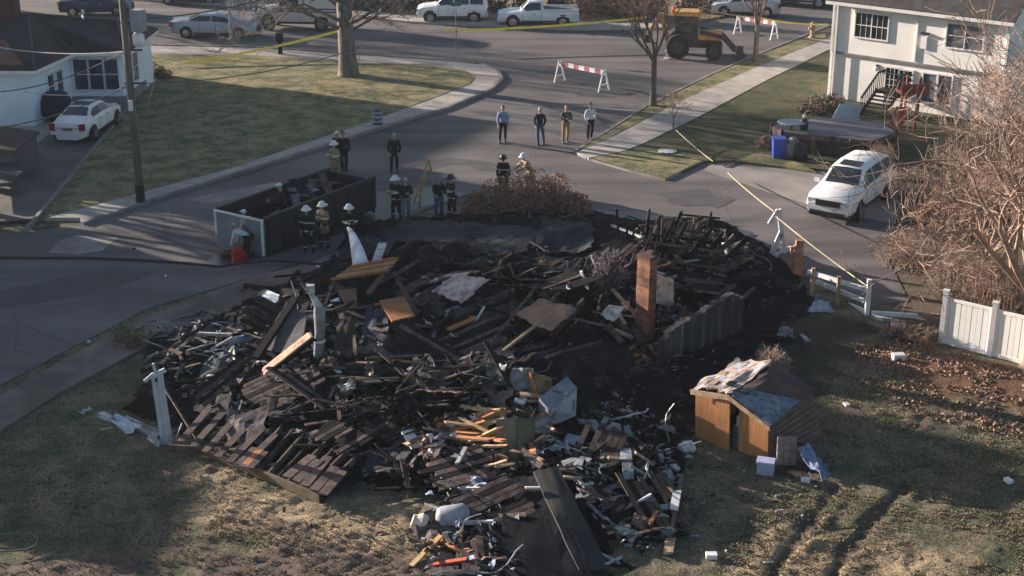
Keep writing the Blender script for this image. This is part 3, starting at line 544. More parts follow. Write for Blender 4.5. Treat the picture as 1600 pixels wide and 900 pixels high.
# dark covered thing by the bungalow wall
p = at(88, 196); mb = MB(); mb.ball((p.x - .1, p.y + .6, .8), (.85, .7, .85), 14); mb.v = [(x, y, max(.02, z + (float(vnoise(x * 3, y * 3 + z * 2)) - .5) * .3)) for x, y, z in mb.v]
tag(mb.build('covered_grill', mat('navy_cover', (.010, .016, .045), (.006, .009, .022), .9, 3), smooth=True), 'dark navy covered grill standing between the bungalow wall and the white sedan', 'covered grill')
# lower-left porch roof
PR = thing('porch', 'small porch with worn brown patched roof at the left edge by the driveway', 'porch', tuple(at(10, 280)))
q = [at(-60, 232, 1.5), at(22, 236, 1.5), at(62, 205, 1.9), at(20, 199, 1.9), at(-60, 196, 1.9)]; mb = MB(); mb.add(q + [x - Vector((0, 0, .12)) for x in q], [(0, 1, 2, 3, 4), (9, 8, 7, 6, 5), (0, 5, 6, 1), (1, 6, 7, 2), (2, 7, 8, 3), (3, 8, 9, 4), (4, 9, 5, 0)]); mb.build('roof', mat('worn_roof', (.08, .055, .055), (.22, .15, .12), .9, .9, lo=.5, hi=.62, bump=.3), PR)
mb = MB(); q2 = [at(u, v, 1.5) for u, v in ((-60, 230), (18, 234), (56, 205), (-60, 196))]; mb.prism([(p.x, p.y) for p in q2], 0, 1.38); mb.build('wall', mat('porch_wall', (.10, .10, .12), (.07, .07, .085)), PR)
mb = MB(); mb.prism(pts([(-60, 290), (20, 285), (42, 258), (24, 246), (-60, 250)], .9), .75, .9); tag(mb.build('low_terrace', mat('terrace', (.06, .07, .08), (.04, .045, .055), .9, 1)), 'dark low terrace block below the patched porch roof at the left edge', 'terrace')

# ------------------------------------------------ unseen houses added left of view, sized to cast shade
def shade_caster_house(cx, cy, lx, ly, eave, ridge, rz, lab):
    t = thing('house', lab, 'house', (cx, cy, 0), rz); mb = MB(); x, y = lx / 2, ly / 2
    mb.prism([(-x, -y), (x, -y), (x, y), (-x, y)], -.1, eave); mb.add([(-x, -y, eave), (-x, y, eave), (-x, 0, ridge - .05), (x, -y, eave), (x, y, eave), (x, 0, ridge - .05)], [(0, 2, 1), (3, 4, 5)]); mb.build('wall', M_sidL, t, world=False)
    mb = MB(); q = .4
    for s in (-1, 1): a = [(-x - q, s * (y + q), eave - .15), (x + q, s * (y + q), eave - .15), (x + q, 0, ridge), (-x - q, 0, ridge)]; mb.add(a + [(p_[0], p_[1], p_[2] + .12) for p_ in a], [(0, 1, 2, 3), (7, 6, 5, 4), (0, 4, 5, 1), (1, 5, 6, 2), (2, 6, 7, 3), (3, 7, 4, 0)])
    mb.build('roof', M_roofR, t, world=False)
    for i in range(3):
        for s in (-1, 1):
            mb = MB(); mb.box((-x * .6 + i * x * .6, s * (y + .02), eave * .55), (1.1, .06, 1.4)); mb.build('window', M_glass, t, world=False)
    return t
rza = math.atan2(SUN_AZ[1], SUN_AZ[0])
def qpos(q, x): return (x, (q - .49 * x) / .87)
cx, cy = qpos(46.4, -43); shade_caster_house(cx, cy, 10, 9.2, 10.5, 12.6, rza, 'unseen tall house added left of the bungalow to shade the heap')
cx, cy = qpos(56.0, -40); shade_caster_house(cx, cy, 9.4, 8, 7.6, 9.7, rza + R(90), 'unseen two-storey house added behind the bungalow to shade the corner lawn')
cx, cy = qpos(27.2, -27.5); shade_caster_house(cx, cy, 13.6, 7, 3.1, 5.1, R(90), 'unseen low house added across the street to shade the lower left grass')
cx, cy = qpos(35.8, -33); shade_caster_house(cx, cy, 7, 3.0, 9.6, 11.2, rza, 'unseen narrow house added across the street to cast a shade band')
# ------------------------------------------------ trees
def bare_tree(name, base, lab, cat='tree', height=8, r0=.2, fork=2.4, spread=1., levels=5, seed=1, lean=(0, 0), kids=3, m=None, m2=None, first=4, clipz=None, group=None, minr=.008, lenk=.72, up=.35, tl=(.35, .85), br=(.45, .65), low=()):
    rnd = random.Random(seed); t = thing(name, lab, cat, tuple(base), group=group); m = m or M_bark
    tr = MB(); cr = MB(); base = Vector(base)
    top = base + Vector((lean[0] * fork, lean[1] * fork, fork)); tr.tube([base - Vector((0, 0, .2)), base + Vector((0, 0, .15)), base.lerp(top, .3), top], [r0 * 1.7, r0 * 1.25, r0, r0 * .85], 10)
    def grow(p, d, L, r, lv):
        n = 4 if lv > 1 else 3; P = [p]; dd = d.copy()
        for i in range(n):
            dd = (dd + Vector((rnd.uniform(-1, 1), rnd.uniform(-1, 1), rnd.uniform(-.6, 1.) * 1)) * .22 + Vector((0, 0, up * .12))).normalized(); P.append(P[-1] + dd * L / n)
        r2 = max(minr * .8, r * .55); cr.tube(P, [r + (r2 - r) * i / n for i in range(n + 1)], 6 if lv >= levels - 1 else (4 if lv > 1 else 3), cap=False, mi=0 if lv >= levels - 1 else 1)
        if lv <= 0: return
        k = kids if lv > 1 else kids + 1
        for i in range(k):
            f = rnd.uniform(.35, 1.) if i else 1.; ii = f * n; a = min(int(ii), n - 1); q = P[a].lerp(P[a + 1], ii - a)
            ang = rnd.uniform(.35, .95) * spread; az = rnd.uniform(0, 2 * math.pi); o = dd.orthogonal().normalized(); o = Matrix.Rotation(az, 3, dd) @ o
            grow(q, (dd * math.cos(ang) + o * math.sin(ang)).normalized(), L * rnd.uniform(lenk - .12, lenk + .1), max(minr, r2 * rnd.uniform(.7, 1)), lv - 1)
    L0 = (height - fork) * .42
    for i in range(first):
        az = 2 * math.pi * (i + rnd.uniform(-.3, .3)) / first; tilt = rnd.uniform(*tl) * spread if i else .12
        grow(top - Vector((0, 0, rnd.uniform(0, fork * .12))), Vector((math.cos(az) * math.sin(tilt), math.sin(az) * math.sin(tilt), math.cos(tilt))), L0 * rnd.uniform(.85, 1.15), r0 * rnd.uniform(*br), levels)
    for h_, az, tilt, L_, r_, lv in low: grow(base + Vector((lean[0] * h_, lean[1] * h_, h_)), Vector((math.cos(az) * math.sin(tilt), math.sin(az) * math.sin(tilt), math.cos(tilt))), L_, r_, lv)
    tr.build('trunk', m, t, smooth=True); cr.build('crown', [m, m2 or m], t); return t
M_bark = mat('bark', (.16, .13, .11), (.09, .07, .06), .95, 6, bump=.6, bsc=20, stretch=(1, 1, .25))
M_bark2 = mat('tan_bark', (.40, .29, .22), (.26, .17, .13), .95, 4, bump=.4, bsc=20)
M_twig = mat('brown_twig', (.32, .21, .155), (.20, .13, .10), .95, 3)
M_twig2 = mat('pinkish_twig', (.35, .25, .205), (.21, .145, .12), .95, 2)
bare_tree('bare_tree', at(545, 118, .12), 'big bare tree with a thick grey trunk on the corner lawn', height=11, r0=.47, fork=4.3, levels=5, seed=4, spread=1.0, up=.12, tl=(.5, 1.1), br=(.25, .45), minr=.012, low=((2.5, 3.0, 1.2, 3.0, .14, 5), (2.3, .1, 1.25, 2.2, .09, 5), (2.8, -.3, 1.05, 2.8, .11, 5), (2.9, 3.6, 1.1, 2.6, .12, 5), (2.5, -1.4, 1.1, 1.6, .07, 4), (3.7, 1.6, .9, 2.0, .12, 5), (3.5, 2.8, 1.0, 3.0, .11, 5), (3.2, .5, 1.0, 2.8, .1, 5)), m=mat('grey_bark', (.19, .165, .145), (.10, .085, .075), .95, 5, bump=.7, bsc=14, stretch=(1, 1, .2)), m2=mat('grey_twig', (.22, .18, .165), (.15, .12, .11), .95, 3), first=8, lean=(-.03, 0))
bare_tree('bare_tree', at(1020, 165, .1), 'slender bare forked tree on the grass verge left of the concrete path', height=7.6, r0=.16, fork=2.5, levels=5, seed=9, spread=.95, first=5, m2=M_twig)
bare_tree('bare_tree', at(1180, 97, .1), 'young bare tree with upright branches beside the far white barricade', height=6.8, r0=.15, fork=2.1, levels=5, seed=12, spread=.85, first=5, m2=M_twig)
bare_tree('bare_tree', at(1612, 575, .05), 'sunlit bare tree with tan tangled branches beside the white fence', height=9.4, r0=.26, fork=2.3, levels=5, seed=31, spread=1.15, m=M_bark2, m2=M_twig2, first=9, lean=(-.06, .02), kids=3, minr=.010, lenk=.76)
bare_tree('bare_tree', at(1535, 440, .05), 'low spreading bare tree with reddish twigs behind the rail fence', height=5.4, r0=.12, fork=.9, levels=4, seed=44, spread=1.35, m=M_bark2, m2=M_twig, first=11, kids=3, minr=.011)
bare_tree('bare_tree', at(1660, 400, .05), 'bare tree cut off by the right edge behind the white fence', height=8.2, r0=.17, fork=1.6, levels=4, seed=52, spread=1.3, m=M_bark2, m2=M_twig2, first=6, kids=3, minr=.011)
bare_tree('bare_sapling', at(1052, 200, .1), 'tiny bare sapling on the lawn right of the concrete path', height=1.9, r0=.03, fork=.5, levels=3, seed=3, spread=1.1, first=4, m2=M_twig2, minr=.009)
def twig_bush(name, c, rx, ry, rz, n, lab, m, seed=0, rad=.012, br=3, stuff=None, cat='bush', droop=.2, base=.25):
    rnd = random.Random(seed); mb = MB(); c = Vector(c)
    for i in range(n):
        a = rnd.uniform(0, 6.283); k = math.sqrt(rnd.random()); b = c + Vector((math.cos(a) * rx * base * k, math.sin(a) * ry * base * k, -.03)); a += rnd.uniform(-.5, .5)
        el = rnd.uniform(.15, 1.); tip = c + Vector((math.cos(a) * rx * math.cos(el * 1.4) * rnd.uniform(.75, 1.05), math.sin(a) * ry * math.cos(el * 1.4) * rnd.uniform(.75, 1.05), rz * math.sin(el * 1.4) * rnd.uniform(.7, 1.05)))
        mid = b.lerp(tip, .5) + Vector((rnd.uniform(-.1, .1), rnd.uniform(-.1, .1), rz * droop)); mb.tube([b, mid, tip], [rad, rad * .8, rad * .4], 3, cap=False)
        for _ in range(br):
            q = mid.lerp(tip, rnd.random()); mb.tube([q, q + Vector((rnd.uniform(-1, 1) * rx, rnd.uniform(-1, 1) * ry, rnd.uniform(-.4, .8) * rz)) * .28], [rad * .6, rad * .35], 3, cap=False, mi=0)
    return tag(mb.build(name, m), lab, cat, kind=stuff)
M_rust = mat('rust_leaves', (.36, .17, .09), (.19, .095, .06), .95, 5)
# brown bush at the street corner, with its leaves
def leafy(name, blobs, n, lab, m, seed, size=.07, cat='bush', twigs=0, tm=None, tk=1.15):
    rnd = random.Random(seed); mb = MB(); tw = MB()
    P0_ = blobs[0][0]
    for i in range(n):
        c, r = blobs[rnd.randrange(len(blobs))]; c = Vector(c)
        while True:
            d = Vector((rnd.uniform(-1, 1), rnd.uniform(-1, 1), rnd.uniform(-.3, 1)))
            if .25 < d.length < 1: break
        d = d * (.75 + .35 * float(vnoise(d.x * 4 + c.x * 2, d.y * 4 + d.z * 3)) + .05)
        p = c + Vector((d.x * r[0], d.y * r[1], max(.02, d.z) * r[2])); a = Vector((rnd.gauss(0, 1), rnd.gauss(0, 1), rnd.gauss(0, 1))).normalized() * size * rnd.uniform(.6, 1.5); b = a.orthogonal().normalized() * size * rnd.uniform(.3, .8)
        mb.add([p - a, p + b, p + a, p - b], [(0, 1, 2, 3)], 0 if rnd.random() < .6 else 1)
    t = thing(name, lab, cat, (P0_[0], P0_[1], 0)); mb.build('crown', m, t)
    for c, r in blobs:
        c = Vector(c)
        for _ in range(twigs):
            a = rnd.uniform(0, 6.283); e_ = rnd.uniform(.1, 1.4); tip = c + Vector((math.cos(a) * math.cos(e_) * r[0], math.sin(a) * math.cos(e_) * r[1], math.sin(e_) * r[2])) * rnd.uniform(.8, tk); b0 = Vector((c.x + rnd.uniform(-.2, .2), c.y + rnd.uniform(-.2, .2), 0)); tw.tube([b0, b0.lerp(tip, .5) + Vector((0, 0, .1)), tip], [.02, .014, .006], 3, cap=False)
    if twigs: tw.build('stem', tm or M_twig, t)
    return t
bl = [((at(u, v).x, at(u, v).y, 0), (rx, ry, rz)) for u, v, rx, ry, rz in ((775, 335, 1.15, 1.2, 1.5), (820, 335, 1.3, 1.3, 1.9), (865, 335, 1.2, 1.2, 1.7), (900, 340, .7, .9, 1.0), (745, 335, .6, .8, .9))]
leafy('leafless_bush', bl, 11000, 'large rust-brown bush at the street corner behind the burnt house', [M_rust, M_twig], 5, .06, twigs=90, tk=.98)
bl = [((at(u, v).x, at(u, v).y, 0), (.5, .5, .6)) for u, v in ((205, 545), (222, 540), (196, 535))]
leafy('shrub', bl, 500, 'small yellow-green shrub at the left tip of the debris', [mat('yellow_leaf', (.22, .20, .06), (.10, .12, .04)), mat('green_leaf', (.05, .08, .03), (.03, .05, .02))], 8, .06, twigs=20)
twig_bush('dry_shrub', at(1205, 592), .75, .7, 1.0, 130, 'small reddish leafless shrub growing right behind the fallen shed', M_twig2, 6, .014)
for i, (u, v, rx, rz, n, lab) in enumerate(((1375, 262, 1.0, 1.1, 90, 'tangled brown brush behind the white off-road car'), (1425, 305, 1.7, 1.2, 150, 'dense brown brush between the white off-road car and the cream house'), (1480, 350, 2.2, 1.2, 130, 'wide tangled brush right of the white off-road car'), (1420, 410, 1.7, 1.3, 170, 'low pinkish brush at the edge of the driveway above the rail fence'),
    (1560, 330, 2.2, 1.7, 150, 'brush with reddish stems at the right edge below the cream house'), (1500, 460, 1.6, 1.4, 150, 'brush just behind the left end of the white panel fence'), (1565, 480, 1.7, 1.8, 150, 'brush behind the middle of the white panel fence'), (1500, 265, 2.0, 1.2, 110, 'brush close under the lower windows of the cream house'), (1600, 250, 2.2, 1.6, 120, 'brush at the far right corner of the cream house'), (1390, 520, .8, .5, 50, 'thin dry brush growing through the fallen end of the rail fence'), (1440, 535, .7, .6, 60, 'dry weeds at the foot of the white fence end post'))):
    p = at(u, v); twig_bush('brush', p, rx, rx, rz, n, lab, (M_twig, M_twig2)[i % 2], 60 + i, .013, 4, cat='brush', droop=.15, base=.7)
for i, (u, v, rx, rz, lab) in enumerate(((1275, 178, .9, .9, 'dark low shrub beside the left corner of the cream house'), (1300, 172, .7, .8, 'dark shrub against the wall next to the pale cellar hatch'), (1200, 232, .6, .5, 'dry tan shrub left of the blue bin'))):
    p = at(u, v); leafy('shrub', [((p.x, p.y, .1), (rx, rx, rz))], 900, lab, [mat('dark_leaf', (.03, .045, .02), (.02, .03, .015)), M_twig] if i < 2 else [M_twig2, M_twig], 70 + i, .06, twigs=25)
# hedges and brush beyond the cross street
def hedge(u0, u1, v, h, dpt, m, lab, seed, n=2600, cat='hedge', size=.11):
    a = at(u0, v); b = at(u1, v); k = max(2, int((b - a).length / 1.5)); bl = [((a.x + (b.x - a.x) * (i + .5) / k, a.y + dpt * .5, .1), (1.1, dpt * .5, h * (.85 + .3 * ((i * 37) % 10) / 10))) for i in range(k)]
    return leafy('hedge', bl, n, lab, m, seed, size, cat, twigs=20)
M_hb = [mat('hedge_brown', (.10, .075, .055), (.06, .045, .035)), M_bark]; M_hd = [MATS['dark_leaf'], M_bark]
hedge(905, 968, 30, 2.2, 2.4, [mat('ochre_leaf', (.24, .16, .10), (.15, .10, .07)), M_twig], 'clipped ochre-brown hedge behind the tail of the white pickup', 81, 3500)
hedge(640, 790, 22, 2.6, 2.5, M_hd, 'dark green-brown hedge behind the white crossover', 82, 4200); hedge(800, 900, 26, 2.4, 2.5, M_hd, 'dark evergreen hedge behind the white pickup', 83, 3600)
hedge(970, 1040, 34, 2.8, 2.4, M_hb, 'brown hedge behind the yellow-roofed backhoe', 84, 2600); hedge(1060, 1150, 22, 2.6, 2.4, M_hb, 'dark brown hedge right of the backhoe cab across the street', 85, 2600)
hedge(505, 640, 20, 2.0, 2.5, M_hb, 'grey-brown brush across the street behind the big bare tree', 86, 2600)
for i, (u, v) in enumerate(((250, -6), (330, -8), (560, 2), (430, -14))):
    twig_bush('brush', at(u, v, .1), 3.2, 2, 2.6, 240, ('pale', 'grey', 'thin', 'tangled')[i] + ' leafless brush on the far bank of the cross street, ' + ('above the pole', 'behind the old blue sedan', 'above the big bare tree', 'behind the white van')[i], (M_twig2, M_twig)[i % 2], 90 + i, .03, 4, cat='brush', base=.8)
p = at(237, 120, .12); leafy('shrub', [((p.x, p.y, .1), (.8, .8, .9)), ((p.x + .7, p.y - .3, .1), (.6, .6, .6))], 900, 'dark shrub at the right corner of the bungalow', [MATS['dark_leaf'], M_rust], 79, .06, twigs=20)
# unseen trees added left of view to cast shade and dapple
def evergreen(x, y, h, r, lab, seed, n=5000, group=None):
    rnd = random.Random(seed); t = thing('shade_caster_evergreen', lab, 'tree', (x, y, 0), group=group); mb = MB(); mb.tube([(x, y, -.1), (x, y, h * .9)], [.25, .05], 8); mb.build('trunk', M_bark, t); mb = MB()
    for i in range(n):
        z = rnd.random() ** 1.3; a = rnd.uniform(0, 6.283); rr = r * (1 - z) ** .35 * rnd.uniform(.5, 1) * (.8 + .3 * math.sin(z * 60)); p = Vector((x + rr * math.cos(a), y + rr * math.sin(a), .8 + z * (h - .8)))
        s_ = .35; d = Vector((math.cos(a) * s_, math.sin(a) * s_, -.12)); e_ = Vector((-math.sin(a), math.cos(a), .2)) * s_ * .6; mb.add([p - d, p + e_, p + d, p - e_], [(0, 1, 2, 3)])
    mb.build('crown', mat('needles', (.025, .045, .02), (.04, .06, .03)), t)
for i, (x, y, h, lab) in enumerate(((-38.5, 104, 12, 'unseen bare tree added beyond the cross street to dapple the cream house'), (-28, 59.5, 10.5, 'unseen bare tree added on the left to dapple the gap between houses'), (-31, 64, 8.5, 'smaller unseen bare tree added across the street for dappled shade'))): bare_tree('bare_tree', (x, y, 0), lab, height=h, r0=.3, fork=2.6, levels=5, seed=70 + i, spread=1.1, first=7, minr=.02)
for i, x in enumerate((-33, -35)): cx, cy = qpos(36.35, x); evergreen(cx, cy, 12.3 - i * .6, 1.45, ('unseen columnar evergreen added across the street to shade the right yard', 'second unseen columnar evergreen, added behind the first to thicken its shade')[i], 5 + i, 4000)

# ------------------------------------------------ vehicles
def vehicle(name, kind, u, v, rz, lab, cat, L=4.8, Wd=1.85, paint=(.75, .76, .78), seed=0, z=.0, sunroof=False, p=None, glassm=None):
    p = p or at(u, v, z); t = thing(name, lab, cat, (p.x, p.y, z), rz)
    m = mat('paint_%d' % (hash(paint) % 9999), paint, tuple(x * .92 for x in paint), .25, 1, spec=.6); hw = Wd / 2; g = glassm or M_glass
    if kind == 'sedan': T = [(-.5, .62, .80, .70, .62), (-.485, .62, .98, .98, .80), (-.36, .86, 1.04, 1.06, .84), (-.30, .95, 1.04, 1.10, .80), (-.16, 1., 1.02, 1.42, .62), (.02, 1., 1.0, 1.46, .63), (.14, 1, .98, 1.40, .62), (.27, 1, .95, 1.02, .82), (.42, .97, .84, .90, .80), (.485, .88, .70, .76, .7), (.5, .8, .62, .64, .66)]; gb = (-.30, -.16, .14, .27); sw = (-.255, .235)
    elif kind == 'suv': T = [(-.5, .8, .95, .97, .80), (-.485, .9, 1.12, 1.30, .78), (-.45, .97, 1.14, 1.72, .70), (-.38, 1, 1.14, 1.80, .69), (-.1, 1, 1.12, 1.84, .69), (.1, 1, 1.10, 1.78, .68), (.24, 1, 1.08, 1.18, .84), (.42, .98, 1.02, 1.08, .82), (.485, .9, .88, .96, .76), (.5, .84, .78, .80, .72)]; gb = (-.485, -.44, .1, .24); sw = (-.44, .2)
    elif kind == 'pickup': T = [(-.5, .95, .98, 1.0, .9), (-.49, 1, 1.06, 1.10, .9), (-.06, 1, 1.06, 1.10, .9), (-.05, 1, 1.04, 1.66, .74), (.02, 1, 1.04, 1.70, .72), (.12, 1, 1.02, 1.66, .72), (.22, 1, 1.0, 1.10, .86), (.42, .98, .96, 1.0, .84), (.485, .9, .84, .9, .76), (.5, .84, .74, .76, .72)]; gb = (-.055, -.05, .12, .22); sw = (-.04, .19)
    else: T = [(-.5, .95, 1.15, 1.2, .9), (-.49, 1, 1.2, 1.9, .82), (-.47, 1, 1.2, 1.98, .8), (.0, 1, 1.2, 1.98, .8), (.12, 1, 1.15, 1.85, .78), (.22, 1, 1.1, 1.15, .84), (.42, .98, 1.0, 1.05, .82), (.5, .84, .78, .8, .72)]; gb = (-.49, -.47, .12, .22); sw = (-.05, .2)
    zb = .24 if kind == 'sedan' else .34
    def stn(x):
        f = x / L; i = 0
        while i < len(T) - 2 and T[i + 1][0] < f: i += 1
        a, b = T[i], T[i + 1]; k = max(0, min(1, (f - a[0]) / (b[0] - a[0] + 1e-9))); return [a[j] + (b[j] - a[j]) * k for j in range(5)]
    def sec(x):
        f, wk, zs, ztp, tk = stn(x); w_ = hw * wk; wt = hw * tk; zt_ = max(ztp, zs + .01)
        return [(0, zb), (w_ * .86, zb), (w_ * .97, zb + .12), (w_, (zb + zs) * .5), (w_ * .985, zs - .12), (w_ * .94, zs), (wt, zt_ - .05), (wt * .86, zt_), (0, zt_ + .03)]
    X_ = sorted(set([s[0] * L for s in T] + [L * k / 24 for k in range(-11, 12)])); mb = MB(); vs = []; 
    for x in X_:
        s_ = sec(x); vs += [(x, y, z_) for y, z_ in s_] + [(x, -y, z_) for y, z_ in s_[1:-1]][::-1]
    n = 16; fs = [(i * n + k, (i + 1) * n + k, (i + 1) * n + (k + 1) % n, i * n + (k + 1) % n) for i in range(len(X_) - 1) for k in range(n)]
    fs += [tuple(range(n)), tuple((len(X_) - 1) * n + k for k in range(n - 1, -1, -1))]; mb.add(vs, fs); mb.build('body', m, t, world=False, smooth=True, sharp=32)
    def sp(x, k, s, o=.012):
        q = sec(x); a, b = q[5], q[6]; return (x, s * (a[0] + (b[0] - a[0]) * k + o), a[1] + (b[1] - a[1]) * k + o * .3)
    for s in (-1, 1):
        n_w = 2 if kind != 'pickup' else 1; span = [(sw[0] + (sw[1] - sw[0]) * i / n_w + .008, sw[0] + (sw[1] - sw[0]) * (i + 1) / n_w - .008) for i in range(n_w)]
        if kind == 'suv': span = [(-.43, -.25), (-.23, -.03), (-.01, .19)]
        for a, b in span:
            mb = MB(); vs = []; k = 5
            for i in range(k + 1): x = L * (a + (b - a) * i / k); vs += [sp(x, .14, s), sp(x, .9, s)]
            mb.add(vs, [(2 * i, 2 * i + 2, 2 * i + 3, 2 * i + 1) for i in range(k)]); mb.build('side_window', g, t, world=False)
    def screen(a, b, nm):
        mb = MB(); vs = []; k = 4
        for i in range(k + 1):
            x = L * (a + (b - a) * (.08 + .84 * i / k)); q = sec(x); y, z_ = q[7]; vs += [(x, -y * .97, z_ + .012), (x, 0, z_ + .043), (x, y * .97, z_ + .012)]
        mb.add(vs, [(3 * i + j, 3 * i + j + 1, 3 * i + j + 4, 3 * i + j + 3) for i in range(k) for j in range(2)]); mb.build(nm, g, t, world=False)
    screen(gb[2], gb[3], 'windshield')
    if kind == 'sedan': screen(gb[0], gb[1], 'rear_window')
    else:
        x = -L * .493 if kind == 'suv' else -L * .052; mb = MB(); q = [(-L * .486 - .02, 1.2), (-L * .452 - .02, 1.66)] if kind != 'pickup' else [(-L * .05 - .06, 1.15), (-L * .05 - .03, 1.6)]
        mb.add([(q[0][0], -hw * .7, q[0][1]), (q[0][0], hw * .7, q[0][1]), (q[1][0], hw * .62, q[1][1]), (q[1][0], -hw * .62, q[1][1])], [(0, 3, 2, 1)]); mb.build('rear_window', g, t, world=False)
    if sunroof:
        x0, x1 = L * (sunroof - .075), L * (sunroof + .055); z0, z1 = sec(x0)[8][1], sec(x1)[8][1]; mb = MB(); mb.add([(x0, -.42, z0 + .012), (x1, -.42, z1 + .012), (x1, .42, z1 + .012), (x0, .42, z0 + .012)], [(0, 1, 2, 3)]); mb.build('sunroof', M_black, t, world=False)
    if kind == 'pickup':
        mb = MB(); mb.box((-L * .275, 0, 1.12), (L * .41, Wd * .84, .04)); mb.build('truck_bed', M_grey, t, world=False)
        for s in (-1, 1): mb = MB(); mb.box((-L * .275, s * hw * .93, 1.13), (L * .43, .1, .1)); mb.build('bed_rail', m, t, world=False)
    wr = .33 if kind == 'sedan' else .38
    for s in (-1, 1):
        gaps = {'sedan': (-.14, .045, .235), 'suv': (-.235, -.02, .195), 'pickup': (-.035, .195), 'van': (-.06, .2)}[kind]
        mb = MB()
        for g_ in gaps: q = sec(g_ * L); mb.beam((g_ * L, s * (q[3][0] + .001), q[2][1] + .06), (g_ * L, s * (q[4][0] + .004), q[4][1]), .016, .012, up=(0, s, 0)); mb.beam((g_ * L, s * (q[4][0] + .003), q[4][1]), (g_ * L, s * (q[5][0] + .004), q[5][1]), .016, .012, up=(0, s, 0))
        mb.build('door_gap', M_black, t, world=False); mb = MB()
        for g_ in gaps[1:]: q = sec((g_ - .155) * L); mb.box(((g_ - .15) * L, s * (q[4][0] + .015), q[4][1] - .04), (.2, .03, .035))
        mb.build('door_handle', M_chrome if kind != 'van' else M_black, t, world=False)
        q = sec(0); mb = MB(); mb.box((0, s * (q[2][0] - .01), q[2][1] - .04), (L * .42, .06, .1)); mb.build('sill', M_black, t, world=False)
    for xw in (-.3 * L, .31 * L):
        for s in (-1, 1):
            RM = Matrix.Rotation(R(90), 3, 'X'); mb = MB(); mb.lathe([(wr + .07, -.01), (wr + .07, .02)], (xw, s * (hw * .985), wr + .03), 20, RM); mb.build('wheel_arch', M_black, t, world=False)
            mb = MB(); mb.lathe([(wr * .93, -.12), (wr, -.08), (wr, .08), (wr * .93, .11), (wr * .65, .11)], (xw, s * (hw - .06), wr), 20, RM); wh = mb.build('wheel', M_rubber, t, world=False)
            mb = MB(); mb.lathe([(wr * .62, -.012), (wr * .62, .012), (wr * .2, .02)], (xw, s * (hw + .065), wr), 14, RM if s < 0 else RM @ Matrix.Rotation(R(180), 3, 'X'))
            mb.build('rim', M_chrome, wh, world=False)
    for s in (-1, 1):
        fz = T[-2][2]; mb = MB(); mb.box((L * .488, s * hw * .66, fz - .05), (.12, .34, .17)); mb.build('headlight', mat('lens', (.55, .6, .65), (.4, .45, .5), .15, 2), t, world=False)
        rz_ = .82 if kind != 'sedan' else .80; mb = MB(); mb.box((-L * .487, s * hw * .76, rz_ + .03), (.16, .26 if kind == 'sedan' else .2, .3)); mb.build('tail_light', mat('tail_red', (.30, .012, .015), (.2, .01, .012), .25, 2), t, world=False)
        mb = MB(); mb.box((gb[3] * L - .25, s * (hw + .09), T[4][2] + .07), (.14, .2, .13)); mb.build('mirror', m, t, world=False)
    mb = MB(); mb.box((L * .503, 0, fz - .10), (.05, hw * 1.0, .24)); mb.build('grille', M_black, t, world=False)
    mb = MB(); mb.box((L * .503, 0, .40), (.06, Wd * .72, .10)); mb.build('lower_grille', M_black, t, world=False)
    for s in (-1, 1): mb = MB(); mb.box((s * L * .488, 0, .55 if s < 0 else .56), (.14, Wd * .86, .14)); mb.build('bumper', m, t, world=False)
    if kind == 'sedan': mb = MB(); mb.box((-L * .495, 0, .74), (.06, .55, .14)); mb.build('number_plate', M_dirtyw, t, world=False)
    return t
a = at(118, 215); b = at(165, 183)
vehicle('white_sedan', 'sedan', 0, 0, math.atan2(b.y - a.y, b.x - a.x), 'white sedan seen from behind, parked on the driveway of the bungalow', 'car', 4.9, 1.85, (.78, .79, .82), sunroof=-.06, p=(a + b) / 2 * 1.0 + Vector((.25, -1.4, .13)), z=.13)
a = at(1290, 345); b = at(1345, 300)
vehicle('white_suv', 'suv', 0, 0, R(-122), 'white off-road car with dark sunroof parked on the driveway under the bare branches', 'car', 5.1, 2.0, (.80, .80, .82), sunroof=.04, p=at(1327, 322))
vehicle('old_sedan', 'sedan', 0, 0, R(-5), 'old pale blue-grey sedan with a blue bonnet parked on the cross street', 'car', 5.5, 1.9, (.36, .42, .50), p=at(338, 56))
vehicle('white_van', 'van', 0, 0, R(174), 'white van with dark red side stripes at the left of the big bare tree', 'van', 5.4, 2.0, (.62, .58, .55), p=at(468, 44))
vehicle('white_crossover', 'suv', 0, 0, R(180), 'white crossover parked nose to the left across the street, next to the white pickup', 'car', 4.7, 1.85, (.80, .80, .84), p=at(707, 36) + Vector((0, .8, 0)))
vehicle('white_pickup', 'pickup', 0, 0, R(180), 'white pickup truck with an open bed parked behind the crossover', 'pickup truck', 5.3, 1.9, (.66, .74, .82), p=at(841, 43) + Vector((0, .8, 0)))
vehicle('dark_car', 'sedan', 0, 0, R(5), 'dark navy car beyond the bungalow roof on the cross street', 'car', 4.8, 1.8, (.03, .045, .09), p=at(152, 22))
vehicle('parked_car', 'sedan', 0, 0, R(180), 'pale car at the top edge left of the slim white pole', 'car', 4.8, 1.8, (.5, .5, .52), p=at(300, 4))
vehicle('parked_car', 'suv', 0, 0, R(160), 'blue-grey car at the top edge left of the cream house', 'car', 4.8, 1.85, (.22, .29, .36), p=at(1250, 8))
vehicle('parked_car', 'sedan', 0, 0, R(170), 'light grey car at the top edge behind the far barricade', 'car', 4.6, 1.8, (.45, .45, .48), p=at(1172, 32) + Vector((0, 2, 0)))
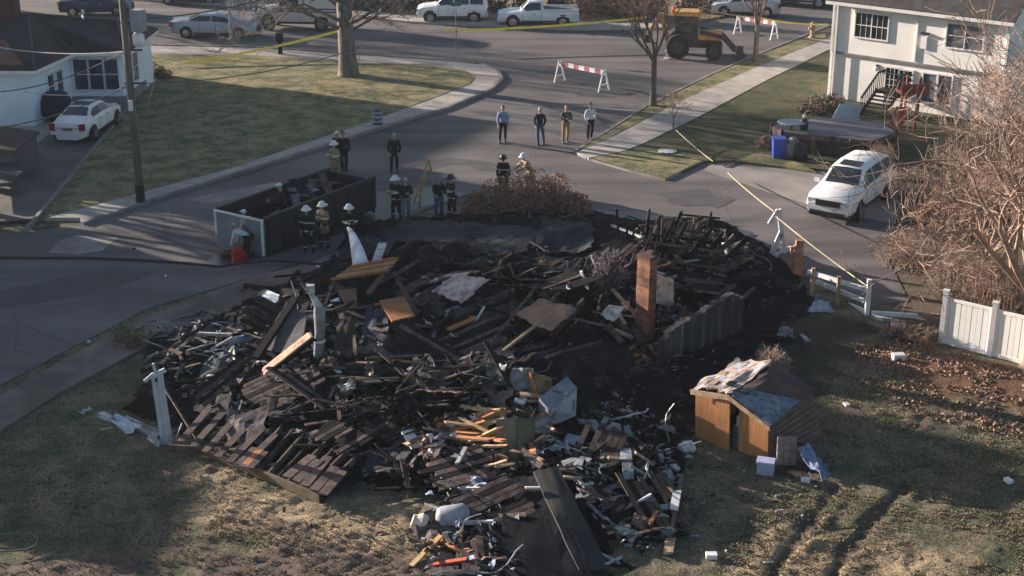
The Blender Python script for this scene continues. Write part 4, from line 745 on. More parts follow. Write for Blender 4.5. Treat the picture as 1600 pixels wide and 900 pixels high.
# blue bonnet and red stripes as parts
van = bpy.data.objects['white_van']; van.scale = (1.05, 1.05, 1.28)
for z_ in (.98, 1.12): mb = MB(); mb.box((-.6, 1.01, z_), (4.0, .03, .06)); mb.build('stripe', mat('stripe_red', (.16, .03, .035), (.12, .02, .03)), van, world=False)
for z_ in (.98, 1.12): mb = MB(); mb.box((-.6, -1.01, z_), (4.0, .03, .06)); mb.build('stripe', MATS['stripe_red'], van, world=False)
old = bpy.data.objects['old_sedan']; mb = MB(); mb.add([(1.5, -.72, 1.04), (2.35, -.7, .95), (2.35, .7, .95), (1.5, .72, 1.04), (1.5, 0, 1.08), (2.35, 0, .98)], [(0, 1, 5, 4), (4, 5, 2, 3)]); mb.build('bonnet', mat('bonnet_blue', (.07, .11, .24), (.05, .08, .18), .3, 2), old, world=False)

# backhoe on the cross street
p = at(1080, 88); BH = thing('backhoe', 'backhoe loader with an ochre cab roof standing on the cross street behind the slender tree', 'backhoe', tuple(p), R(-8)); BH.scale = (.88, .88, .92)
M_bh = mat('machine_yellow', (.58, .33, .10), (.38, .21, .08), .6, 3); M_bd = mat('machine_dark', (.07, .055, .05), (.045, .04, .04), .7, 3)
def bpart(nm, m, f): mb = MB(); f(mb); return mb.build(nm, m, BH, world=False)
bpart('chassis', M_bd, lambda b: b.box((0, 0, .9), (3.4, .9, .5)))
bpart('engine_hood', M_bh, lambda b: b.box((1.2, 0, 1.38), (1.5, .85, .6)))
bpart('cab', M_bd, lambda b: [b.box((x, y, 1.95), (.1, .1, 1.5)) for x in (-1.1, .35) for y in (-.7, .7)] + [b.box((-.4, 0, 1.3), (1.5, 1.4, .5))])
bpart('cab_glass', M_glass, lambda b: b.box((-.38, 0, 2.1), (1.42, 1.34, 1.1)))
bpart('cab_roof', M_bh, lambda b: (b.box((-.38, 0, 2.78), (2.0, 1.7, .16)), b.box((-.38, 0, 2.9), (1.6, 1.4, .1))))
for (x, r_) in ((-.9, .78), (1.5, .55)):
    for s in (-1, 1):
        mb = MB(); mb.lathe([(r_ * .9, -.22), (r_, -.16), (r_, .16), (r_ * .9, .22), (r_ * .6, .22)], (x, s * .95, r_), 20, Matrix.Rotation(R(90), 3, 'X')); wh = mb.build('wheel', M_rubber, BH, world=False)
        mb = MB(); mb.lathe([(r_ * .55, -.03), (r_ * .55, .03)], (x, s * 1.17, r_), 14, Matrix.Rotation(R(90), 3, 'X')); mb.build('rim', M_bd, wh, world=False)
for s in (-1, 1): bpart('loader_arm', M_bd, lambda b: (b.beam((.5, s * .6, 1.7), (2.0, s * .6, 1.4), .12, .25), b.beam((2.0, s * .6, 1.4), (2.9, s * .6, .5), .12, .22)))
bpart('loader_bucket', M_bd, lambda b: (b.box((3.0, 0, .25), (.1, 2.2, .7)), b.box((3.3, 0, -.0 + .08), (.6, 2.2, .08)), b.box((3.2, 1.08, .3), (.5, .06, .5)), b.box((3.2, -1.08, .3), (.5, .06, .5))))
bpart('boom', M_bh, lambda b: (b.beam((-1.6, 0, 1.0), (-2.1, 0, 2.7), .2, .3), b.beam((-2.1, 0, 2.7), (-2.9, 0, 1.4), .18, .26)))
bpart('digging_bucket', M_bd, lambda b: (b.box((-2.9, 0, 1.1), (.5, .6, .5)),))
for s in (-1, 1): bpart('stabiliser', M_white, lambda b: (b.beam((-1.5, s * .5, 1.0), (-1.6, s * 1.2, .1), .14, .14), b.box((-1.6, s * 1.25, .05), (.4, .3, .08))))
for s in (-1, 1): bpart('beacon', mat('beacon_orange', (.55, .14, .05), (.4, .1, .04), .4, 3), lambda b: b.lathe([(.12, 0), (.12, .18), (.06, .22)], (-1.3, s * .6, 2.86), 8))

# ------------------------------------------------ street furniture
def catenary(name, a, b, sag, r_, m, lab, cat='cable', n=14, group=None):
    a = Vector(a); b = Vector(b); mb = MB(); mb.tube([a.lerp(b, i / n) - Vector((0, 0, sag * 4 * (i / n) * (1 - i / n))) for i in range(n + 1)], r_, 5); return tag(mb.build(name, m), lab, cat, group)
pb = at(220, 315, .12); PO = thing('utility_pole', 'tall wooden utility pole with a grey transformer on the left sidewalk', 'utility pole', tuple(pb))
mb = MB(); mb.tube([(pb.x, pb.y, 0), (pb.x, pb.y, 4), (pb.x, pb.y, 11.5)], [.17, .15, .12], 12); mb.build('pole', mat('pole_wood', (.16, .14, .12), (.09, .08, .07), .95, 6, bump=.3, stretch=(1, 1, .2)), PO, smooth=True)
mb = MB(); mb.lathe([(.19, 0), (.19, .9)], (pb.x, pb.y, -.05), 12); mb.build('pole_guard', M_black, PO)
def zpole(v, u=210):  # height on the pole seen at row v
    q = ray_plane(u, v, pb, Vector((0, -1, 0))); return q.z
z1 = zpole(62); mb = MB(); mb.lathe([(.15, -.25), (.24, -.2), (.24, .15), (.12, .3), (.02, .32)], (pb.x + .5, pb.y, z1), 12); mb.build('lamp_head', M_white, PO, smooth=True)
z1 = zpole(32); mb = MB(); mb.lathe([(.3, -.4), (.32, -.35), (.32, .35), (.25, .42)], (pb.x + .55, pb.y, z1), 14); mb.tube([(pb.x + .3, pb.y - .1, z1 + .4), (pb.x + .3, pb.y - .1, z1 + .7)], .04, 6); mb.build('transformer', mat('trafo', (.30, .32, .35), (.24, .26, .29), .6, 3), PO)
z1 = zpole(163); mb = MB(); mb.box((pb.x - .0, pb.y - .2, z1), (.16, .12, .42)); mb.build('notice_box', M_white, PO)
mb = MB()
for v_ in (35, 78, 130): z1 = zpole(v_); mb.beam((pb.x - .2, pb.y, z1), (pb.x + .6, pb.y, z1), .07, .07)
mb.build('bracket', M_black, PO)
top = lambda v_: Vector((pb.x, pb.y - .05, zpole(v_)))
M_wh = mat('pale_cable', (.5, .5, .52), (.42, .42, .44))
catenary('service_cable', top(80), at(-60, 62, 5.5), .3, .025, M_wh, 'pale service cable crossing in front of the bungalow roof to the pole')
catenary('service_cable', top(135), at(38, 143, 2.4), .25, .022, M_wh, 'thin pale cable sagging low in front of the bungalow windows')
catenary('service_cable', top(78), at(-60, 145, 4.5), .5, .025, M_wire, 'dark cable running from the pole to the left edge above the porch')
catenary('service_cable', top(132), at(-60, 205, 2.8), .4, .025, M_wire, 'dark cable sagging low above the dark covered grill')
catenary('service_cable', top(130), at(560, 75, 4.6), .4, .022, M_wire, 'dark cable running from the pole to the big bare tree')
catenary('service_cable', top(30), at(560, -60, 8.), .6, .03, M_wire, 'thick dark cable rising from the pole top toward the upper street')
a = Vector((pb.x + .1, pb.y + .1, zpole(133))); mb = MB(); mb.tube([at(230, 168, 1.2) * 1, at(243, 122, 3.2)], .03, 6); tag(mb.build('guy_wire', M_wh), 'short pale slanting stay just right of the utility pole', 'stay wire')
q = at(362, 69, .12); SP = thing('street_pole', 'slim pale metal pole standing in front of the old blue sedan', 'pole', tuple(q)); mb = MB(); mb.tube([q, (q.x, q.y, 6)], [.11, .09], 10); mb.build('pole', mat('pale_steel', (.45, .43, .44), (.36, .34, .35), .5, 2), SP, smooth=True); mb = MB(); mb.box((q.x, q.y, .05 + .12), (.45, .45, .08)); mb.build('base_plate', M_kerb, SP)
q = at(438, 84, .12); MP = thing('post', 'short dark post with a bulky top on the lawn edge beside the yellow tape', 'post', tuple(q)); mb = MB(); mb.tube([q, (q.x, q.y, 1.3)], .13, 8); mb.build('post_shaft', M_char, MP); mb = MB(); mb.box((q.x, q.y, 1.1), (.4, .35, .5)); mb.box((q.x, q.y, .62), (.5, .2, .1)); mb.build('box', M_char, MP)
q = at(713, 79, 0); SG = thing('street_sign', 'green street name sign on a thin pole in front of the white crossover', 'street sign', tuple(q)); mb = MB(); mb.tube([q, (q.x, q.y, 2.9)], .035, 6); mb.build('pole', M_metal, SG); mb = MB(); mb.box((q.x, q.y, 2.78), (.6, .04, .22)); mb.build('sign_panel', mat('sign_green', (.02, .20, .10), (.015, .15, .08), .5, 2), SG)
q = at(1269, 59, .1); FH = thing('fire_hydrant', 'small pale fire hydrant on the verge by the cream house', 'fire hydrant', tuple(q)); mb = MB(); mb.lathe([(.22, 0), (.22, .08), (.15, .1), (.15, .7), (.19, .74), (.17, .9), (.06, 1.0)], q, 12); mb.build('hydrant_body', M_pale, FH, smooth=True); mb = MB(); mb.lathe([(.08, -.26), (.08, .26)], (q.x, q.y, q.z + .6), 10, Matrix.Rotation(R(90), 3, 'Y')); mb.build('outlet', M_pale, FH)
q = at(590, 198, 0); BR = thing('traffic_barrel', 'dark traffic barrel with white bands standing at the kerb', 'traffic barrel', tuple(q)); mb = MB(); mb.lathe([(.32, 0), (.32, .07), (.26, .1), (.22, .82), (.16, .88)], q, 16); mb.build('barrel', mat('barrel_navy', (.05, .07, .12), (.035, .05, .09), .5, 2), BR, smooth=True, )
for z_, r_ in ((.3, .258), (.52, .245), (.72, .235)): mb = MB(); mb.lathe([(r_, -.04), (r_, .04)], (q.x, q.y, z_), 16); mb.build('band', M_dirtyw, BR)
mb = MB(); q = at(1043, 236, .13); mb.lathe([(.42, 0), (.42, .02), (.34, .028), (.33, .02), (.02, .025)], q, 20); tag(mb.build('utility_cover', M_dirtyw), 'pale round utility cover lying in the grass beside the concrete path', 'utility cover')
def barricade(a, b, lab, zt_=1.0):
    t = thing('barricade', lab, 'barricade', tuple(a)); ax_ = (b - a).normalized(); n = Vector((-ax_.y, ax_.x, 0))
    mb = MB(); L = (b - a).length; N_ = 9
    for i in range(N_): mb.beam(a + ax_ * L * i / N_ + Vector((0, 0, zt_)), a + ax_ * L * (i + 1) / N_ + Vector((0, 0, zt_)), .05, .24, i % 2)
    mb.build('board', [M_white, mat('board_red', (.45, .16, .15), (.36, .12, .12), .6, 2)], t)
    for e_ in (a + ax_ * .12, b - ax_ * .12):
        for s in (-1, 1): mb = MB(); mb.beam(e_ + n * s * .42, e_ + n * s * .05 + Vector((0, 0, zt_ + .15)), .09, .06, up=ax_); mb.build('leg', M_white, t)
    for e_ in (a + ax_ * .12, b - ax_ * .12): mb = MB(); mb.beam(e_ - n * .3 + Vector((0, 0, .35)), e_ + n * .3 + Vector((0, 0, .35)), .05, .08); mb.build('brace', M_white, t)
barricade(at(872, 127), at(946, 143), 'red and white striped barricade standing in the middle of the intersection')
barricade(at(1150, 52), at(1212, 62), 'white barricade behind the young bare tree on the cross street')
M_tape = mat('yellow_tape', (.90, .76, .14), (.80, .64, .10), .5, 2)
M_tape2 = mat('pale_tape', (.42, .38, .26), (.34, .30, .19), .5, 2)
def tape(a, b, lab, wd=.08, sag=.15):
    a = Vector(a); b = Vector(b); mb = MB(); n = 10; P = [a.lerp(b, i / n) - Vector((0, 0, sag * 4 * (i / n) * (1 - i / n))) for i in range(n + 1)]
    for i in range(n): mb.beam(P[i], P[i + 1], .012, wd, up=(0, .35 * math.sin(i), 1))
    tag(mb.build('barrier_tape', M_tape2 if wd < .09 else M_tape), lab, 'barrier tape')
tape(at(288, 99, .35), at(545, 44, 1.6), 'yellow barrier tape slanting across the lawn to the big bare tree', .15)
tape(at(693, 48, 1.2), at(1010, 27, 1.6), 'yellow barrier tape stretched in front of the white crossover and pickup', .14)
tape(at(1090, 10, 2.4), at(1180, 26, 1.8), 'faded tape between the backhoe and the young bare tree', .06); tape(at(1180, 26, 1.8), at(1294, 38, 1.5), 'pale yellow tape from the young bare tree to the cream house', .09)
tape(at(1056, 203, .7), at(1114, 252, .1), 'short yellow tape hanging from the bare sapling to the driveway edge', .045, .05); tape(at(1137, 270, .3), at(1209, 330, 1.9), 'pale tape between the driveway and the white bent post', .04, .05); tape(at(1212, 338, 1.8), at(1355, 447, 1.0), 'pale yellow tape running from the bent white post to the fence post', .04, .05)
mb = MB(); hp = [am(u, v, .04) for u, v in ((-60, 402), (60, 403), (130, 403), (210, 406), (300, 412), (345, 417), (380, 416), (430, 412), (500, 416), (540, 400))]
for i, q in enumerate(hp): q.z = .05 if i < 6 else .16
mb.tube(hp, .045, 6); tag(mb.build('fire_hose', mat('hose_dark', (.05, .03, .035), (.035, .02, .025))), 'dark fire hose lying across the road in the shade', 'fire hose')
mb = MB(); mb.tube([at(u, v, .22) for u, v in ((-30, 838), (0, 836), (25, 833), (50, 834), (59, 841), (56, 852), (40, 859), (10, 861), (-30, 862))], .022, 6); tag(mb.build('garden_hose', mat('hose_grey', (.14, .15, .15), (.1, .1, .1))), 'loop of grey garden hose on the grass at the lower left', 'garden hose')
# ------------------------------------------------ people
M_skin = mat('skin', (.42, .26, .19), (.36, .22, .16), .6, 3)
def skinmesh(V, E, Rr, sub=1):
    me = bpy.data.meshes.new('tmp'); me.from_pydata([tuple(v) for v in V], E, []); o = bpy.data.objects.new('tmp', me); COL.objects.link(o)
    md = o.modifiers.new('Skin', 'SKIN'); md.use_smooth_shade = True
    if not me.skin_vertices: 
        bpy.context.view_layer.update()
    for i, r_ in enumerate(Rr): me.skin_vertices[0].data[i].radius = r_ if isinstance(r_, tuple) else (r_, r_)
    for i in range(len(Rr)): me.skin_vertices[0].data[i].use_root = (i == 0)
    ss = o.modifiers.new('Sub', 'SUBSURF'); ss.levels = sub; ss.render_levels = sub
    dg = bpy.context.evaluated_depsgraph_get(); dg.update(); ev = o.evaluated_get(dg); m2 = bpy.data.meshes.new_from_object(ev)
    vs = [tuple(v.co) for v in m2.vertices]; fs = [tuple(p_.vertices) for p_ in m2.polygons]; bpy.data.objects.remove(o); bpy.data.meshes.remove(me); bpy.data.meshes.remove(m2); return vs, fs
def clothm(name, c, bands=None, bc=(.55, .60, .35)):
    if name in MATS: return MATS[name]
    m = mat(name, c, tuple(x * .7 for x in c), .9, 9, bump=.3)
    if bands:
        nt = m.node_tree; N = nt.nodes; L = nt.links; b = N['Principled BSDF']; src = b.inputs['Base Color'].links[0].from_socket; tc = N.new('ShaderNodeTexCoord'); sx = N.new('ShaderNodeSeparateXYZ'); L.new(tc.outputs['Object'], sx.inputs[0]); cur = src
        for z0, z1 in bands:
            g = N.new('ShaderNodeMath'); g.operation = 'COMPARE'; g.inputs[1].default_value = (z0 + z1) / 2; g.inputs[2].default_value = (z1 - z0) / 2; L.new(sx.outputs[2], g.inputs[0]); x = N.new('ShaderNodeMix'); x.data_type = 'RGBA'; L.new(g.outputs[0], x.inputs[0]); L.new(cur, x.inputs[6]); x.inputs[7].default_value = (*bc, 1); cur = x.outputs[2]
        L.new(cur, b.inputs['Base Color'])
    return m
def person(u, v, face, lab, top, legs, head='hair', hm=None, pose='stand', arms='down', z=.0, bulky=1., coat=False, seed=0, p=None, cut=None):
    """faces local +Y; every joint comes from the pose"""
    p = p or at(u, v, z); t = thing('person', lab, 'person', (p.x, p.y, z), R(face)); rnd = random.Random(seed)
    bend = {'stand': 0, 'bend': 1.15, 'lean': .45, 'crouch': .6}[pose]; hipz = {'stand': .94, 'bend': .88, 'lean': .92, 'crouch': .55}[pose]; st = {'stand': .1, 'bend': .14, 'lean': .16, 'crouch': .16}[pose]
    hip = Vector((rnd.uniform(-.05, .05), -.18 * (bend > .9), hipz)); bend += rnd.uniform(0, .14); bd = Vector((0, math.sin(bend), math.cos(bend))); sp_ = hip + bd * .22; ch = hip + bd * .42; nk = hip + bd * .535 + Vector((0, 0, .0)); hd = nk + (bd * .6 + Vector((rnd.uniform(-.12, .12), .04 + rnd.uniform(0, .15), .8))).normalized() * .17
    J = {}
    for s in (-1, 1):
        sh = hip + bd * .48 + Vector((s * .19, 0, 0)); k = 'L' if s < 0 else 'R'
        if arms == 'down': el = sh + Vector((s * .05, -.03 + .1 * rnd.random(), -.28)); wr_ = el + Vector((-s * .02, .09, -.25))
        elif arms == 'pocket': el = sh + Vector((s * .07, -.05, -.27)); wr_ = el + Vector((-s * .07, .14, -.2))
        elif arms == 'fold': el = sh + Vector((s * .06, .04, -.27)); wr_ = el + Vector((-s * .2, .18, .06))
        elif arms == 'reach': el = sh + Vector((s * .03, .2, -.18)); wr_ = el + Vector((-s * .06, .22, -.08))
        elif arms == 'hold': el = sh + Vector((s * .05, .1, -.26)); wr_ = el + Vector((-s * .12, .24, .03))
        elif arms == 'low': el = sh + Vector((s * .03, .06, -.27)); wr_ = el + Vector((0, .1, -.24))
        elif arms == 'up': el = sh + Vector((s * .06, .14, -.2)); wr_ = el + Vector((-s * .06, .12, .22))
        hj = hip + Vector((s * .095, 0, -.03)); an = Vector((s * (st + .02), -.02 + s * .09 * (pose != 'bend'), .09)); kn = hj.lerp(an, .5) + Vector((s * .01, .05 + (.22 if pose == 'crouch' else 0), .02)); J[s] = (sh, el, wr_, hj, kn, an)
    # body: torso, neck, arms to the wrist, palms, legs
    V = [hip, sp_, ch, nk, hd - Vector((0, 0, .05))]; E_ = [(0, 1), (1, 2), (2, 3), (3, 4)]; RR = [(.095, .075), (.09, .065), (.11, .08), (.05, .05), (.06, .06)]
    for s in (-1, 1):
        sh, el, wr_, hj, kn, an = J[s]; hd_ = (wr_ - el).normalized(); b = len(V); V += [sh, el, wr_, wr_ + hd_ * .09]; E_ += [(2, b), (b, b + 1), (b + 1, b + 2), (b + 2, b + 3)]; RR += [.055, .042, .028, (.042, .02)]
        b = len(V); V += [hj, kn, an, an + Vector((0, .15, -.05))]; E_ += [(0, b), (b, b + 1), (b + 1, b + 2), (b + 2, b + 3)]; RR += [.085, .056, .042, .036]
    vs, fs = skinmesh(V, E_, RR); mb = MB(); mb.add(vs, fs)
    mb.ball(hd + Vector((0, .01, .02)), (.076, .095, .12), 14); mb.ball(hd + Vector((0, .105, 0)), (.014, .022, .026), 6)
    for s in (-1, 1):
        mb.ball(hd + Vector((s * .078, 0, .0)), (.014, .024, .034), 6)
        sh, el, wr_, *_ = J[s]; d = (wr_ - el).normalized(); o = d.orthogonal().normalized(); sd_ = d.cross(o)
        for k, (ln, off) in enumerate(((.075, -.032), (.085, -.011), (.08, .011), (.062, .032))):
            q = wr_ + d * .09 + sd_ * off; mb.tube([q, q + d * ln * .55, q + d * ln * .9 + o * .022], [.0095, .009, .007], 5)
        q = wr_ + d * .03 + sd_ * -.03; mb.tube([q, q + d * .03 - sd_ * .035, q + d * .07 - sd_ * .04 + o * .015], [.012, .011, .008], 5)
    mb.build('body', M_skin, t, world=False, smooth=True)
    mb = MB()
    for s in (-1, 1): mb.ball(hd + Vector((s * .03, .096, .025)), .011, 6)
    mb.box(hd + Vector((0, .1, -.045)), (.045, .012, .01)); mb.build('eyes_and_mouth', M_black, t, world=False)
    # jacket
    B = bulky; V = [hip + bd * (-.05 if not coat else -.06), sp_, ch, nk - bd * .0]; E_ = [(0, 1), (1, 2), (2, 3)]; RR = [(.155 * B, .125 * B), (.155 * B, .12 * B), (.185 * B, .13 * B), (.08, .075)]
    for s in (-1, 1): sh, el, wr_, *_ = J[s]; b = len(V); V += [sh, el, wr_]; E_ += [(2, b), (b, b + 1), (b + 1, b + 2)]; RR += [.078 * B, .064 * B, .048 * B]
    vs, fs = skinmesh(V, E_, RR); mb = MB(); mb.add(vs, fs)
    if coat: mb.lathe([(.19 * B, -.30), (.185 * B, -.15), (.165 * B, .04)], hip, 14, sy=.78)
    mb.build('jacket', top, t, world=False, smooth=True)
    V = [hip + Vector((0, 0, .02))]; E_ = []; RR = [(.15, .12)]
    for s in (-1, 1): _, _, _, hj, kn, an = J[s]; b = len(V); V += [hj, kn, an + Vector((0, 0, .02))]; E_ += [(0, b), (b, b + 1), (b + 1, b + 2)]; RR += [.105 * B ** .5, .080 * B ** .5, .068 * B]
    vs, fs = skinmesh(V, E_, RR); mb = MB(); mb.add(vs, fs); mb.build('trousers', legs, t, world=False, smooth=True)
    for s in (-1, 1): an = J[s][5]; mb = MB(); mb.ball(an + Vector((0, .06, -.035)), (.052, .14, .055), 10); mb.lathe([(.056, -.07), (.056, .1)], an, 8); mb.build('boot', M_black, t, world=False, smooth=True)
    if head == 'helmet':
        mb = MB(); mb.lathe([(.13, 0), (.128, .06), (.1, .13), (.05, .165), (.01, .17)], hd + Vector((0, 0, .035)), 14, sy=1.15); mb.lathe([(.19, -.012), (.19, .005), (.12, .03)], hd + Vector((0, -.02, .04)), 14, sy=1.25); mb.box(hd + Vector((0, 0, .14)), (.02, .24, .08)); mb.build('helmet', hm, t, world=False, smooth=True, sharp=40)
    elif head == 'cap': mb = MB(); mb.lathe([(.09, 0), (.088, .05), (.05, .09), (.01, .1)], hd + Vector((0, 0, .05)), 12, sy=1.15); mb.box(hd + Vector((0, .12, .055)), (.14, .09, .012)); mb.build('cap', hm or M_black, t, world=False, smooth=True)
    elif head == 'hood': mb = MB(); mb.ball(hd + Vector((0, -.025, .02)), (.105, .1, .145), 12); mb.build('hood', top, t, world=False, smooth=True)
    else: mb = MB(); mb.ball(hd + Vector((0, -.018, .058)), (.092, .105, .108), 12); mb.build('hair', hm or mat('hair', (.04, .028, .02), (.03, .02, .015), .8, 8), t, world=False, smooth=True)
    return t
navy = clothm('navy_cloth', (.012, .017, .03)); blk = clothm('black_cloth', (.009, .009, .011)); jean = clothm('jeans', (.05, .09, .18)); tanp = clothm('tan_trousers', (.36, .23, .13)); grey = clothm('grey_cloth', (.10, .10, .11)); wht = clothm('white_cloth', (.62, .66, .72)); bluesh = clothm('blue_shirt', (.22, .32, .55))
turn = clothm('black_turnout', (.012, .014, .016), [(.87, .93), (1.18, 1.23), (.28, .32)], (.50, .55, .42)); turnp = clothm('black_turnout_trousers', (.012, .013, .015), [(.26, .31)], (.45, .48, .4)); tcoat = clothm('tan_turnout', (.34, .25, .15), [(.87, .92), (1.2, 1.25)], (.62, .62, .40)); tcp = clothm('tan_turnout_trousers', (.30, .22, .13), [(.26, .31)], (.6, .6, .4)); greyp = clothm('grey_trousers', (.20, .20, .22))
hw_ = mat('helmet_white', (.72, .72, .72), (.6, .6, .62), .4, 3); hb_ = mat('helmet_black', (.015, .015, .018), (.03, .03, .03), .4, 3)
person(785, 223, 175, 'person in light blue shirt and black trousers, leftmost of the four bystanders', bluesh, blk, seed=1, hm=M_black)
person(845, 226, 170, 'person in navy jacket and blue jeans, second from left of the bystanders', navy, jean, 'hair', hm=mat('grey_hair', (.35, .33, .31), (.28, .26, .25)), arms='pocket', seed=2)
person(883, 223, 190, 'person in grey jacket and tan trousers standing third of the four bystanders', grey, tanp, 'cap', hm=M_pale, arms='fold', seed=3)
person(921, 219, 200, 'person in pale jacket and black trousers at the tip of the verge', wht, blk, 'hair', arms='pocket', seed=4, hm=M_black)
person(538, 267, 200, 'person in long black clothes standing behind the dumpster, right of a pair', blk, blk, 'hair', bulky=1.1, coat=True, seed=5)
person(531, 266, 160, 'person in pale cap and maroon jacket, left of the pair behind the dumpster', clothm('maroon', (.07, .02, .025)), blk, 'cap', hm=hw_, seed=6, arms='fold')
person(524, 285, 150, 'firefighter in tan gear standing at the far end of the dumpster', tcoat, tcp, 'helmet', hw_, coat=True, seed=7, arms='hold')
person(616, 270, 185, 'person in black clothes and pale shoes standing alone in the shaded street', blk, blk, 'hair', hm=mat('grey_hair', (.35, .33, .31)), seed=8, arms='pocket')
person(620, 344, 140, 'firefighter with a white helmet and lime stripes left of the grey-trousered person', turn, turnp, 'helmet', hw_, coat=True, seed=9, arms='hold', bulky=1.12)
person(635, 346, 200, 'person in a black jacket and grey trousers beside the striped firefighter', blk, greyp, 'hair', hm=MATS['grey_hair'], seed=10, arms='fold')
person(686, 344, 190, 'person in a black jacket and blue jeans right of the stepladder', blk, jean, 'cap', hm=M_grey, seed=11, arms='reach')
person(707, 342, 120, 'firefighter with black helmet and lime stripes right of the person in jeans', turn, turnp, 'helmet', hb_, coat=True, seed=12, arms='hold', bulky=1.1)
person(786, 308, 170, 'firefighter with black helmet half hidden behind the brown bush', turn, turnp, 'helmet', hb_, coat=True, seed=13, bulky=1.1)
person(828, 300, 120, 'firefighter in sunlit tan gear leaning forward behind the brown bush', tcoat, tcp, 'helmet', hw_, pose='lean', coat=True, seed=14, arms='reach', bulky=1.15)
person(484, 396, 170, 'firefighter in dark gear standing leftmost in front of the dumpster side', turn, turnp, 'helmet', hw_, coat=True, seed=15, arms='down', bulky=1.12)
person(507, 388, 150, 'firefighter in tan coat between two others in front of the dumpster side', tcoat, turnp, 'helmet', hw_, coat=True, seed=16, arms='fold', bulky=1.12)
person(548, 392, 195, 'firefighter aiming the hose that pours a white water jet onto the debris', turn, turnp, 'helmet', hw_, coat=True, seed=17, arms='hold', bulky=1.1)
person(384, 404, 72, 'person in a white shirt bending over in front of the dumpster end', wht, blk, 'hair', pose='bend', arms='low', seed=18, hm=MATS['grey_hair'])
person(396, 398, 60, 'person in a pale shirt right of the one bending at the dumpster end', clothm('cream_cloth', (.5, .46, .42)), greyp, 'cap', hm=hw_, pose='lean', arms='low', seed=19)
pd = at(408, 345, .6); person(0, 0, 100, 'person in dark blue with a white cap standing inside the dumpster', navy, blk, 'cap', hm=hw_, arms='reach', z=.35, seed=20, p=Vector((-8.6, 52.8, .35)))
q = at(374, 408); mb = MB(); mb.box((q.x, q.y, .2), (.5, .4, .38), rz=.3); mb.box((q.x, q.y, .43), (.3, .3, .1), rz=.3); mb.tube([(q.x - .15, q.y, .4), (q.x - .1, q.y, .58), (q.x + .1, q.y, .58), (q.x + .15, q.y, .4)], .02, 5); tag(mb.build('bag', M_red), 'bright red bag on the road at the foot of the bending person', 'bag')
q = at(357, 400); mb = MB(); mb.ball((q.x, q.y, .12), (.35, .2, .14), 10); tag(mb.build('bag', mat('brown_bag', (.10, .06, .04), (.05, .035, .03)), smooth=True), 'small dark brown bag left of the red one', 'bag')
# water jet
mb = MB(); a = at(546, 362, 1.0); a = Vector((at(548, 392).x, at(548, 392).y - .5, 1.05)); b = am(566, 424, .25); P = [a.lerp(b, i / 8) + Vector((0, 0, .25 * 4 * (i / 8) * (1 - i / 8))) for i in range(9)]; mb.tube(P, [.05 + .24 * i / 8 for i in range(9)], 12)
m = bpy.data.materials.new('water_spray'); m.use_nodes = True; b_ = m.node_tree.nodes['Principled BSDF']; b_.inputs['Base Color'].default_value = (.8, .83, .9, 1); b_.inputs['Roughness'].default_value = .6; nz = m.node_tree.nodes.new('ShaderNodeTexNoise'); nz.inputs['Scale'].default_value = 5; nz.inputs['Detail'].default_value = 5; rr = m.node_tree.nodes.new('ShaderNodeMapRange'); rr.inputs[1].default_value = .3; rr.inputs[2].default_value = .6; rr.inputs[3].default_value = .45; rr.inputs[4].default_value = .95; m.node_tree.links.new(nz.outputs[0], rr.inputs[0]); m.node_tree.links.new(rr.outputs[0], b_.inputs['Alpha'])
tag(mb.build('water_jet', m, smooth=True), 'white jet of water pouring from the hose onto the burnt heap', 'water jet')

# ------------------------------------------------ dumpster
A = at(343, 386, 0); wv = Vector((.835, -.55, 0)).normalized(); lv = Vector((.55, .835, 0)).normalized(); DW, DL, DH = 2.35, 6.4, 1.5
DU = thing('dumpster', 'long dark open roll-off dumpster with a pale grey end panel, standing in the street', 'dumpster', tuple(A))
M_du = mat('dumpster_paint', (.013, .016, .024), (.022, .018, .018), .6, 3, bump=.2); M_dp = mat('dumpster_panel', (.24, .26, .29), (.17, .18, .21), .6, 1.5)
def dpt(w_, l_, z_): return A + wv * w_ + lv * l_ + Vector((0, 0, z_))
rotd = Matrix((wv, lv, Vector((0, 0, 1)))).transposed()
for w_, nm in ((0.03, 'side_wall'), (DW - .03, 'side_wall')):
    mb = MB(); mb.box(dpt(w_, DL / 2, .15 + DH / 2), (.06, DL, DH - .3), rot=rotd)
    o_ = -.05 if w_ < 1 else .05
    for k in range(9): mb.box(dpt(w_ + o_, .2 + (DL - .4) * k / 8, .75), (.08, .1, 1.3), rot=rotd)
    mb.box(dpt(w_, DL / 2, DH), (.12, DL + .02, .1), rot=rotd); mb.build(nm, M_du, DU)
mb = MB(); mb.box(dpt(DW / 2, DL / 2, .22), (DW - .13, DL - .1, .08), rot=rotd); mb.build('floor', M_du, DU)
mb = MB(); mb.box(dpt(DW / 2, DL - .03, .75), (DW - .2, .06, 1.3), rot=rotd); mb.build('front_wall', M_du, DU)
mb = MB(); mb.box(dpt(DW / 2, -.06, .78), (DW, .06, 1.4), rot=rotd); g_ = mb.build('tailgate', M_dp, DU)
mb = MB(); mb.box(dpt(DW / 2, -.12, 1.47), (DW + .06, .06, .07), rot=rotd); mb.box(dpt(.03, -.12, .98), (.07, .06, .9), rot=rotd); mb.box(dpt(DW - .04, -.12, .78), (.07, .06, 1.3), rot=rotd); mb.build('frame', M_white, g_)
mb = MB(); mb.sheet([dpt(.1, .1, .45), dpt(DW - .1, .1, .5), dpt(DW - .1, DL - .1, 1.0), dpt(.1, DL - .1, .9)], 14, .22, .05, 8, 5); tag(mb.build('ash_load', MATS['ash']), 'black ash and rubble filling the bottom of the open dumpster', 'ash')
random.seed(3)
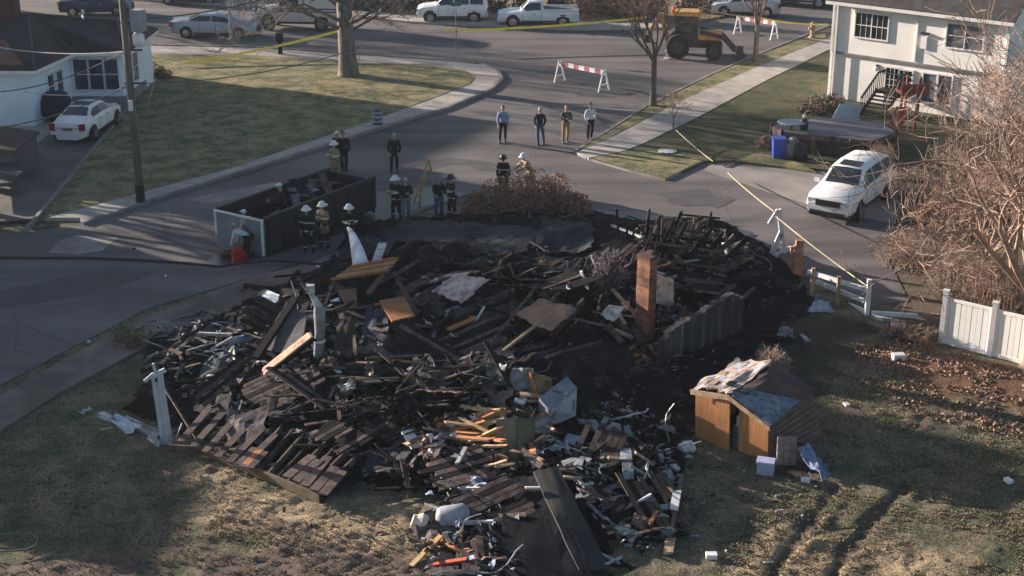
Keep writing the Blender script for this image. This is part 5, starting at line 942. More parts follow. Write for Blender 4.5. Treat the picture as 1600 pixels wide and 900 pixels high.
for k in range(28):
    mb = MB(); c = dpt(random.uniform(.5, DW - .5), random.uniform(1.8, DL - .4), random.uniform(.7, 1.5)); d = Vector((random.uniform(-1, 1), random.uniform(-1, 1), random.uniform(-.2, .3))).normalized() * random.uniform(.4, .9); mb.beam(c - d, c + d, .3, .04, jag=.05)
    tag(mb.build('scrap_board', [M_char, M_grey, M_charb][k % 3]), 'scrap board thrown into the open dumpster', 'scrap board', 'scrap boards in the dumpster')
# stepladder
q = at(660, 320); LD = thing('stepladder', 'tan wooden stepladder standing open on the sooty sidewalk between two groups of people', 'stepladder', tuple(q))
for s, dx in ((-1, 0), (1, 0)):
    mb = MB(); mb.beam(q + Vector((-.28 + (.14 if s > 0 else -.1), s * .28, 0)), q + Vector((.25, s * .16, 1.85)), .09, .05); mb.build('rail', M_pale, LD)
    mb = MB(); mb.beam(q + Vector((.62, s * .26, 0)), q + Vector((.3, s * .16, 1.85)), .06, .04); mb.build('leg', M_pale, LD)
for k in range(6): f = (k + .6) / 6; mb = MB(); c = q + Vector((-.26 + .5 * f, 0, 1.85 * f)); mb.box(c, (.1, .5 - .16 * f, .035)); mb.build('step', M_pale, LD)

# ------------------------------------------------ chimney, foundation wall, fences
q = at(1007, 538); hc = 2.9
CHM = thing('chimney', 'freestanding red brick chimney rising from the burnt rubble', 'chimney', (q.x, q.y, 0), R(0))
m = bpy.data.materials.new('brick'); m.use_nodes = True; N = m.node_tree.nodes; L = m.node_tree.links; b_ = N['Principled BSDF']; b_.inputs['Roughness'].default_value = .9
tc = N.new('ShaderNodeTexCoord'); sx = N.new('ShaderNodeSeparateXYZ'); L.new(tc.outputs['Object'], sx.inputs[0]); ad = N.new('ShaderNodeMath'); ad.operation = 'ADD'; L.new(sx.outputs[0], ad.inputs[0]); L.new(sx.outputs[1], ad.inputs[1]); cx_ = N.new('ShaderNodeCombineXYZ'); L.new(ad.outputs[0], cx_.inputs[0]); L.new(sx.outputs[2], cx_.inputs[1])
bk_ = N.new('ShaderNodeTexBrick'); L.new(cx_.outputs[0], bk_.inputs['Vector']); bk_.inputs['Color1'].default_value = (.42, .165, .085, 1); bk_.inputs['Color2'].default_value = (.22, .075, .045, 1); bk_.inputs['Mortar'].default_value = (.17, .12, .10, 1); bk_.inputs['Scale'].default_value = 1; bk_.inputs['Brick Width'].default_value = .22; bk_.inputs['Row Height'].default_value = .085; bk_.inputs['Mortar Size'].default_value = .012; sn = N.new('ShaderNodeTexNoise'); sn.inputs['Scale'].default_value = 1.6; sn.inputs['Detail'].default_value = 6; L.new(tc.outputs['Object'], sn.inputs['Vector']); sr = N.new('ShaderNodeMapRange'); sr.inputs[1].default_value = .38; sr.inputs[2].default_value = .62; sr.inputs[3].default_value = 1.1; sr.inputs[4].default_value = .3; L.new(sn.outputs[0], sr.inputs[0]); sh_ = N.new('ShaderNodeHueSaturation'); L.new(sr.outputs[0], sh_.inputs['Value']); L.new(bk_.outputs[0], sh_.inputs['Color']); L.new(sh_.outputs[0], b_.inputs['Base Color']); bp = N.new('ShaderNodeBump'); bp.inputs['Distance'].default_value = .02; L.new(bk_.outputs[1], bp.inputs['Height']); bp.invert = True; L.new(bp.outputs[0], b_.inputs['Normal'])
M_brick = m
mb = MB(); rc = Matrix.Rotation(R(-47), 3, 'Z')
hh = 0; random.seed(7)
for i in range(12): mb.box((q.x + random.uniform(-.008, .008), q.y + random.uniform(-.008, .008), hh + hc / 24), (.52, .35, hc / 12 - .002), rot=rc); hh += hc / 12
mb.build('shaft', m, CHM)
mb = MB(); mb.box((q.x, q.y, hc + .03), (.56, .39, .07), rot=rc); mb.box((q.x + .1, q.y + .05, hc + .12), (.22, .14, .1), rot=rc); mb.build('cap', mat('sooty_brick', (.10, .05, .04), (.05, .03, .03), .9, 6), CHM)
M_fw = mat('stained_block', (.014, .016, .02), (.07, .075, .09), .85, 1.4, lo=.44, hi=.60, c3=(.26, .27, .34), stretch=(2.4, 2.4, .25), bump=.3)
a = at(1035, 578); b = at(1160, 522); nw = (b - a).normalized(); mb = MB(); pf = lambda i: (.95, 1.15, 1.2, 1.25, 1.25, 1.3, 1.32, 1.3, 1.38, 1.4, 1.45, 1.42, 1.5, 1.52, 1.4, 1.25)[i]; prof = [.95, 1.25, 1.1, 1.4, 1.3, 1.5, 1.42, 1.62, 1.3]
for i in range(16): s0, s1 = a.lerp(b, i / 16), a.lerp(b, (i + 1) / 16); off = Vector((nw.y, -nw.x, 0)) * -.22; mb.add([s0 - Vector((0, 0, .2)), s1 - Vector((0, 0, .2)), s1 + Vector((0, 0, pf(i))), s0 + Vector((0, 0, pf(i))), s0 + off - Vector((0, 0, .2)), s1 + off - Vector((0, 0, .2)), s1 + off + Vector((0, 0, pf(i))), s0 + off + Vector((0, 0, pf(i)))], [(0, 1, 2, 3), (7, 6, 5, 4), (3, 2, 6, 7)] + [(0, 3, 7, 4), (1, 5, 6, 2)])
tag(mb.build('foundation_wall', M_fw), 'sooty block foundation wall with pale streaks right of the chimney', 'wall')
# white panel fence
FP = [at(1470, 536), at(1546, 556), at(1606, 572), at(1700, 600)]
WF = thing('panel_fence', 'tall white solid panel fence at the right edge above the leaf litter', 'fence', tuple(FP[0]))
M_wf = mat('vinyl_white', (.86, .85, .84), (.80, .78, .76), .5, 1.5, stretch=(6, 6, .3))
for p_ in FP[:3] : mb = MB(); mb.box((p_.x, p_.y, .85), (.15, .15, 1.75), rz=-.6); mb.build('post', M_white, WF); mb = MB(); mb.box((p_.x, p_.y, 1.75), (.19, .19, .06), rz=-.6); mb.build('post_cap', M_white, WF)
for a, b in zip(FP[:-1], FP[1:]):
    d = (b - a).normalized(); mb = MB(); n = int((b - a).length / .16); off = Vector((-d.y, d.x, 0))
    for i in range(n): mb.beam(a.lerp(b, (i + .06) / n) + Vector((0, 0, .78)) + off * .004 * (i % 2), a.lerp(b, (i + .97) / n) + Vector((0, 0, .78)) + off * .004 * (i % 2), .03, 1.42)
    mb.beam(a + Vector((0, 0, 1.5)), b + Vector((0, 0, 1.5)), .06, .1); mb.beam(a + Vector((0, 0, .08)), b + Vector((0, 0, .08)), .06, .12); mb.build('panel', M_wf, WF)
# rail fence
RF = thing('rail_fence', 'weathered pale post-and-rail fence running from the burnt orange post to the white post', 'fence', tuple(at(1255, 440)))
for (u0, v0, u1, v1, z0) in ((1262, 424, 1352, 452, .85), (1275, 440, 1350, 470, .5), (1302, 466, 1352, 487, .12)):
    a = at(u0, v0 + 20, z0); b = at(u1, v1 + 20, z0); a = ray_plane(u0, v0, at(1262, 458), Vector((.2, -1, 0)).normalized()); b = ray_plane(u1, v1, at(1354, 490), Vector((.2, -1, 0)).normalized()); mb = MB(); mb.beam(a, b, .07, .15, jag=.02); mb.build('rail', M_white, RF)
q = at(1354, 492); mb = MB(); mb.box((q.x, q.y, .62), (.14, .14, 1.25)); mb.build('post', M_white, RF)
for u_, v_ in ((1268, 462), (1308, 476)): q = at(u_, v_); mb = MB(); mb.box((q.x, q.y, .5), (.12, .12, 1.0)); mb.build('post', M_pale, RF)
mb = MB(); a, b = at(1362, 489, .08), at(1440, 494, .12); mb.beam(a, b, .1, .14, jag=.02); tag(mb.build('fallen_rail', M_white), 'fallen white fence rail lying right of the white post', 'fence rail')
mb = MB(); a, b = at(1362, 493, .05), at(1402, 503, .05); mb.beam(a, b, .2, .08, jag=.05); tag(mb.build('fallen_rail', M_dirtyw), 'dirty grey fence rail lying under the fallen white one', 'fence rail')
mb = MB(); a, b = at(1435, 490, .3), at(1472, 494, .35); mb.beam(a, b, .06, .12, jag=.02); tag(mb.build('fallen_rail', M_pale), 'short pale rail leaning on the end post of the white panel fence', 'fence rail')
for k, (u0, v0, u1, v1) in enumerate(((1405, 503, 1470, 508), (1425, 513, 1466, 516))):
    mb = MB(); mb.beam(at(u0, v0, .1), at(u1, v1, .3), .05, .1, jag=.05); tag(mb.build('fallen_rail', M_brownw), ('longer', 'shorter')[k] + ' brown rail lying in the weeds left of the white panel fence', 'fence rail')
# bent white post, burnt orange posts
def vp(u, v, base): return ray_plane(u, v, base, Vector((0, -1, 0)))
q = at(1212, 408); mb = MB(); c = lambda u, v: vp(u, v, q); mb.beam(c(1217, 327), c(1222, 365), .17, .12, up=(0, 1, 0)); mb.beam(c(1216, 328), c(1202, 350), .14, .1, up=(0, 1, 0)); mb.beam(c(1221, 362), c(1206, 396), .17, .1, up=(0, 1, 0)); mb.beam(c(1221, 362), c(1227, 395), .15, .1, up=(0, 1, 0)); mb.beam(c(1206, 400), c(1236, 386), .09, .08, up=(0, 1, 0)); mb.beam(c(1209, 380), c(1226, 382), .05, .05, up=(0, 1, 0)); mb.beam(c(1214, 396) , q, .1, .1)
tag(mb.build('bent_post', M_white), 'white bent A-shaped frame standing at the right end of the rubble', 'frame')
q = at(1246, 432); mb = MB(); c = lambda u, v: vp(u, v, q); mb.beam(c(1250, 375), c(1244, 430), .26, .2, up=(0, 1, 0), w2=.32); mb.beam(c(1238, 385), c(1236, 420), .12, .14, up=(0, 1, 0)); mb.beam(c(1254, 408), c(1254, 434), .1, .1, up=(0, 1, 0)); mb.beam(c(1236, 392), c(1250, 378), .1, .1, up=(0, 1, 0))
tag(mb.build('scorched_post', mat('scorched', (.50, .28, .19), (.28, .13, .09), .85, 4)), 'scorched orange-pink post stump at the left end of the rail fence', 'post')
q = at(1195, 425); mb = MB(); c = lambda u, v: vp(u, v, q); mb.tube([c(1186, 388), c(1193, 400), c(1197, 432)], [.12, .1, .08], 6); tag(mb.build('twisted_post', M_brownw), 'brown twisted post just left of the white bent frame', 'post')
# ------------------------------------------------ fallen shed
F0 = at(1088, 688); F1 = at(1200, 724); fx = (F1 - F0).normalized(); fy = Vector((-fx.y, fx.x, 0)); W_ = (F1 - F0).length; D_ = 2.1
SH = thing('shed', 'leaning orange-brown garden shed with a torn plywood roof in the right yard', 'shed', tuple(F0))
M_sh = mat('shed_siding_lit', (.49, .22, .088), (.34, .15, .06), .8, 2, stretch=(6, 6, .4)); M_sh2 = mat('shed_siding_shaded', (.16, .11, .09), (.10, .07, .06), .85, 2, stretch=(1, 1, 14))  # front and left walls coloured as sunlit, right and back as shaded
def sp3(x, y, z, lean=.0): return F0 + fx * (x + z * -.07) + fy * (y + z * .05) + Vector((0, 0, z))
def quad(name, q, m, th=.04, par=SH):
    mb = MB(); q = [Vector(p_) for p_ in q]; n = (q[1] - q[0]).cross(q[2] - q[0]).normalized() * th; mb.add(q + [p_ + n for p_ in q], [(3, 2, 1, 0), (4, 5, 6, 7), (0, 1, 5, 4), (1, 2, 6, 5), (2, 3, 7, 6), (3, 0, 4, 7)]); return mb.build(name, m, par)
pk_ = lambda x: 1.42 + .16 * (1 - abs(x / W_ - .5) * 2) - .34 * max(0, x / W_ - .5) * 2
for x0, x1, y_ in ((0, .62, 0), (.66, 1.08, -.09), (1.32, W_, 0)): quad('wall', [sp3(x0, y_, 0), sp3(x1, y_, 0), sp3(x1, y_, pk_(x1)), sp3(x0, y_, pk_(x0))], M_sh)
quad('wall', [sp3(0, 0, 0), sp3(0, 0, 1.4), sp3(0, D_, 1.5), sp3(0, D_, 0)], M_sh)
quad('wall', [sp3(0, D_, 0), sp3(0, D_, 1.5), sp3(W_ / 2, D_, 1.7), sp3(W_, D_, 1.3), sp3(W_, D_, 0)][:4], M_sh2); quad('wall', [sp3(W_, 0, .0), sp3(W_ + .42, D_, .0), sp3(W_ + .12, D_, 1.25), sp3(W_, 0, 1.05)], M_sh2)
mb = MB()
for k in range(7): a, b = sp3(W_ + .06 + .05 * (7 - k) / 7, 0, .12 + .14 * k), sp3(W_ + .48 - .03 * k, D_, .15 + .16 * k); mb.beam(a, b, .02, .03)
mb.build('batten', mat('grey_batten', (.19, .16, .145), (.11, .09, .08)), SH)
mb = MB(); mb.sheet([sp3(-.1, -.12, 1.46), sp3(W_ * .5, -.15, 1.62), sp3(W_ * .55, D_ + .1, 1.80), sp3(-.08, D_ + .1, 1.6)], 10, .09, .04, 4, 3.5, .09); mb.build('roof', M_ply, SH)
mb = MB(); mb.sheet([sp3(W_ * .5, -.12, 1.63), sp3(W_ + .12, -.14, 1.12), sp3(W_ + .3, D_ + .1, 1.36), sp3(W_ * .55, D_ + .1, 1.81)], 10, .07, .04, 9, 3.5, .05); mb.build('roof', mat('roof_felt', (.10, .07, .065), (.06, .045, .045), .9, 3), SH)
mb = MB(); mb.sheet([sp3(W_ * .52, -.16, 1.67), sp3(W_ + .16, -.18, 1.16), sp3(W_ + .26, 1.3, 1.33), sp3(W_ * .56, .35, 1.71)], 8, .04, .03, 11, 3, .03); tag(mb.build('tarp', M_blue), 'dark blue-grey tarp draped over the right roof slope of the shed', 'tarp')
for k, (x, y_, s_) in enumerate(((.35, .4, .35), (.55, 1.0, .25), (.65, 1.55, .38), (.2, 1.5, .3), (.1, .9, .2), (.7, .3, .2), (.45, 1.7, .3), (.25, .15, .2))): z = 1.53 + .12 * x; quad('roof_scrap', [sp3(x, y_, z + .06), sp3(x + s_, y_, z + .06 + .08 * s_), sp3(x + s_, y_ + s_ * 1.2, z + .1), sp3(x, y_ + s_ * 1.2, z + .07)], (M_dirtyw, M_pale, M_char)[k % 3], .02)  # pale roof scraps; the black ones paint the dark of torn holes
quad('fascia', [sp3(-.1, -.14, 1.34), sp3(W_ * .5, -.16, 1.50), sp3(W_ * .5, -.16, 1.64), sp3(-.1, -.14, 1.48)], M_pale, .03); quad('fascia', [sp3(W_ * .5, -.17, 1.50), sp3(W_ + .12, -.17, 1.00), sp3(W_ + .12, -.17, 1.12), sp3(W_ * .5, -.17, 1.64)], M_pale, .03)
quad('sill', [sp3(.6, -.12, .0), sp3(1.35, -.12, 0), sp3(1.35, -.12, .07), sp3(.6, -.12, .07)], M_white, .03)
mb = MB(); c = sp3(1.18, .3, .35); mb.box(c, (.3, .3, .6), rz=.4); mb.box(c + Vector((.02, 0, .45)), (.22, .2, .3), rz=.7, mi=1); tag(mb.build('box', [M_blue, M_white]), 'grey-blue boxes standing inside the open shed doorway', 'box')

# ------------------------------------------------ large pieces of the wreck
NB = [0]
def bd(name, u0, v0, z0, u1, v1, z1, w_, h_, m, lab, cat=None, par=None, jag=.03, mb=None):
    mb = MB(); mb.beam(am(u0, v0, z0), am(u1, v1, z1), w_, h_, jag=jag); o = mb.build(name, m, par)
    return tag(o, lab, cat or 'board') if par is None else o
def sh(name, q, m, lab, cat, n=7, amp=.06, th=.03, seed=1, fr=3, rag=.05, par=None):
    mb = MB(); mb.sheet([am(*p_) for p_ in q], n, amp, th, seed, fr, rag); o = mb.build(name, m, par); return tag(o, lab, cat) if par is None else o
# charred roof frame
RFm = thing('burnt_roof_frame', 'collapsed charred roof frame of rafters and battens behind the brick chimney', 'roof frame', tuple(am(1080, 400)))
random.seed(11)
for i in range(8): u = 1000 + i * 19; bd('rafter', u - 8, 425 - i * 2, .25, u + 34, 338 + i * 5, .9 + .5 * random.random(), .09, .16, M_char if i % 3 else M_charb, None, par=RFm)
for i in range(6): bd('batten', 1000 + i * 6, 352 + i * 13, 1.05 - .12 * i, 1120 + i * 4, 366 + i * 14, 1.1 - .12 * i, .08, .06, M_char if i % 2 else M_brownw, None, par=RFm)
bd('long_batten', 1060, 335, .2, 1125, 341, .2, .08, .06, M_char, 'upper of two thin charred battens sticking out over the road behind the chimney'); bd('long_batten', 1075, 345, .25, 1152, 356, .15, .08, .07, M_char, 'lower and longer of two thin charred battens sticking out over the road behind the chimney')
for k, (u0, v0, u1, v1) in enumerate(((1013, 340, 1010, 400), (1032, 335, 1026, 385), (1065, 330, 1040, 380), (1020, 355, 1000, 410))): mb = MB(); b0 = am(u1, v1 + 8, 0); mb.beam(b0, vp(u0, v0, b0), .09, .09, up=(0, 1, 0), jag=.05); tag(mb.build('charred_stud', (M_char, M_charb)[k % 2]), 'charred upright stud still standing among the fallen rafters', 'stud', 'charred uprights behind the chimney')
for k, (u0, v0, u1, v1, w_, m, lab) in enumerate(((957, 352, 1006, 372, .16, M_dirtyw, 'pale grey board slanting down at the left end of the fallen rafters'), (1022, 419, 1064, 405, .1, M_pale, 'thin pale stick pointing up and right from the chimney top'), (1024, 424, 1075, 440, .13, M_white, 'white board lying just right of the chimney top'), (1056, 442, 1077, 455, .1, M_dirtyw, 'short whitish stick below the white board right of the chimney'), (924, 400, 937, 430, .1, M_dirtyw, 'thin pale upright stick standing left of the chimney in the burnt shrub'), (908, 424, 919, 452, .12, M_dirtyw, 'pale lath leaning in the black ash left of the burnt shrub'), (885, 408, 889, 430, .06, M_grey, 'short thin grey stick standing in the flat black ash'), (1130, 380, 1142, 415, .12, M_white, 'white sliver leaning at the right end of the burnt rafters'))):
    mb = MB(); b0 = am(u1, v1, .15); mb.beam(b0, vp(u0, v0, b0) if abs(u1 - u0) < 20 else am(u0, v0, .5), w_, .05, up=(0, .3, 1), jag=.02); tag(mb.build('stick', m), lab, 'stick')
twig_bush('burnt_shrub', am(948, 455), .9, .8, 1.5, 90, 'grey-mauve burnt shrub left of the brick chimney', mat('mauve_twig', (.16, .13, .15), (.09, .07, .08)), 21, .025)
sh('insulation_piece', [(1022, 476, .5), (1054, 478, .5), (1052, 436, 1.2), (1024, 426, 1.3)], mat('insulation', (.62, .48, .40), (.40, .28, .22), .95, 5, c3=(.1, .07, .06)), 'pale pink-cream insulation torn open just right of the chimney', 'insulation', amp=.12)
sh('insulation_piece', [(1046, 485, .05), (1066, 478, .1), (1058, 452, .4), (1046, 455, .4)], MATS['insulation'], 'smaller scrap of pinkish insulation at the lower right of the larger one', 'insulation', amp=.1)
sh('metal_sheet', [(938, 492, .5), (960, 502, .4), (978, 480, .9), (950, 478, 1.0)], M_white, 'bright white crumpled metal scrap left of the chimney foot', 'scrap metal', amp=.12)
for k, (u0, v0, u1, v1, m, lab) in enumerate(((960, 515, 990, 528, M_pale, 'short tan board lying at the chimney foot, lower'), (962, 500, 985, 520, M_brownw, 'brown board crossing the tan one at the chimney foot'), (950, 508, 972, 536, M_charb, 'dark burnt board left of the tan one at the chimney foot'), (990, 510, 1003, 536, M_brownw, 'narrow brown board against the foot of the chimney'))): bd('board', u0, v0, .3, u1, v1, .15, .2, .06, m, lab)
# orange lumber bundle
for k in range(7): bd('lumber', 520 + k * 5, 436 - k * 3.2, .5 + .02 * k, 600 + k * 3.5, 424 - k * 3.6, .62 + .02 * k, .12, .06, (M_orange, M_yel, M_pale)[k % 3], 'bright orange-tan split lumber in the fanned bundle below the water jet', 'lumber', jag=.12).__setitem__('group', 'fanned bundle of split lumber')
bd('board', 598, 380, .9, 588, 408, .5, .28, .05, M_dirtyw, 'whitish board standing up behind the fanned orange lumber')
sh('cardboard', [(525, 452, .6), (557, 450, .6), (558, 480, .3), (543, 482, .3)], mat('brown_card', (.24, .12, .08), (.18, .09, .06), .8, 2), 'flat reddish-brown panel below the fanned orange lumber', 'panel', amp=.01)
sh('wood_panel', [(592, 470, .9), (632, 464, 1.0), (648, 494, .8), (612, 503, .65)], mat('orange_panel', (.33, .14, .05), (.24, .10, .04), .8, 2), 'square orange-brown panel lying in the black middle of the heap', 'panel', amp=.01, th=.05, rag=.01)
sh('plywood_sheet', [(670, 456, .75), (724, 476, .7), (768, 436, 1.0), (712, 426, 1.0)], M_ply, 'large ashy grey plywood sheet in the centre of the heap', 'plywood', 10, .03, .04, 5, 3, .07)
sh('plywood_sheet', [(800, 492, .7), (860, 520, .6), (906, 482, .95), (845, 466, 1.0)], mat('burnt_ply', (.46, .27, .18), (.26, .16, .13), .9, 2.5, bump=.4, c3=(.08, .06, .06)), 'orange-grey burnt plywood sheet right of the centre of the heap', 'plywood', 10, .04, .04, 7, 3, .07)
bd('beam', 912, 470, .8, 862, 524, .45, .1, .2, M_charb, 'black slanting beam along the right edge of the orange-grey plywood')
for k in range(6): bd('rafter_strip', 632 + k * 14, 452 - k * 5, .25, 668 + k * 16, 440 - k * 3, .4, .22, .05, (M_brownw, M_ply, M_charb)[k % 3], 'brown-grey roofing board left of the large ashy plywood sheet').__setitem__('group', 'roofing boards left of the large plywood')
for k in range(6): bd('rafter', 735 + k * 16, 462 + k * 7, .3, 800 + k * 10, 490 + k * 6, .25, .14, .1, (M_brownw, M_charb)[k % 2], 'dark brown rafter between the two plywood sheets').__setitem__('group', 'rafters between the two plywood sheets')
bd('pole', 786, 548, .75, 866, 486, 1.15, .07, .07, M_pale, 'long thin tan pole lying over the orange-grey plywood', 'pole'); bd('pole', 760, 545, .6, 838, 448, 1.1, .07, .07, M_charb, 'long dark pole crossing left of the tan one', 'pole')
bd('board', 700, 515, .4, 742, 497, .55, .22, .04, M_orange, 'splintered orange board in the centre, left of the thin white upright'); bd('stick', 743, 502, .4, 757, 479, .9, .09, .05, M_white, 'thin white upright stick at the tip of the splintered orange board', 'stick'); bd('board', 708, 478, .3, 745, 498, .4, .25, .05, M_grey, 'grey plank pointing from the large plywood sheet to the white stick')
bd('board', 410, 582, .35, 484, 524, .9, .42, .05, mat('scorched_board', (.50, .31, .22), (.26, .15, .12), .9, 3, c3=(.08, .05, .05)), 'wide scorched pinkish-orange board slanting up at the left of the heap', jag=.1)
bd('beam', 412, 590, .2, 490, 528, .75, .1, .16, M_char, 'black beam under the wide scorched board')
sh('roof_slab', [(404, 552, .2), (470, 555, .25), (482, 492, .85), (448, 470, .9)], mat('grey_slab', (.085, .08, .09), (.05, .047, .055), .9, 2, bump=.3), 'flat dark grey roof slab at the left of the grey pipe', 'roof slab', 7, .03, .06, 3, 2, .06)
bd('beam', 400, 560, .3, 462, 466, 1.0, .22, .14, M_char, 'long black beam across the dark grey roof slab')
PI_ = thing('flue_pipe', 'upright dented grey flue pipe with a white strap at the left of the heap', 'pipe', tuple(am(498, 560))); b0 = am(498, 562, 0); mb = MB(); c = lambda u, v: vp(u, v, b0); mb.tube([c(497, 558), c(500, 520), c(499, 486), c(497, 478)], [.14, .15, .17, .1], 12); mb.build('pipe', mat('flue', (.24, .27, .31), (.13, .15, .17), .5, 3, metal=.3), PI_, smooth=True, sharp=50); mb = MB(); mb.lathe([(.175, -.03), (.175, .03)], c(499, 532), 12); mb.build('strap', M_white, PI_)
mb = MB(); mb.tube([c(484, 455), c(493, 470), c(498, 480)], [.06, .1, .12], 8); mb.box(c(485, 451), (.22, .18, .22)); tag(mb.build('bent_duct', M_dirtyw), 'bent grey duct with a white cap above the upright flue pipe', 'duct')
# left cluster of scrap
random.seed(21)
for k in range(26): u, v = random.uniform(225, 365), random.uniform(503, 560); a = am(u, v, .3); d = Vector((random.uniform(-1, 1), random.uniform(-.6, .6), random.uniform(-.25, .35))).normalized() * random.uniform(.2, .6); mb = MB(); mb.tube([a - d, a + d * .2 + Vector((0, 0, .06)), a + d], .025, 5); tag(mb.build('metal_tube', (M_metal, M_grey, M_dirtyw)[k % 3]), 'bent grey metal tube in the scrap pile right of the yellow-green shrub', 'metal tube', 'bent tubes in the left scrap pile')
bd('rail', 310, 521, .4, 362, 523, .45, .1, .08, M_dirtyw, 'straight pale rail on top of the left scrap pile', 'rail'); bd('rail', 330, 546, .3, 364, 527, .45, .06, .06, M_metal, 'slanting grey rail meeting the straight pale one on the left scrap pile', 'rail')
sh('tarp', [(303, 600, .1), (370, 600, .1), (368, 540, .4), (325, 560, .3)], mat('dark_green_sheet', (.05, .07, .075), (.025, .035, .04), .5, 3, bump=.3), 'dark grey-green sheet draped between the left scrap pile and the roof slab', 'tarp', 8, .12)
sh('tarp', [(355, 540, .2), (400, 530, .2), (392, 520, .4), (362, 528, .3)], M_blue, 'small blue-grey scrap of sheeting right of the left scrap pile', 'tarp', 5, .08)
sh('siding_panel', [(400, 462, .4), (430, 475, .4), (440, 462, .6), (415, 452, .6)], M_blue, 'crumpled pale blue siding under the sagging brown roof edge', 'siding', 5, .1)
bd('beam', 383, 447, .25, 470, 458, .5, .12, .18, M_char, 'black sagging beam below the brown sidewalk at the upper left of the heap'); bd('stick', 438, 462, .3, 522, 412, 1.0, .07, .07, M_char, 'long charred stick rising toward the fanned orange lumber', 'stick')
# white column piece and torn sheet on the left
b0 = at(262, 697); mb = MB(); c = lambda u, v: vp(u, v, b0); mb.beam(c(261, 694), c(245, 585), .3, .1, up=(0, 1, 0)); mb.beam(c(257, 694), c(241, 588), .05, .16, up=(0, 1, 0)); mb.beam(c(265, 694), c(249, 588), .05, .16, up=(0, 1, 0)); mb.beam(c(245, 590), c(239, 568), .05, .08, up=(0, 1, 0)); mb.beam(c(240, 584), c(226, 596), .09, .06, up=(0, 1, 0)); mb.beam(c(246, 584), c(258, 578), .12, .06, up=(0, 1, 0)); mb.box(c(245, 592), (.06, .18, .1), mi=1)
tag(mb.build('door_frame_piece', [mat('bluish_white', (.52, .56, .64), (.42, .45, .52), .6, 2), M_black]), 'tall pale grey-white frame piece standing upright at the left edge of the heap', 'frame piece')
M_ts = mat('torn_sheet', (.42, .45, .50), (.26, .29, .33), .5, 3, metal=.2, c3=(.12, .13, .15))
sh('torn_sheet', [(117, 645, .05), (180, 660, .12), (178, 648, .2), (140, 636, .1)], M_ts, 'torn pale metal sheet, left tip pointing onto the grass', 'metal sheet', 8, .1, .02, 3, 3, .08)
sh('torn_sheet', [(172, 660, .1), (200, 680, .1), (228, 668, .35), (180, 645, .2)], mat('torn_sheet_blue', (.40, .50, .62), (.30, .38, .48), .5, 3), 'bluish torn metal sheet in the middle of the pale strip on the grass', 'metal sheet', 8, .1, .02, 5, 3, .08)
sh('torn_sheet', [(190, 664, .1), (250, 690, .1), (248, 672, .3), (198, 650, .25)], M_ts, 'grey torn metal sheet reaching the foot of the upright frame piece', 'metal sheet', 8, .1, .02, 7, 3, .08)
sh('torn_sheet', [(228, 686, .1), (248, 700, .1), (250, 690, .3), (236, 680, .3)], M_ts, 'small crumpled metal scrap directly left of the frame piece foot', 'metal sheet', 6, .08, .02, 8, 3, .05)
bd('stick', 158, 672, .06, 176, 668, .08, .06, .03, M_dirtyw, 'short pale stick on the grass below the torn sheet', 'stick'); bd('board', 232, 706, .06, 264, 743, .06, .14, .04, M_yel, 'tan plank lying on the grass below the upright frame piece'); bd('board', 219, 704, .05, 238, 727, .05, .16, .04, M_brownw, 'greyish plank left of the tan one on the grass')
bd('pole', 256, 604, .9, 318, 703, .15, .06, .06, M_brownw, 'long thin brown pole leaning down to the corner of the deck', 'pole'); bd('stick', 275, 685, .15, 284, 662, .5, .03, .03, M_dirtyw, 'thin pale stick beside the leaning brown pole', 'stick')
sh('scorched_sheet', [(190, 640, .02), (245, 660, .05), (246, 605, .7), (225, 612, .5)], M_char, 'black scorched sheet leaning behind the upright frame piece', 'panel', 6, .08, .04, 9)
# collapsed deck with joists
DK = thing('collapsed_deck', 'collapsed timber deck with bare parallel joists at the lower left of the heap', 'deck', tuple(at(400, 720)))
def j(u0, v0, z0, u1, v1, z1, w_, h_, m, nm='joist'): mb = MB(); mb.beam(at(u0, v0, z0), at(u1, v1, z1), w_, h_, jag=.02); return mb.build(nm, m, DK)
j(262, 700, .3, 320, 703, .3, .07, .2, M_brownw, 'rim_joist'); j(318, 703, .28, 500, 779, .25, .09, .22, mat('weathered_beam', (.16, .12, .085), (.10, .075, .05), .85, 3), 'rim_joist'); j(500, 779, .25, 556, 716, .35, .07, .2, M_char, 'rim_joist')
for k in range(8): j(388 + k * 15, 731 + k * 6.3, .28, 440 + k * 17, 668 + k * 6.5, .4, .055, .17, (MATS['weathered_beam'], M_charb)[k % 2])
M_db = mat('scorched_decking', (.12, .085, .078), (.05, .037, .036), .9, 2.5, bump=.4, c3=(.02, .018, .018))
for k in range(6): j(282 + k * 19, 690 + k * 8, .42, 330 + k * 20, 634 + k * 9, .5, .2, .03, M_db, 'deck_board')
for k in range(3): j(372 + k * 9, 726 + k * 3, .42, 398 + k * 8, 700 + k * 3, .48, .2, .03, M_orange if k == 1 else M_db, 'deck_board')
for k in range(5): j(448 + k * 14, 745 + k * 7, .45, 488 + k * 12, 712 + k * 6 - (k == 2) * 10, .58, .26, .035, M_db if k % 2 else M_brownw, 'deck_board')
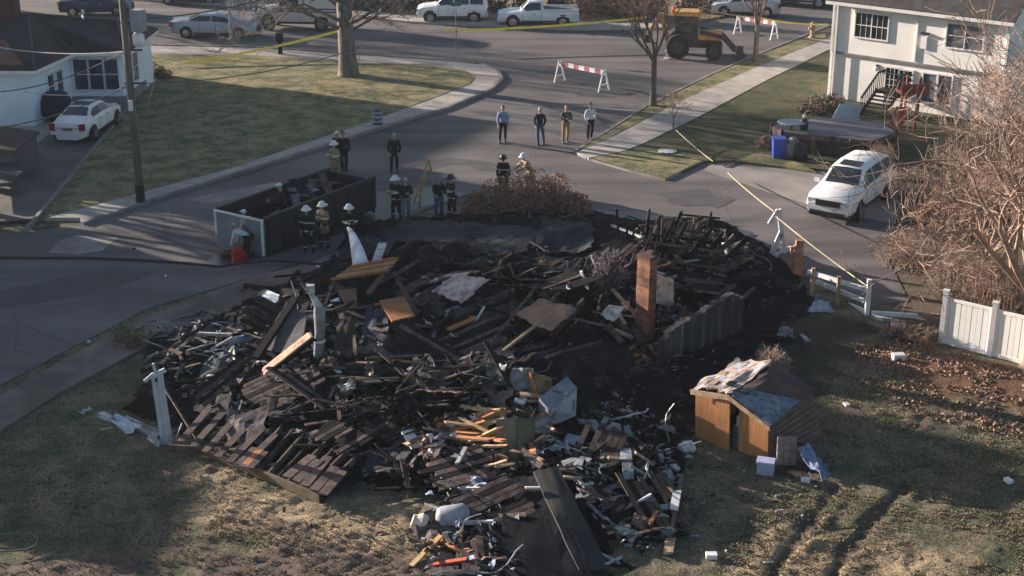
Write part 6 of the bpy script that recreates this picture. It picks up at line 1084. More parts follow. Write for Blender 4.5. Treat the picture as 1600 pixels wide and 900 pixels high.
# drums, bags, cabinets in the lower middle
sh('crumpled_sheet', [(752, 600, .1), (790, 604, .15), (796, 566, .6), (762, 570, .6)], mat('drum', (.13, .15, .17), (.08, .09, .10), .5, 2), 'dark blue-grey crumpled sheet left of the pale sack', 'sheet', 8, .14, .03, 71, 2.5, .08)
sh('sack', [(790, 612, .15), (838, 616, .15), (834, 574, .75), (796, 576, .6)], mat('sack', (.22, .24, .28), (.10, .12, .15), .6, 3), 'pale blue-grey sagging sack left of the olive-tan panel', 'sack', 9, .2, .05, 72, 2.5, .1)
sh('board_stack', [(826, 612, .3), (866, 622, .3), (862, 590, .8), (836, 582, .8)], mat('olive_board', (.22, .17, .09), (.12, .10, .06), .85, 3), 'olive-tan broken panel at the top right of the debris ridge', 'panel', 6, .1, .05); bd('board', 830, 582, .75, 838, 615, .4, .1, .05, M_orange, 'small orange board on the olive-tan panel'); bd('board', 860, 605, .6, 862, 622, .4, .3, .04, M_orange, 'short wide orange board right of the olive-tan panel'); bd('lumber', 812, 616, .5, 848, 618, .5, .2, .06, M_pale, 'pinkish tan board under the olive-tan panel', 'board')
def cab(lab, name, q4, h_, m, m2, dpt_=.6, bay=None):
    P = [am(*p_) for p_ in q4]; t = thing(name, lab, 'appliance' if 'fridge' in name else 'cabinet', tuple(P[0])); mb = MB(); n = (P[1] - P[0]).cross(P[3] - P[0]).normalized()
    if n.y > 0: n = -n
    B = [p_ - n * dpt_ for p_ in P]; mb.add(P + B, [(0, 1, 2, 3), (7, 6, 5, 4), (0, 4, 5, 1), (1, 5, 6, 2), (2, 6, 7, 3), (3, 7, 4, 0)]); mb.build('cabinet_body', m, t); d_ = MB(); c = sum(P, Vector()) / 4; q = [c + (p_ - c) * .92 + n * .015 for p_ in P]; d_.add(q + [x - n * .03 for x in q], [(0, 1, 2, 3), (7, 6, 5, 4), (0, 4, 5, 1), (1, 5, 6, 2), (2, 6, 7, 3), (3, 7, 4, 0)]); dd = d_.build('door', m2, t); mb = MB(); mb.beam(q[1].lerp(q[2], .3) + n * .03 + (q[0] - q[1]) * .1, q[1].lerp(q[2], .7) + n * .03 + (q[0] - q[1]) * .1, .03, .03); mb.build('handle', M_metal, dd); return t
cab('tipped white fridge lying on its side at the right of the debris ridge', 'fridge', ((856, 668, .1), (900, 650, .1), (902, 606, .85), (858, 640, .85)), 1, mat('fridge_grey', (.22, .25, .30), (.14, .16, .2), .5, 3), mat('fridge_white', (.38, .42, .50), (.25, .28, .34), .45, 2), .5)
cab('small grey square cabinet leaning against the tipped fridge', 'cabinet', ((842, 690, .05), (866, 672, .1), (858, 648, .6), (832, 660, .6)), 1, M_grey, mat('cab_face', (.28, .28, .30), (.20, .20, .22), .6, 3), .35)
sh('mattress', [(782, 728, .0), (806, 735, .05), (806, 650, 1.2), (776, 655, 1.15)], mat('tan_side', (.20, .165, .12), (.14, .115, .085), .8, 2), 'curved tan door panel standing up in the middle of the debris ridge', 'panel', 7, .07, .07, 3, 1.5, .03)
sh('mattress', [(806, 735, .05), (832, 715, .0), (832, 655, .95), (806, 650, 1.2)], mat('olive_side', (.11, .11, .06), (.07, .07, .045), .8, 2), 'olive-green carpet panel folded against the curved tan panel', 'panel', 7, .06, .07, 4, 2, .03)
for o in COL.objects:
    if o.name.startswith('mattress'): o.name = 'leaning_panel'
random.seed(33)
for k in range(24): u, v = random.uniform(728, 778), random.uniform(640, 702); a = am(u, v, .45 + random.random() * .3); d = Vector((random.uniform(.4, 1), random.uniform(-.8, .3), random.uniform(-.2, .4))).normalized() * random.uniform(.25, .55); mb = MB(); mb.beam(a - d, a + d, random.choice((.12, .16, .09)), .05, jag=.08); tag(mb.build('splintered_lumber', (M_yel, M_orange, M_pale, M_yel)[k % 4]), 'sunlit splintered yellow lumber left of the curved tan panel', 'lumber', 'splintered lumber left of the tan panel')
for k, (u, v, s_, lab) in enumerate(((708, 662, .26, 'bright white plaster lump left of the yellow splintered lumber'), (738, 658, .2, 'round white plaster lump at the top of the yellow splintered lumber'), (716, 680, .2, 'small white plaster lump below the larger one'), (814, 628, .16, 'small white lump on the ridge left of the fridge'), (545, 605, .3, 'crumpled whitish-blue bundle alone in the black middle of the heap'), (958, 672, .2, 'greenish-white lump right of the small grey cabinet'), (1076, 697, .22, 'round white basin lying at the far right of the lower clutter'), (668, 683, .13, 'small pale lump left of the white curved trim'))):
    q = am(u, v, .3); mb = MB(); mb.ball(q, (s_, s_ * .8, s_ * .7), 9); mb.v = [(x + (float(vnoise(x * 9, z * 9)) - .5) * s_, y, z + (float(vnoise(x * 8 + 3, y * 8)) - .5) * s_) for x, y, z in mb.v]; tag(mb.build('plaster_lump', M_white if k not in (4, 5) else M_dirtyw), lab, 'plaster lump')
bd('board', 636, 674, .35, 652, 700, .2, .32, .04, M_white, 'curved white trim board at the left end of the sunlit ridge'); bd('board', 655, 700, .3, 696, 718, .15, .1, .07, M_orange, 'orange stick pointing right from the white trim board'); bd('board', 660, 668, .4, 692, 674, .4, .1, .04, M_pale, 'thin pale strip above the sunlit ridge, upper'); bd('board', 692, 682, .35, 712, 684, .35, .1, .04, M_pale, 'thin pinkish strip on the sunlit ridge, lower'); bd('board', 822, 728, .05, 835, 700, .5, .1, .05, M_pale, 'pale lath leaning right of the curved tan panel'); bd('stick', 809, 722, .1, 811, 702, .4, .04, .04, M_pale, 'thin short lath between the tan and olive panels', 'stick')
# black roof sheet at the bottom
sh('felt_roof_sheet', [(775, 905, .1), (935, 915, .05), (862, 742, .35), (790, 745, .35)], mat('black_felt', (.005, .006, .010), (.012, .013, .018), .85, 2, bump=.25, spec=.12), 'large black felt roof sheet sloping down at the bottom of the heap', 'roof sheet', 10, .06, .04, 2, 2, .03)
sh('roof_edge_board', [(905, 895, .1), (955, 890, .05), (872, 728, .45), (832, 735, .45)], mat('grey_felt', (.055, .048, .045), (.02, .02, .024), .85, .8), 'long brown-grey roof edge strip along the right of the black felt sheet', 'roof strip', 10, .04, .05, 6, 1.5, .02)
bd('stick', 715, 763, .3, 785, 762, .35, .05, .05, M_white, 'thin white pipe crossing the blue tarp at the bottom', 'pipe'); bd('stick', 820, 762, .5, 843, 762, .5, .05, .05, M_white, 'short white pipe on the top of the black felt sheet', 'pipe')
sh('tarp', [(695, 765, .1), (722, 785, .1), (772, 765, .2), (752, 745, .35)], M_blue, 'crumpled blue plastic tarp left of the black felt sheet', 'tarp', 9, .15, .02, 6, 3, .08)
q = am(708, 812, .2); TK = thing('water_tank', 'pale grey rounded tank lying on its side at the bottom left of the heap', 'tank', tuple(q)); mb = MB(); mb.lathe([(.05, -.42), (.22, -.36), (.27, -.25), (.27, .25), (.2, .38), (.05, .42)], q + Vector((0, 0, .1)), 14, Matrix.Rotation(R(80), 3, 'Y')); mb.build('tank', mat('tank', (.34, .36, .42), (.22, .24, .28), .5, 3), TK, smooth=True, sharp=60)
q = am(657, 822, .15); mb = MB(); mb.lathe([(.2, -.14), (.24, 0), (.16, .12), (.14, .2)], q + Vector((0, 0, .1)), 12, Matrix.Rotation(R(-70), 3, 'Y')); tag(mb.build('toilet_bowl', mat('cream', (.62, .58, .48), (.45, .42, .36), .4, 3)), 'cream-white broken bowl left of the pale grey tank', 'bowl')
bd('pipe', 690, 818, .25, 772, 815, .3, .08, .08, M_dirtyw, 'pale straight pipe lying under the grey tank', 'pipe')
for k, (u0, v0, u1, v1, m, w_, lab) in enumerate(((643, 884, 688, 838, M_yel, .12, 'long tan board at the bottom left, slanting up to the tank'), (688, 845, 735, 862, M_orange, .16, 'bright orange board slanting down below the tank'), (676, 882, 728, 874, mat('red_board', (.48, .10, .045), (.34, .07, .035), .7, 3), .14, 'vivid red-orange board at the bottom of the heap'), (694, 890, 750, 902, M_dirtyw, .1, 'greenish pale board at the very bottom'), (712, 895, 722, 820, M_brownw, .1, 'brown upright board crossing the orange one'), (735, 880, 790, 872, M_brownw, .08, 'thin red-brown board left of the black felt sheet'), (708, 848, 712, 836, M_white, .08, 'tiny white stick beside the tan board'), (740, 905, 732, 860, M_charb, .4, 'wide dark brown board at the bottom'))): bd('board', u0, v0, .15, u1, v1, .25, w_, .05, m, lab)
# right lower clutter
for k, (u0, v0, u1, v1, z0, z1, m, w_, lab) in enumerate(((1042, 866, 1066, 742, .15, .4, MATS['weathered_beam'], .1, 'very long thin beam at the right end of the lower clutter'), (1053, 795, 1058, 768, .45, .5, M_white, .2, 'bright white strip on the long thin beam'), (1044, 864, 1048, 842, .2, .2, M_pale, .22, 'pale foot piece at the lower end of the long beam'), (979, 718, 977, 702, .3, .3, M_dirtyw, .28, 'grey-white block, upper of two below each other'), (983, 752, 980, 724, .25, .3, M_dirtyw, .26, 'grey-white block, lower and longer of two below each other'), (925, 658, 952, 696, .35, .2, mat('pale_green', (.24, .30, .28), (.16, .20, .19)), .22, 'pale green board slanting down right of the fridge'), (902, 730, 916, 716, .25, .3, M_dirtyw, .3, 'light grey board end right of the pale panels'), (880, 725, 905, 716, .2, .25, M_dirtyw, .22, 'light grey board lying left of the similar board end'), (950, 715, 972, 718, .25, .25, M_pale, .13, 'short cream board left of the two grey-white blocks'), (1003, 755, 1012, 738, .2, .35, M_dirtyw, .06, 'thin pale stick right of the two grey-white blocks'), (1048, 722, 1060, 735, .3, .2, M_dirtyw, .18, 'small pale board near the top of the long beam'), (1042, 735, 1048, 752, .35, .25, M_dirtyw, .22, 'pale board hanging below the small one near the long beam'), (1015, 820, 1025, 800, .3, .4, M_orange, .08, 'orange lit stick left of the long thin beam'), (985, 846, 1000, 836, .15, .15, M_dirtyw, .1, 'pale stick below the clutter on the grass'), (1097, 700, 1128, 720, .06, .06, M_dirtyw, .14, 'pale board lying on the dark grass left of the shed'), (880, 745, 910, 748, .25, .25, M_pale, .07, 'thin bent pale strip at the right of the roof edge strip'), (918, 785, 945, 812, .2, .15, M_dirtyw, .07, 'thin pale strip slanting down right of the roof edge strip'), (940, 866, 968, 880, .08, .08, M_dirtyw, .05, 'thin white stick at the bottom right of the black felt sheet'), (946, 882, 972, 870, .08, .08, M_dirtyw, .04, 'thin white stick crossing the other near the bottom'), (905, 700, 960, 690, .2, .2, mat('dull_green', (.06, .08, .06), (.04, .05, .04)), .25, 'dull green board under the pale green one'))): bd('board', u0, v0, z0, u1, v1, z1, w_, .06, m, lab)
sh('siding_panel', [(905, 765, .2), (950, 790, .2), (955, 765, .4), (918, 758, .4)], mat('tan_scrap', (.16, .12, .10), (.09, .07, .06)), 'crumpled tan scrap panel right of the roof edge strip', 'panel', 7, .1); sh('siding_panel', [(985, 820, .1), (1010, 835, .1), (1020, 812, .4), (992, 800, .4)], mat('pink_scrap', (.22, .14, .12), (.12, .08, .07)), 'pinkish folded panel at the lower end of the right clutter', 'panel', 6, .08)
sh('siding_panel', [(862, 700, .15), (895, 712, .1), (890, 690, .3), (868, 686, .35)], M_dirtyw, 'grey-white crumpled sheet below the small square cabinet', 'panel', 7, .12, .02, 12, 3, .1); sh('siding_panel', [(880, 690, .2), (905, 700, .2), (908, 682, .3), (888, 678, .3)], mat('pale_blue_scrap', (.30, .34, .44), (.2, .23, .3)), 'pale bluish panel right of the crumpled grey-white sheet', 'panel', 5, .05)
# things in the right yard
q = at(1196, 742); mb = MB(); mb.box((q.x, q.y, .22), (.42, .34, .34), rz=-.3); mb.box((q.x - .02, q.y - .02, .41), (.46, .38, .05), rz=-.3); tag(mb.build('storage_box', mat('lilac_plastic', (.42, .46, .66), (.34, .38, .56), .5, 2)), 'pale lilac-blue plastic box on the grass in front of the shed', 'box')
q = at(1228, 730); mb = MB()
for r_ in range(4):
    for c_ in range(3): mb.box((q.x + (c_ - 1) * .17, q.y + .05 + .03 * r_, .15 + r_ * .19), (.16, .12, .18), rz=.05)
tag(mb.build('block_stack', mat('pinkish_block', (.30, .24, .22), (.22, .17, .16))), 'leaning stack of pinkish-grey blocks at the right corner of the shed', 'blocks')
bd('board', 1210, 712, .1, 1205, 695, .5, .1, .04, M_orange, 'small bright orange board at the right corner of the shed')
mb = MB(); mb.sheet([at(1285, 752, .1), at(1300, 744, .1), at(1262, 694, .5), at(1244, 700, .6)], 10, .12, .03, 4, 4, .06); tag(mb.build('tarp', mat('blue_tarp', (.20, .26, .42), (.12, .15, .26), .5, 4)), 'long blue-grey tarp trailing down from the right corner of the shed', 'tarp')
for k, (u, v, du, lab, m) in enumerate(((1227, 522, 18, 'crumpled white plastic bag near the foundation wall', M_dirtyw), (1283, 480, 24, 'crumpled blue-white plastic sheet left of the rail fence', mat('blue_white', (.36, .42, .55), (.2, .24, .33))), (1197, 548, 20, 'grey plastic sheet behind the fallen shed', M_grey), (1280, 470, 10, 'small grey plastic scrap on top of the blue-white sheet', M_grey))):
    mb = MB(); mb.sheet([at(u - du, v + 8, .05), at(u + du, v + 8, .05), at(u + du * .5, v - 10, .3), at(u - du * .5, v - 12, .35)], 8, .16, .02, 20 + k, 3, .1); tag(mb.build('plastic_sheet', m), lab, 'plastic sheet')
q = at(1403, 565); mb = MB(); mb.box((q.x, q.y, .14), (.36, .25, .24), rz=.1); mb.box((q.x, q.y - .14, .12), (.12, .02, .1), rz=.1, mi=1); tag(mb.build('white_box', [M_white, M_grey]), 'small bright white box alone on the dark grass left of the panel fence', 'box')
for k, (u, v, s_, lab) in enumerate(((1111, 876, .16, 'small white brick on the dark grass at the bottom'), (1135, 650, .1, 'small white scrap touching the left wall of the shed'), (1575, 757, .13, 'pale flat stone in the shaded lawn at the right edge'), (1258, 757, .14, 'round grey stone below the trailing blue tarp'), (1408, 515, .14, 'white V-shaped scrap below the fallen fence rail'), (1322, 638, .12, 'pale scrap on the grass right of the shed'), (1543, 633, .07, 'tiny white scrap in the leaf litter'), (139, 537, .06, 'small white scrap on the shaded grass at the left'), (259, 434, .06, 'tiny white scrap on the shaded road'), (210, 391, .06, 'small dark lump on the road'))):
    q = at(u, v); mb = MB(); mb.box((q.x, q.y, s_ * .5 + .04), (s_ * 1.6, s_ * 1.1, s_ * .9), rz=k); tag(mb.build('scrap', M_white if k != 9 else M_char), lab, 'scrap')
M_bf = mat('rippled_felt', (.007, .009, .014), (.018, .02, .027), .75, 1.6, bump=.3, spec=.25)
for k, q in enumerate((((585, 372, .15), (700, 392, .15), (742, 350, .3), (630, 340, .3)), ((690, 392, .15), (820, 402, .15), (845, 352, .35), (735, 345, .3)), ((815, 392, .15), (930, 392, .2), (930, 345, .35), (845, 338, .3)), ((640, 412, .2), (760, 418, .2), (790, 396, .3), (690, 388, .25)), ((770, 425, .15), (880, 432, .15), (890, 402, .3), (800, 398, .25)), ((520, 405, .1), (600, 412, .1), (625, 372, .2), (550, 365, .2)))):
    sh('felt_sheet', [(u, v, z) for u, v, z in q], M_bf, ('leftmost rippled black felt sheet at the back of the heap behind the orange lumber', 'rippled black felt sheet in front of the left part of the brown bush', 'rippled black felt sheet in front of the right part of the brown bush', 'flat black felt sheet just above the large ashy plywood', 'flat black felt sheet left of the burnt shrub', 'black felt sheet beside the water jet at the hose holder feet')[k], 'felt sheet', 12, .16, .03, 30 + k, 3.5, .08)
for k, (q, m, lab) in enumerate(((((520, 560, .3), (560, 560, .4), (556, 492, .9), (528, 484, .8)), M_charb, 'dark brown scorched door standing right of the flue pipe'), (((560, 540, .2), (612, 548, .2), (606, 482, .7), (572, 474, .6)), mat('navy_cloth_scrap', (.02, .03, .07), (.01, .014, .03), .8, 3), 'dark navy cloth heap left of the square orange-brown panel'), (((582, 562, .2), (606, 566, .2), (600, 540, .4), (584, 538, .4)), M_grey, 'small grey cloth scrap below the navy cloth heap'), (((755, 585, .2), (800, 590, .2), (806, 540, .5), (770, 545, .5)), mat('mauve_scrap', (.20, .14, .14), (.10, .07, .07)), 'mauve-grey scorched sheet above the dark grey drum'), (((350, 690, .25), (410, 700, .25), (420, 640, .4), (350, 640, .4)), mat('mauve_ash', (.15, .12, .13), (.04, .035, .04), .9, 2.5), 'ash-covered sheet lying between the deck boards and the bare joists'), (((410, 655, .2), (470, 660, .2), (480, 610, .3), (420, 612, .3)), M_shingle, 'black shingle sheet beyond the collapsed deck'), (((630, 620, .2), (690, 640, .2), (700, 590, .4), (640, 580, .3)), M_shingle, 'black shingle sheet above the sunlit ridge'), (((300, 640, .2), (350, 655, .2), (370, 610, .3), (320, 600, .3)), M_shingle, 'black shingle sheet behind the leaning brown pole'), (((880, 590, .2), (940, 610, .2), (950, 560, .3), (895, 550, .3)), M_shingle, 'black shingle sheet between the fallen ladder and the sack'), (((560, 740, .1), (640, 745, .1), (650, 705, .3), (575, 700, .3)), M_shingle, 'black shingle sheet at the grass edge right of the collapsed deck'))): sh('scorched_sheet', q, m, lab, 'sheet', 8, .1, .03, 50 + k, 3, .08)
# ------------------------------------------------ scattered boards of the wreck, zone by zone
ZONES = [  # polygon px, {material: weight}, count, (len range), width range, name, label, group, height
    ([(560, 345), (900, 325), (1000, 350), (980, 420), (800, 440), (620, 410)], [(M_char, 6), (M_charb, 2), (M_grey, 1)], 60, (.4, 1.6), (.06, .14), 'charred_timber', 'charred timber in the flat black ash behind the plywood sheets', 'charred timbers in the back ash', .1),
    ([(930, 400), (1000, 345), (1150, 365), (1220, 430), (1160, 470), (1060, 520), (940, 530)], [(M_char, 6), (M_charb, 3), (M_pale, 1.3), (M_dirtyw, 1.6), (M_grey, 2)], 95, (.3, 1.7), (.05, .13), 'burnt_stick', 'burnt stick in the tangle around the chimney and fallen rafters', 'sticks around the chimney', .45),
    ([(400, 470), (500, 420), (700, 420), (900, 450), (900, 540), (700, 600), (520, 600), (420, 580)], [(M_char, 9), (M_charb, 6), (M_brownw, 2.5), (M_grey, 1), (M_pale, .4)], 130, (.5, 3.0), (.05, .17), 'broken_timber', 'broken dark timber in the middle of the heap', 'timbers in the middle of the heap', .35),
    ([(500, 600), (760, 560), (800, 620), (700, 660), (620, 680), (520, 680)], [(M_char, 8), (M_charb, 5), (M_brownw, 2)], 80, (.7, 2.8), (.04, .11), 'thin_timber', 'thin dark timber in the hollow left of the sunlit ridge', 'thin timbers left of the ridge', .3),
    ([(640, 690), (740, 630), (800, 600), (880, 590), (860, 720), (760, 730), (680, 720)], [(M_brownw, 4), (M_pale, 4), (M_orange, 2), (M_dirtyw, 3), (M_charb, 4), (M_blue, 1)], 100, (.15, .9), (.05, .18), 'splintered_board', 'splintered board on the sunlit debris ridge', 'splintered boards on the ridge', .4),
    ([(850, 700), (960, 620), (1080, 690), (1070, 830), (1000, 860), (940, 820), (880, 740)], [(M_grey, 2.5), (M_dirtyw, 1.6), (M_char, 9), (M_charb, 3), (M_blue, 1), (M_pale, 1), (MATS['pale_green'], 1)], 120, (.12, .9), (.05, .22), 'grey_fragment', 'grey fragment in the lower right clutter', 'fragments in the lower right clutter', .25),
    ([(660, 740), (800, 720), (810, 900), (700, 905), (660, 850)], [(M_char, 5), (M_charb, 3), (M_grey, 2), (M_dirtyw, 1.5), (M_orange, .8), (M_brownw, 2)], 80, (.15, .9), (.04, .16), 'small_board', 'small board at the bottom left of the black felt sheet', 'small boards beside the felt sheet', .2),
    ([(240, 520), (400, 450), (480, 470), (440, 600), (330, 640), (250, 600)], [(M_char, 7), (M_charb, 3), (M_grey, 2), (M_dirtyw, .4), (M_brownw, 1.5)], 70, (.3, 1.9), (.05, .14), 'scrap_timber', 'scrap timber on the left flank of the heap', 'scrap timbers on the left flank', .3),
    ([(330, 640), (480, 590), (640, 690), (640, 780), (540, 720), (420, 660)], [(M_char, 9), (M_charb, 3), (M_grey, .8)], 60, (.4, 2.0), (.05, .14), 'black_timber', 'black timber beyond the collapsed deck', 'black timbers beyond the deck', .2),
    ([(1040, 430), (1250, 440), (1280, 520), (1120, 680), (900, 640), (900, 560), (1040, 580)], [(M_char, 8), (M_charb, 2), (M_grey, 1.2), (M_dirtyw, .5)], 70, (.15, 1.1), (.04, .12), 'yard_scrap', 'dark scrap wood on the black ground between chimney and shed', 'scrap wood between chimney and shed', .1)]
rnd = random.Random(99)
for poly, mats_, cnt, lr, wr_, nm, lab, grp, hh_ in ZONES:
    n = 0; us = [p_[0] for p_ in poly]; vs_ = [p_[1] for p_ in poly]; tot = sum(w_ for _, w_ in mats_)
    while n < cnt:
        u, v = rnd.uniform(min(us), max(us)), rnd.uniform(min(vs_), max(vs_))
        if float(sdpoly(poly, np.array([u]), np.array([v]))[0]) < 0: continue
        if float(fbm(u * .028, v * .045, 2)) < .36 + .08 * rnd.random(): continue
        r_ = rnd.uniform(0, tot); 
        for m, w_ in mats_:
            r_ -= w_
            if r_ <= 0: break
        c = am(u, v, rnd.uniform(.05, .12 + hh_)); az = rnd.choice((float(vnoise(u * .022 + 3, v * .03)) * 6.3 + rnd.gauss(0, .25), float(vnoise(u * .022 + 3, v * .03)) * 6.3 + 1.57 + rnd.gauss(0, .25), rnd.uniform(0, 3.14))); el = rnd.gauss(0, .22) + (rnd.uniform(.3, .9) if rnd.random() < .13 else 0)
        L_ = rnd.uniform(*lr) * rnd.choice((.6, 1, 1)) / 2; d = Vector((math.cos(az) * math.cos(el), math.sin(az) * math.cos(el), math.sin(el))) * L_; a, b = c - d, c + d
        a.z = max(a.z, hz(a.x, a.y) + .04); b.z = max(b.z, hz(b.x, b.y) + .04); mb = MB(); w_ = rnd.uniform(*wr_)
        if rnd.random() < .5 or L_ < .25: mb.beam(a, b, w_, rnd.uniform(.025, .07), up=(rnd.uniform(-.5, .5), rnd.uniform(-.5, .5), 1), jag=w_ * .8)
        else: mid = (a + b) / 2 + Vector((rnd.uniform(-.08, .08), rnd.uniform(-.08, .08), rnd.uniform(-.04, .05))); h_ = rnd.uniform(.025, .07); mb.beam(a, mid, w_, h_, jag=w_ * .3); mb.beam(mid, b, w_ * .95, h_ * .95, jag=w_ * .6)
        tag(mb.build(nm, m), lab, 'timber' if 'timber' in nm else ('stick' if 'stick' in nm else 'board' if 'board' in nm else 'scrap'), grp); n += 1
# sheets of roofing, siding and cloth lying about
for k in range(170):
    poly = ZONES[(1, 2, 2, 3, 2, 5, 3, 6, 7, 8)[k % 10]][0]; us = [p_[0] for p_ in poly]; vs_ = [p_[1] for p_ in poly]
    while True:
        u, v = rnd.uniform(min(us), max(us)), rnd.uniform(min(vs_), max(vs_))
        if float(sdpoly(poly, np.array([u]), np.array([v]))[0]) > 0: break
    c = am(u, v, .15); s_ = rnd.uniform(.12, .62); az = rnd.uniform(0, 3.1); s_ *= .5 if k % 10 == 5 else 1; x_ = Vector((math.cos(az), math.sin(az), rnd.gauss(0, .3))) * s_; y_ = Vector((-math.sin(az), math.cos(az), rnd.gauss(0, .3))) * s_ * rnd.uniform(.4, 1); mb = MB(); mb.sheet([c - x_ - y_, c + x_ - y_, c + x_ + y_, c - x_ + y_], 5, s_ * .3, .025, k, 3, .2)
    light = k % 10 == 5; tag(mb.build('torn_sheet_scrap', rnd.choice((M_blue, M_dirtyw, M_grey, M_ply) if light else (M_shingle, M_shingle, M_charb, M_charb, M_brownw, MATS['mauve_scrap'], MATS['mauve_ash'], MATS['grey_slab']))), 'crumpled sheet scrap lying on the ' + ('lower light-coloured clutter' if light else 'dark burnt part of the heap'), 'sheet scrap', 'sheet scraps on the ' + ('light clutter' if light else 'dark heap'))
# tilted pieces of floor, wall and roof: boards still nailed side by side
RAFTS = [(650, 445, 1.3, 1.0, .9, .12, M_brownw, 'brown planked roof section left of the large ashy plywood'), (775, 480, 1.5, 1.0, .5, .2, M_charb, 'grey-brown planked section between the two plywood sheets'), (735, 535, 1.5, .8, .3, .3, M_brownw, 'dark brown planked section below the splintered orange board'), (840, 540, 1.3, .8, 1.1, -.25, M_charb, 'ashy planked section under the long tan pole'), (660, 560, 1.7, .9, 2.6, .3, M_char, 'black planked floor section in the middle of the heap'), (590, 590, 1.4, .8, .9, -.3, M_charb, 'ashy planked floor section below the navy cloth heap'), (500, 610, 1.5, .9, 2.4, .2, M_char, 'black planked section below the flue pipe'), (440, 600, 1.2, .8, .4, .3, M_charb, 'ashy planked section below the wide scorched board'), (360, 600, 1.2, .7, 1.0, .2, M_char, 'black planked section behind the deck boards'), (690, 610, 1.2, .7, 2.2, -.3, M_brownw, 'brown planked section just above the sunlit ridge'), (900, 560, 1.4, .8, .2, .2, M_char, 'black planked section left of the chimney foot'), (1050, 470, 1.1, .8, 1.2, .35, M_charb, 'ashy planked section under the insulation right of the chimney'), (1100, 440, 1.3, .8, .6, -.3, M_char, 'black planked section at the foot of the fallen rafters'), (970, 400, 1.3, .8, .9, .25, M_charb, 'ashy planked section behind the burnt shrub'), (880, 440, 1.1, .7, .5, .15, M_char, 'black planked section left of the burnt shrub'), (760, 790, 1.1, .7, .4, .25, M_charb, 'ashy planked section at the left edge of the black felt sheet'), (930, 700, 1.0, .6, 1.2, .3, M_charb, 'ashy planked section under the pale green board'), (1020, 780, 1.2, .7, 1.9, .25, M_brownw, 'brown planked section left of the long thin beam'), (560, 660, 1.3, .8, .8, .15, M_char, 'black planked section beyond the bare deck joists'), (420, 500, 1.0, .7, 2.7, .3, M_charb, 'ashy planked section behind the dark grey roof slab'), (720, 725, 1.1, .6, .2, .2, M_brownw, 'brown planked section below the orange stick on the ridge'), (1140, 400, .9, .6, .2, .4, M_charb, 'ashy planked section at the right end of the fallen rafters'), (1062, 520, 1.0, .5, .8, .6, M_char, 'black planked section leaning on the left end of the foundation wall'), (1125, 470, 1.1, .6, .7, .4, M_charb, 'ashy planked section lying on the right end of the foundation wall')]
for k, (u, v, L_, W2, az, el, m, lab) in enumerate(RAFTS):
    c = am(u, v, .35); d = Vector((math.cos(az) * math.cos(el), math.sin(az) * math.cos(el), math.sin(el))); s_ = Vector((-math.sin(az), math.cos(az), rnd.uniform(-.25, .35))).normalized(); up_ = d.cross(s_).normalized(); mb = MB(); nb = int(W2 * 2 / .17)
    for i in range(nb):
        if rnd.random() < .15: continue
        o = s_ * (i / nb - .5) * W2 * 2; l0, l1 = L_ * rnd.uniform(.55, 1), L_ * rnd.uniform(.55, 1); mb.beam(c + o - d * l0 + up_ * rnd.uniform(-.01, .01), c + o + d * l1, .15, .03, up=up_, jag=.06, mi=0 if rnd.random() < .7 else 1)
    for t_ in (-.5, .1, .6): mb.beam(c - s_ * W2 * .9 + d * L_ * t_ - up_ * .05, c + s_ * W2 * .9 + d * L_ * t_ - up_ * .05, .06, .08, up=up_, jag=.03, mi=1)
    tag(mb.build('planked_section', [m, M_char if m != M_char else M_charb]), lab, 'planked section')
# studs still standing and fallen bricks
for k in range(22):
    u, v = rnd.uniform(965, 1135), rnd.uniform(385, 430); b0 = am(u, v, 0); mb = MB(); mb.beam(b0, vp(u + rnd.uniform(-16, 22), v - rnd.uniform(28, 66), b0) + Vector((0, rnd.uniform(-.3, .3), 0)), rnd.uniform(.05, .1), rnd.uniform(.05, .09), up=(0, 1, 0), jag=.06); tag(mb.build('standing_rafter', (M_char, M_char, M_charb, M_brownw)[k % 4]), 'charred rafter sticking up out of the jagged heap behind the chimney', 'rafter', 'rafters sticking up behind the chimney')
for k in range(34):
    u, v = rnd.gauss(1008, 20), rnd.gauss(548, 12); c = am(u, v, .06); mb = MB(); mb.box(c, (.22, .11, .075), rot=Matrix.Rotation(rnd.uniform(0, 3), 3, (rnd.random() * .4, rnd.random() * .4, 1))); tag(mb.build('fallen_brick', (MATS['sooty_brick'], MATS['orange_panel'], MATS['sooty_brick'])[k % 3]), 'brick fallen at the foot of the chimney', 'brick', 'bricks fallen from the chimney')
for k in range(150):
    poly = ZONES[(2, 7, 2, 3, 4, 7, 8, 1, 6, 2)[k % 10]][0]; us = [p_[0] for p_ in poly]; vs_ = [p_[1] for p_ in poly]; u, v = rnd.uniform(min(us), max(us)), rnd.uniform(min(vs_), max(vs_))
    if float(sdpoly(poly, np.array([u]), np.array([v]))[0]) < 0: continue
    c = am(u, v, .3); s_ = rnd.uniform(.06, .2); az = rnd.uniform(0, 3.1); x_ = Vector((math.cos(az), math.sin(az), rnd.gauss(0, .4))) * s_; y_ = Vector((-math.sin(az), math.cos(az), rnd.gauss(0, .4))) * s_ * rnd.uniform(.3, 1); mb = MB(); mb.sheet([c - x_ - y_, c + x_ - y_, c + x_ + y_, c - x_ + y_], 4, s_ * .4, .012, 200 + k, 3, .25); tag(mb.build('paper_scrap', (M_white, M_dirtyw, M_blue, MATS['blue_white'], MATS['insulation'])[k % 5] if 'blue_white' in MATS else M_dirtyw), 'small pale torn scrap of paper, insulation or plastic lying among the charred boards', 'scrap', 'pale scraps among the charred boards')
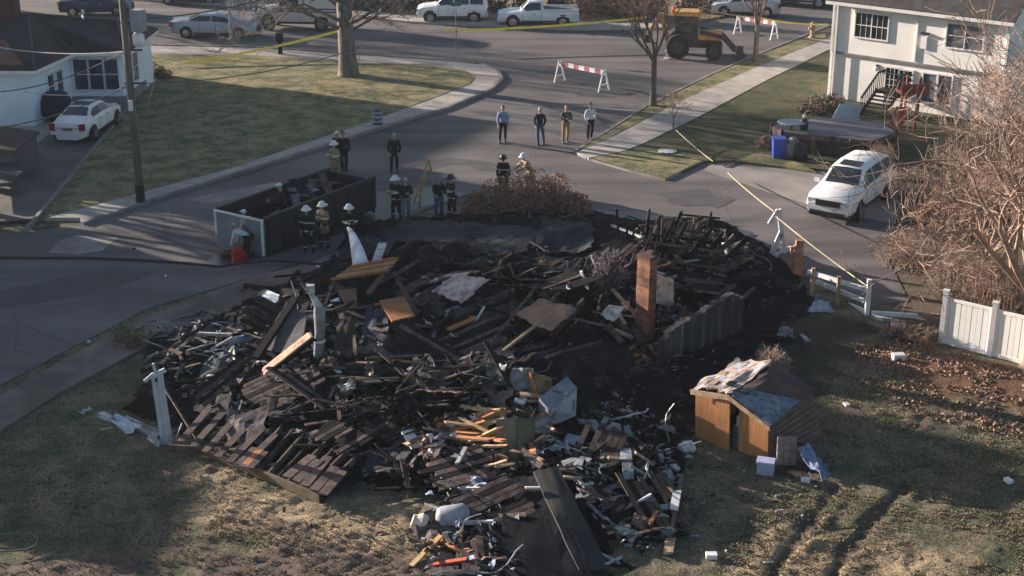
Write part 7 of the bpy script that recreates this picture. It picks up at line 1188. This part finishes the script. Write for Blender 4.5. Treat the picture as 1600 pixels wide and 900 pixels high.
# wires and bent metal strips
for k in range(46):
    poly = ZONES[(1, 2, 3, 4, 5, 5, 6, 7)[k % 8]][0]; us = [p_[0] for p_ in poly]; vs_ = [p_[1] for p_ in poly]
    while True:
        u, v = rnd.uniform(min(us), max(us)), rnd.uniform(min(vs_), max(vs_))
        if float(sdpoly(poly, np.array([u]), np.array([v]))[0]) > 0: break
    c = am(u, v, .2); P = [c]; d = Vector((rnd.uniform(-1, 1), rnd.uniform(-1, 1), .3)).normalized()
    for _ in range(7): d = (d + Vector((rnd.uniform(-1, 1), rnd.uniform(-1, 1), rnd.uniform(-.6, .5))) * .6).normalized(); q = P[-1] + d * rnd.uniform(.1, .24); q.z = max(q.z, hz(q.x, q.y) + .05); P.append(q)
    mb = MB(); mb.tube(P, rnd.uniform(.012, .03), 5); tag(mb.build('bent_strip', (M_metal, M_dirtyw, M_grey, M_wire)[k % 4]), 'bent metal strip or wire curling out of the burnt heap', 'metal strip', 'bent strips and wires in the heap')
# fine fragments: nobody could count them
mb = MB(); fm = [M_char, M_charb, M_grey, M_dirtyw, M_brownw, M_pale, M_ply]
for poly, wts, cnt in ((ZONES[0][0], (10, 2, 1, .15, 1, 0, .3), 500), (ZONES[1][0], (8, 3, 3, 1.5, 2, .8, 1), 1300), (ZONES[2][0], (9, 4, 2, 1., 3, .6, 1.2), 2000), (ZONES[3][0], (9, 4, 2, .8, 2, .5, .8), 1000), (ZONES[4][0], (3, 4, 3, 3, 4, 3, 2), 1500), (ZONES[5][0], (10, 5, 2.5, 1, 2, .4, .4), 1800), (ZONES[6][0], (7, 3, 3, 1, 2, .5, .4), 800), (ZONES[7][0], (7, 2, 4, 1, 2, .2, .3), 800), (ZONES[8][0], (9, 3, 3, .3, 1, .1, .2), 800), (ZONES[9][0], (9, 2, 1.5, .3, 1, .1, .1), 600), ([(1050, 640), (1300, 700), (1280, 860), (1080, 900)], (2, 1, 2, .7, 1, .3, 0), 120), ([(400, 800), (680, 780), (680, 900), (380, 900)], (2, 1, .5, .3, 1, .3, 0), 60)):
    us = [p_[0] for p_ in poly]; vs_ = [p_[1] for p_ in poly]; U = np.array([[rnd.uniform(min(us), max(us)), rnd.uniform(min(vs_), max(vs_))] for _ in range(cnt * 3)]); ok = sdpoly(poly, U[:, 0], U[:, 1]) > -6; ok &= fbm(U[:, 0] * .028, U[:, 1] * .045, 2) > .36; U = U[ok][:int(cnt * .8)]
    for u, v in U:
        c = am(u, v, .08 + rnd.random() * .12); r_ = rnd.uniform(0, sum(wts)); i = 0
        while r_ > wts[i]: r_ -= wts[i]; i += 1
        s_ = rnd.uniform(.03, .085); rot = Matrix.Rotation(rnd.uniform(0, 3), 3, (rnd.random() - .5, rnd.random() - .5, 1)); mb.box(c, (s_ * rnd.uniform(.6, 3.), s_ * rnd.uniform(.4, 1), s_ * rnd.uniform(.15, .6)), rot=rot, mi=i)
tag(mb.build('rubble_fragments', fm), 'countless small fragments strewn over the burnt heap', 'rubble', kind='stuff')

# ------------------------------------------------ grass tufts and leaves
def tufts(name, poly, n, m, hgt, seed, lab, cat, flat=False, w_=.02):
    rn = random.Random(seed); us = [p_[0] for p_ in poly]; vs_ = [p_[1] for p_ in poly]; mb = MB(); V_ = []; c_ = 0
    Q = [at(u, v) for u, v in poly]; x0, x1 = min(q_.x for q_ in Q), max(q_.x for q_ in Q); y0, y1 = min(q_.y for q_ in Q), max(q_.y for q_ in Q)
    XY = np.array([[rn.uniform(x0, x1), rn.uniform(y0, y1)] for _ in range(n * 2)]); sd_ = sdpoly([(q_.x, q_.y) for q_ in Q], XY[:, 0], XY[:, 1]); keep = (sd_ > rn.uniform(0, .3)) & (fbm(XY[:, 0] * 1.6, XY[:, 1] * 1.6) > (.45 if flat else .40)); XY = XY[keep][:n]
    gi = np.clip(np.searchsorted(xs, XY[:, 0]), 0, nx - 1); gj = np.clip(np.searchsorted(ys, XY[:, 1]), 0, ny - 1); Z_ = np.maximum(GZ[gi, gj], 0)
    TK_ = trk[gi, gj] > .15
    for (x, y), z, tk_ in zip(XY, Z_, TK_):
        if tk_ and not flat and rn.random() < .6: continue
        if flat: a = Vector((rn.uniform(-1, 1), rn.uniform(-1, 1), rn.uniform(-.5, .5))).normalized() * rn.uniform(.03, .06); b = a.orthogonal().normalized() * rn.uniform(.02, .04); p_ = Vector((x, y, z + rn.uniform(.01, .05))); mb.add([p_ - a, p_ + b, p_ + a, p_ - b], [(0, 1, 2, 3)], rn.randrange(len(m)))
        else:
            mi = rn.randrange(len(m))
            for _ in range(3):
                a = rn.uniform(0, 6.28); l = Vector((math.cos(a), math.sin(a), 0)); h_ = hgt * rn.uniform(.5, 1.3); o = Vector((-l.y, l.x, 0)) * w_; p_ = Vector((x, y, z - .02)); mb.add([p_ - o, p_ + o, p_ + l * h_ * .7 + Vector((0, 0, h_))], [(0, 1, 2)], mi)
    tag(mb.build(name, m), lab, cat, kind='stuff')
G1 = mat('grass_green', (.11, .13, .055), (.08, .095, .04)); G2 = mat('grass_straw', (.36, .28, .17), (.25, .19, .115)); G3 = mat('grass_olive', (.20, .18, .09), (.14, .125, .065))
tufts('grass', [(1110, 750), (1280, 745), (1600, 700), (1700, 940), (1100, 940)], 15000, [G1, G2, G3, M_twig], .055, 1, 'rough olive and straw grass of the lower right yard', 'grass', w_=.014)
tufts('grass', [(230, 690), (340, 705), (500, 785), (650, 760), (690, 940), (330, 940), (240, 800)], 14000, [G2, G2, G3, M_twig], .045, 2, 'dry straw grass in front of the collapsed deck', 'grass', w_=.014)
tufts('grass', [(-60, 640), (200, 560), (260, 720), (330, 940), (-60, 940)], 6000, [G1, G3, G3], .06, 3, 'short shaded grass at the lower left', 'grass')
tufts('grass', [(1280, 560), (1620, 650), (1660, 760), (1260, 740)], 5000, [G1, G3, G2], .06, 4, 'thin grass of the shaded right yard', 'grass')
L1 = mat('leaf_rust', (.30, .14, .075), (.19, .09, .05)); L2 = mat('leaf_tan', (.34, .23, .15), (.20, .135, .09))
tufts('fallen_leaves', [(1330, 540), (1440, 530), (1700, 600), (1700, 720), (1450, 660), (1340, 610)], 6000, [L1, L2, M_twig, M_charb], 0, 5, 'rust-coloured fallen leaves covering the ground below the white fence', 'fallen leaves', flat=True)
# ------------------------------------------------ thin morning haze
mb = MB(); mb.box((0, 700, 8.9), (1900, 1700, 20.6)); hzb = mb.build('haze', [], None)
m = bpy.data.materials.new('haze'); m.use_nodes = True; N = m.node_tree.nodes; N.remove(N['Principled BSDF']); pv = N.new('ShaderNodeVolumePrincipled'); pv.inputs['Color'].default_value = (.70, .82, 1, 1); pv.inputs['Density'].default_value = .00021; pv.inputs['Anisotropy'].default_value = .2
m.node_tree.links.new(pv.outputs[0], N['Material Output'].inputs['Volume']); hzb.data.materials.append(m); tag(hzb, 'thin pale blue haze over the whole street', 'haze', kind='stuff')
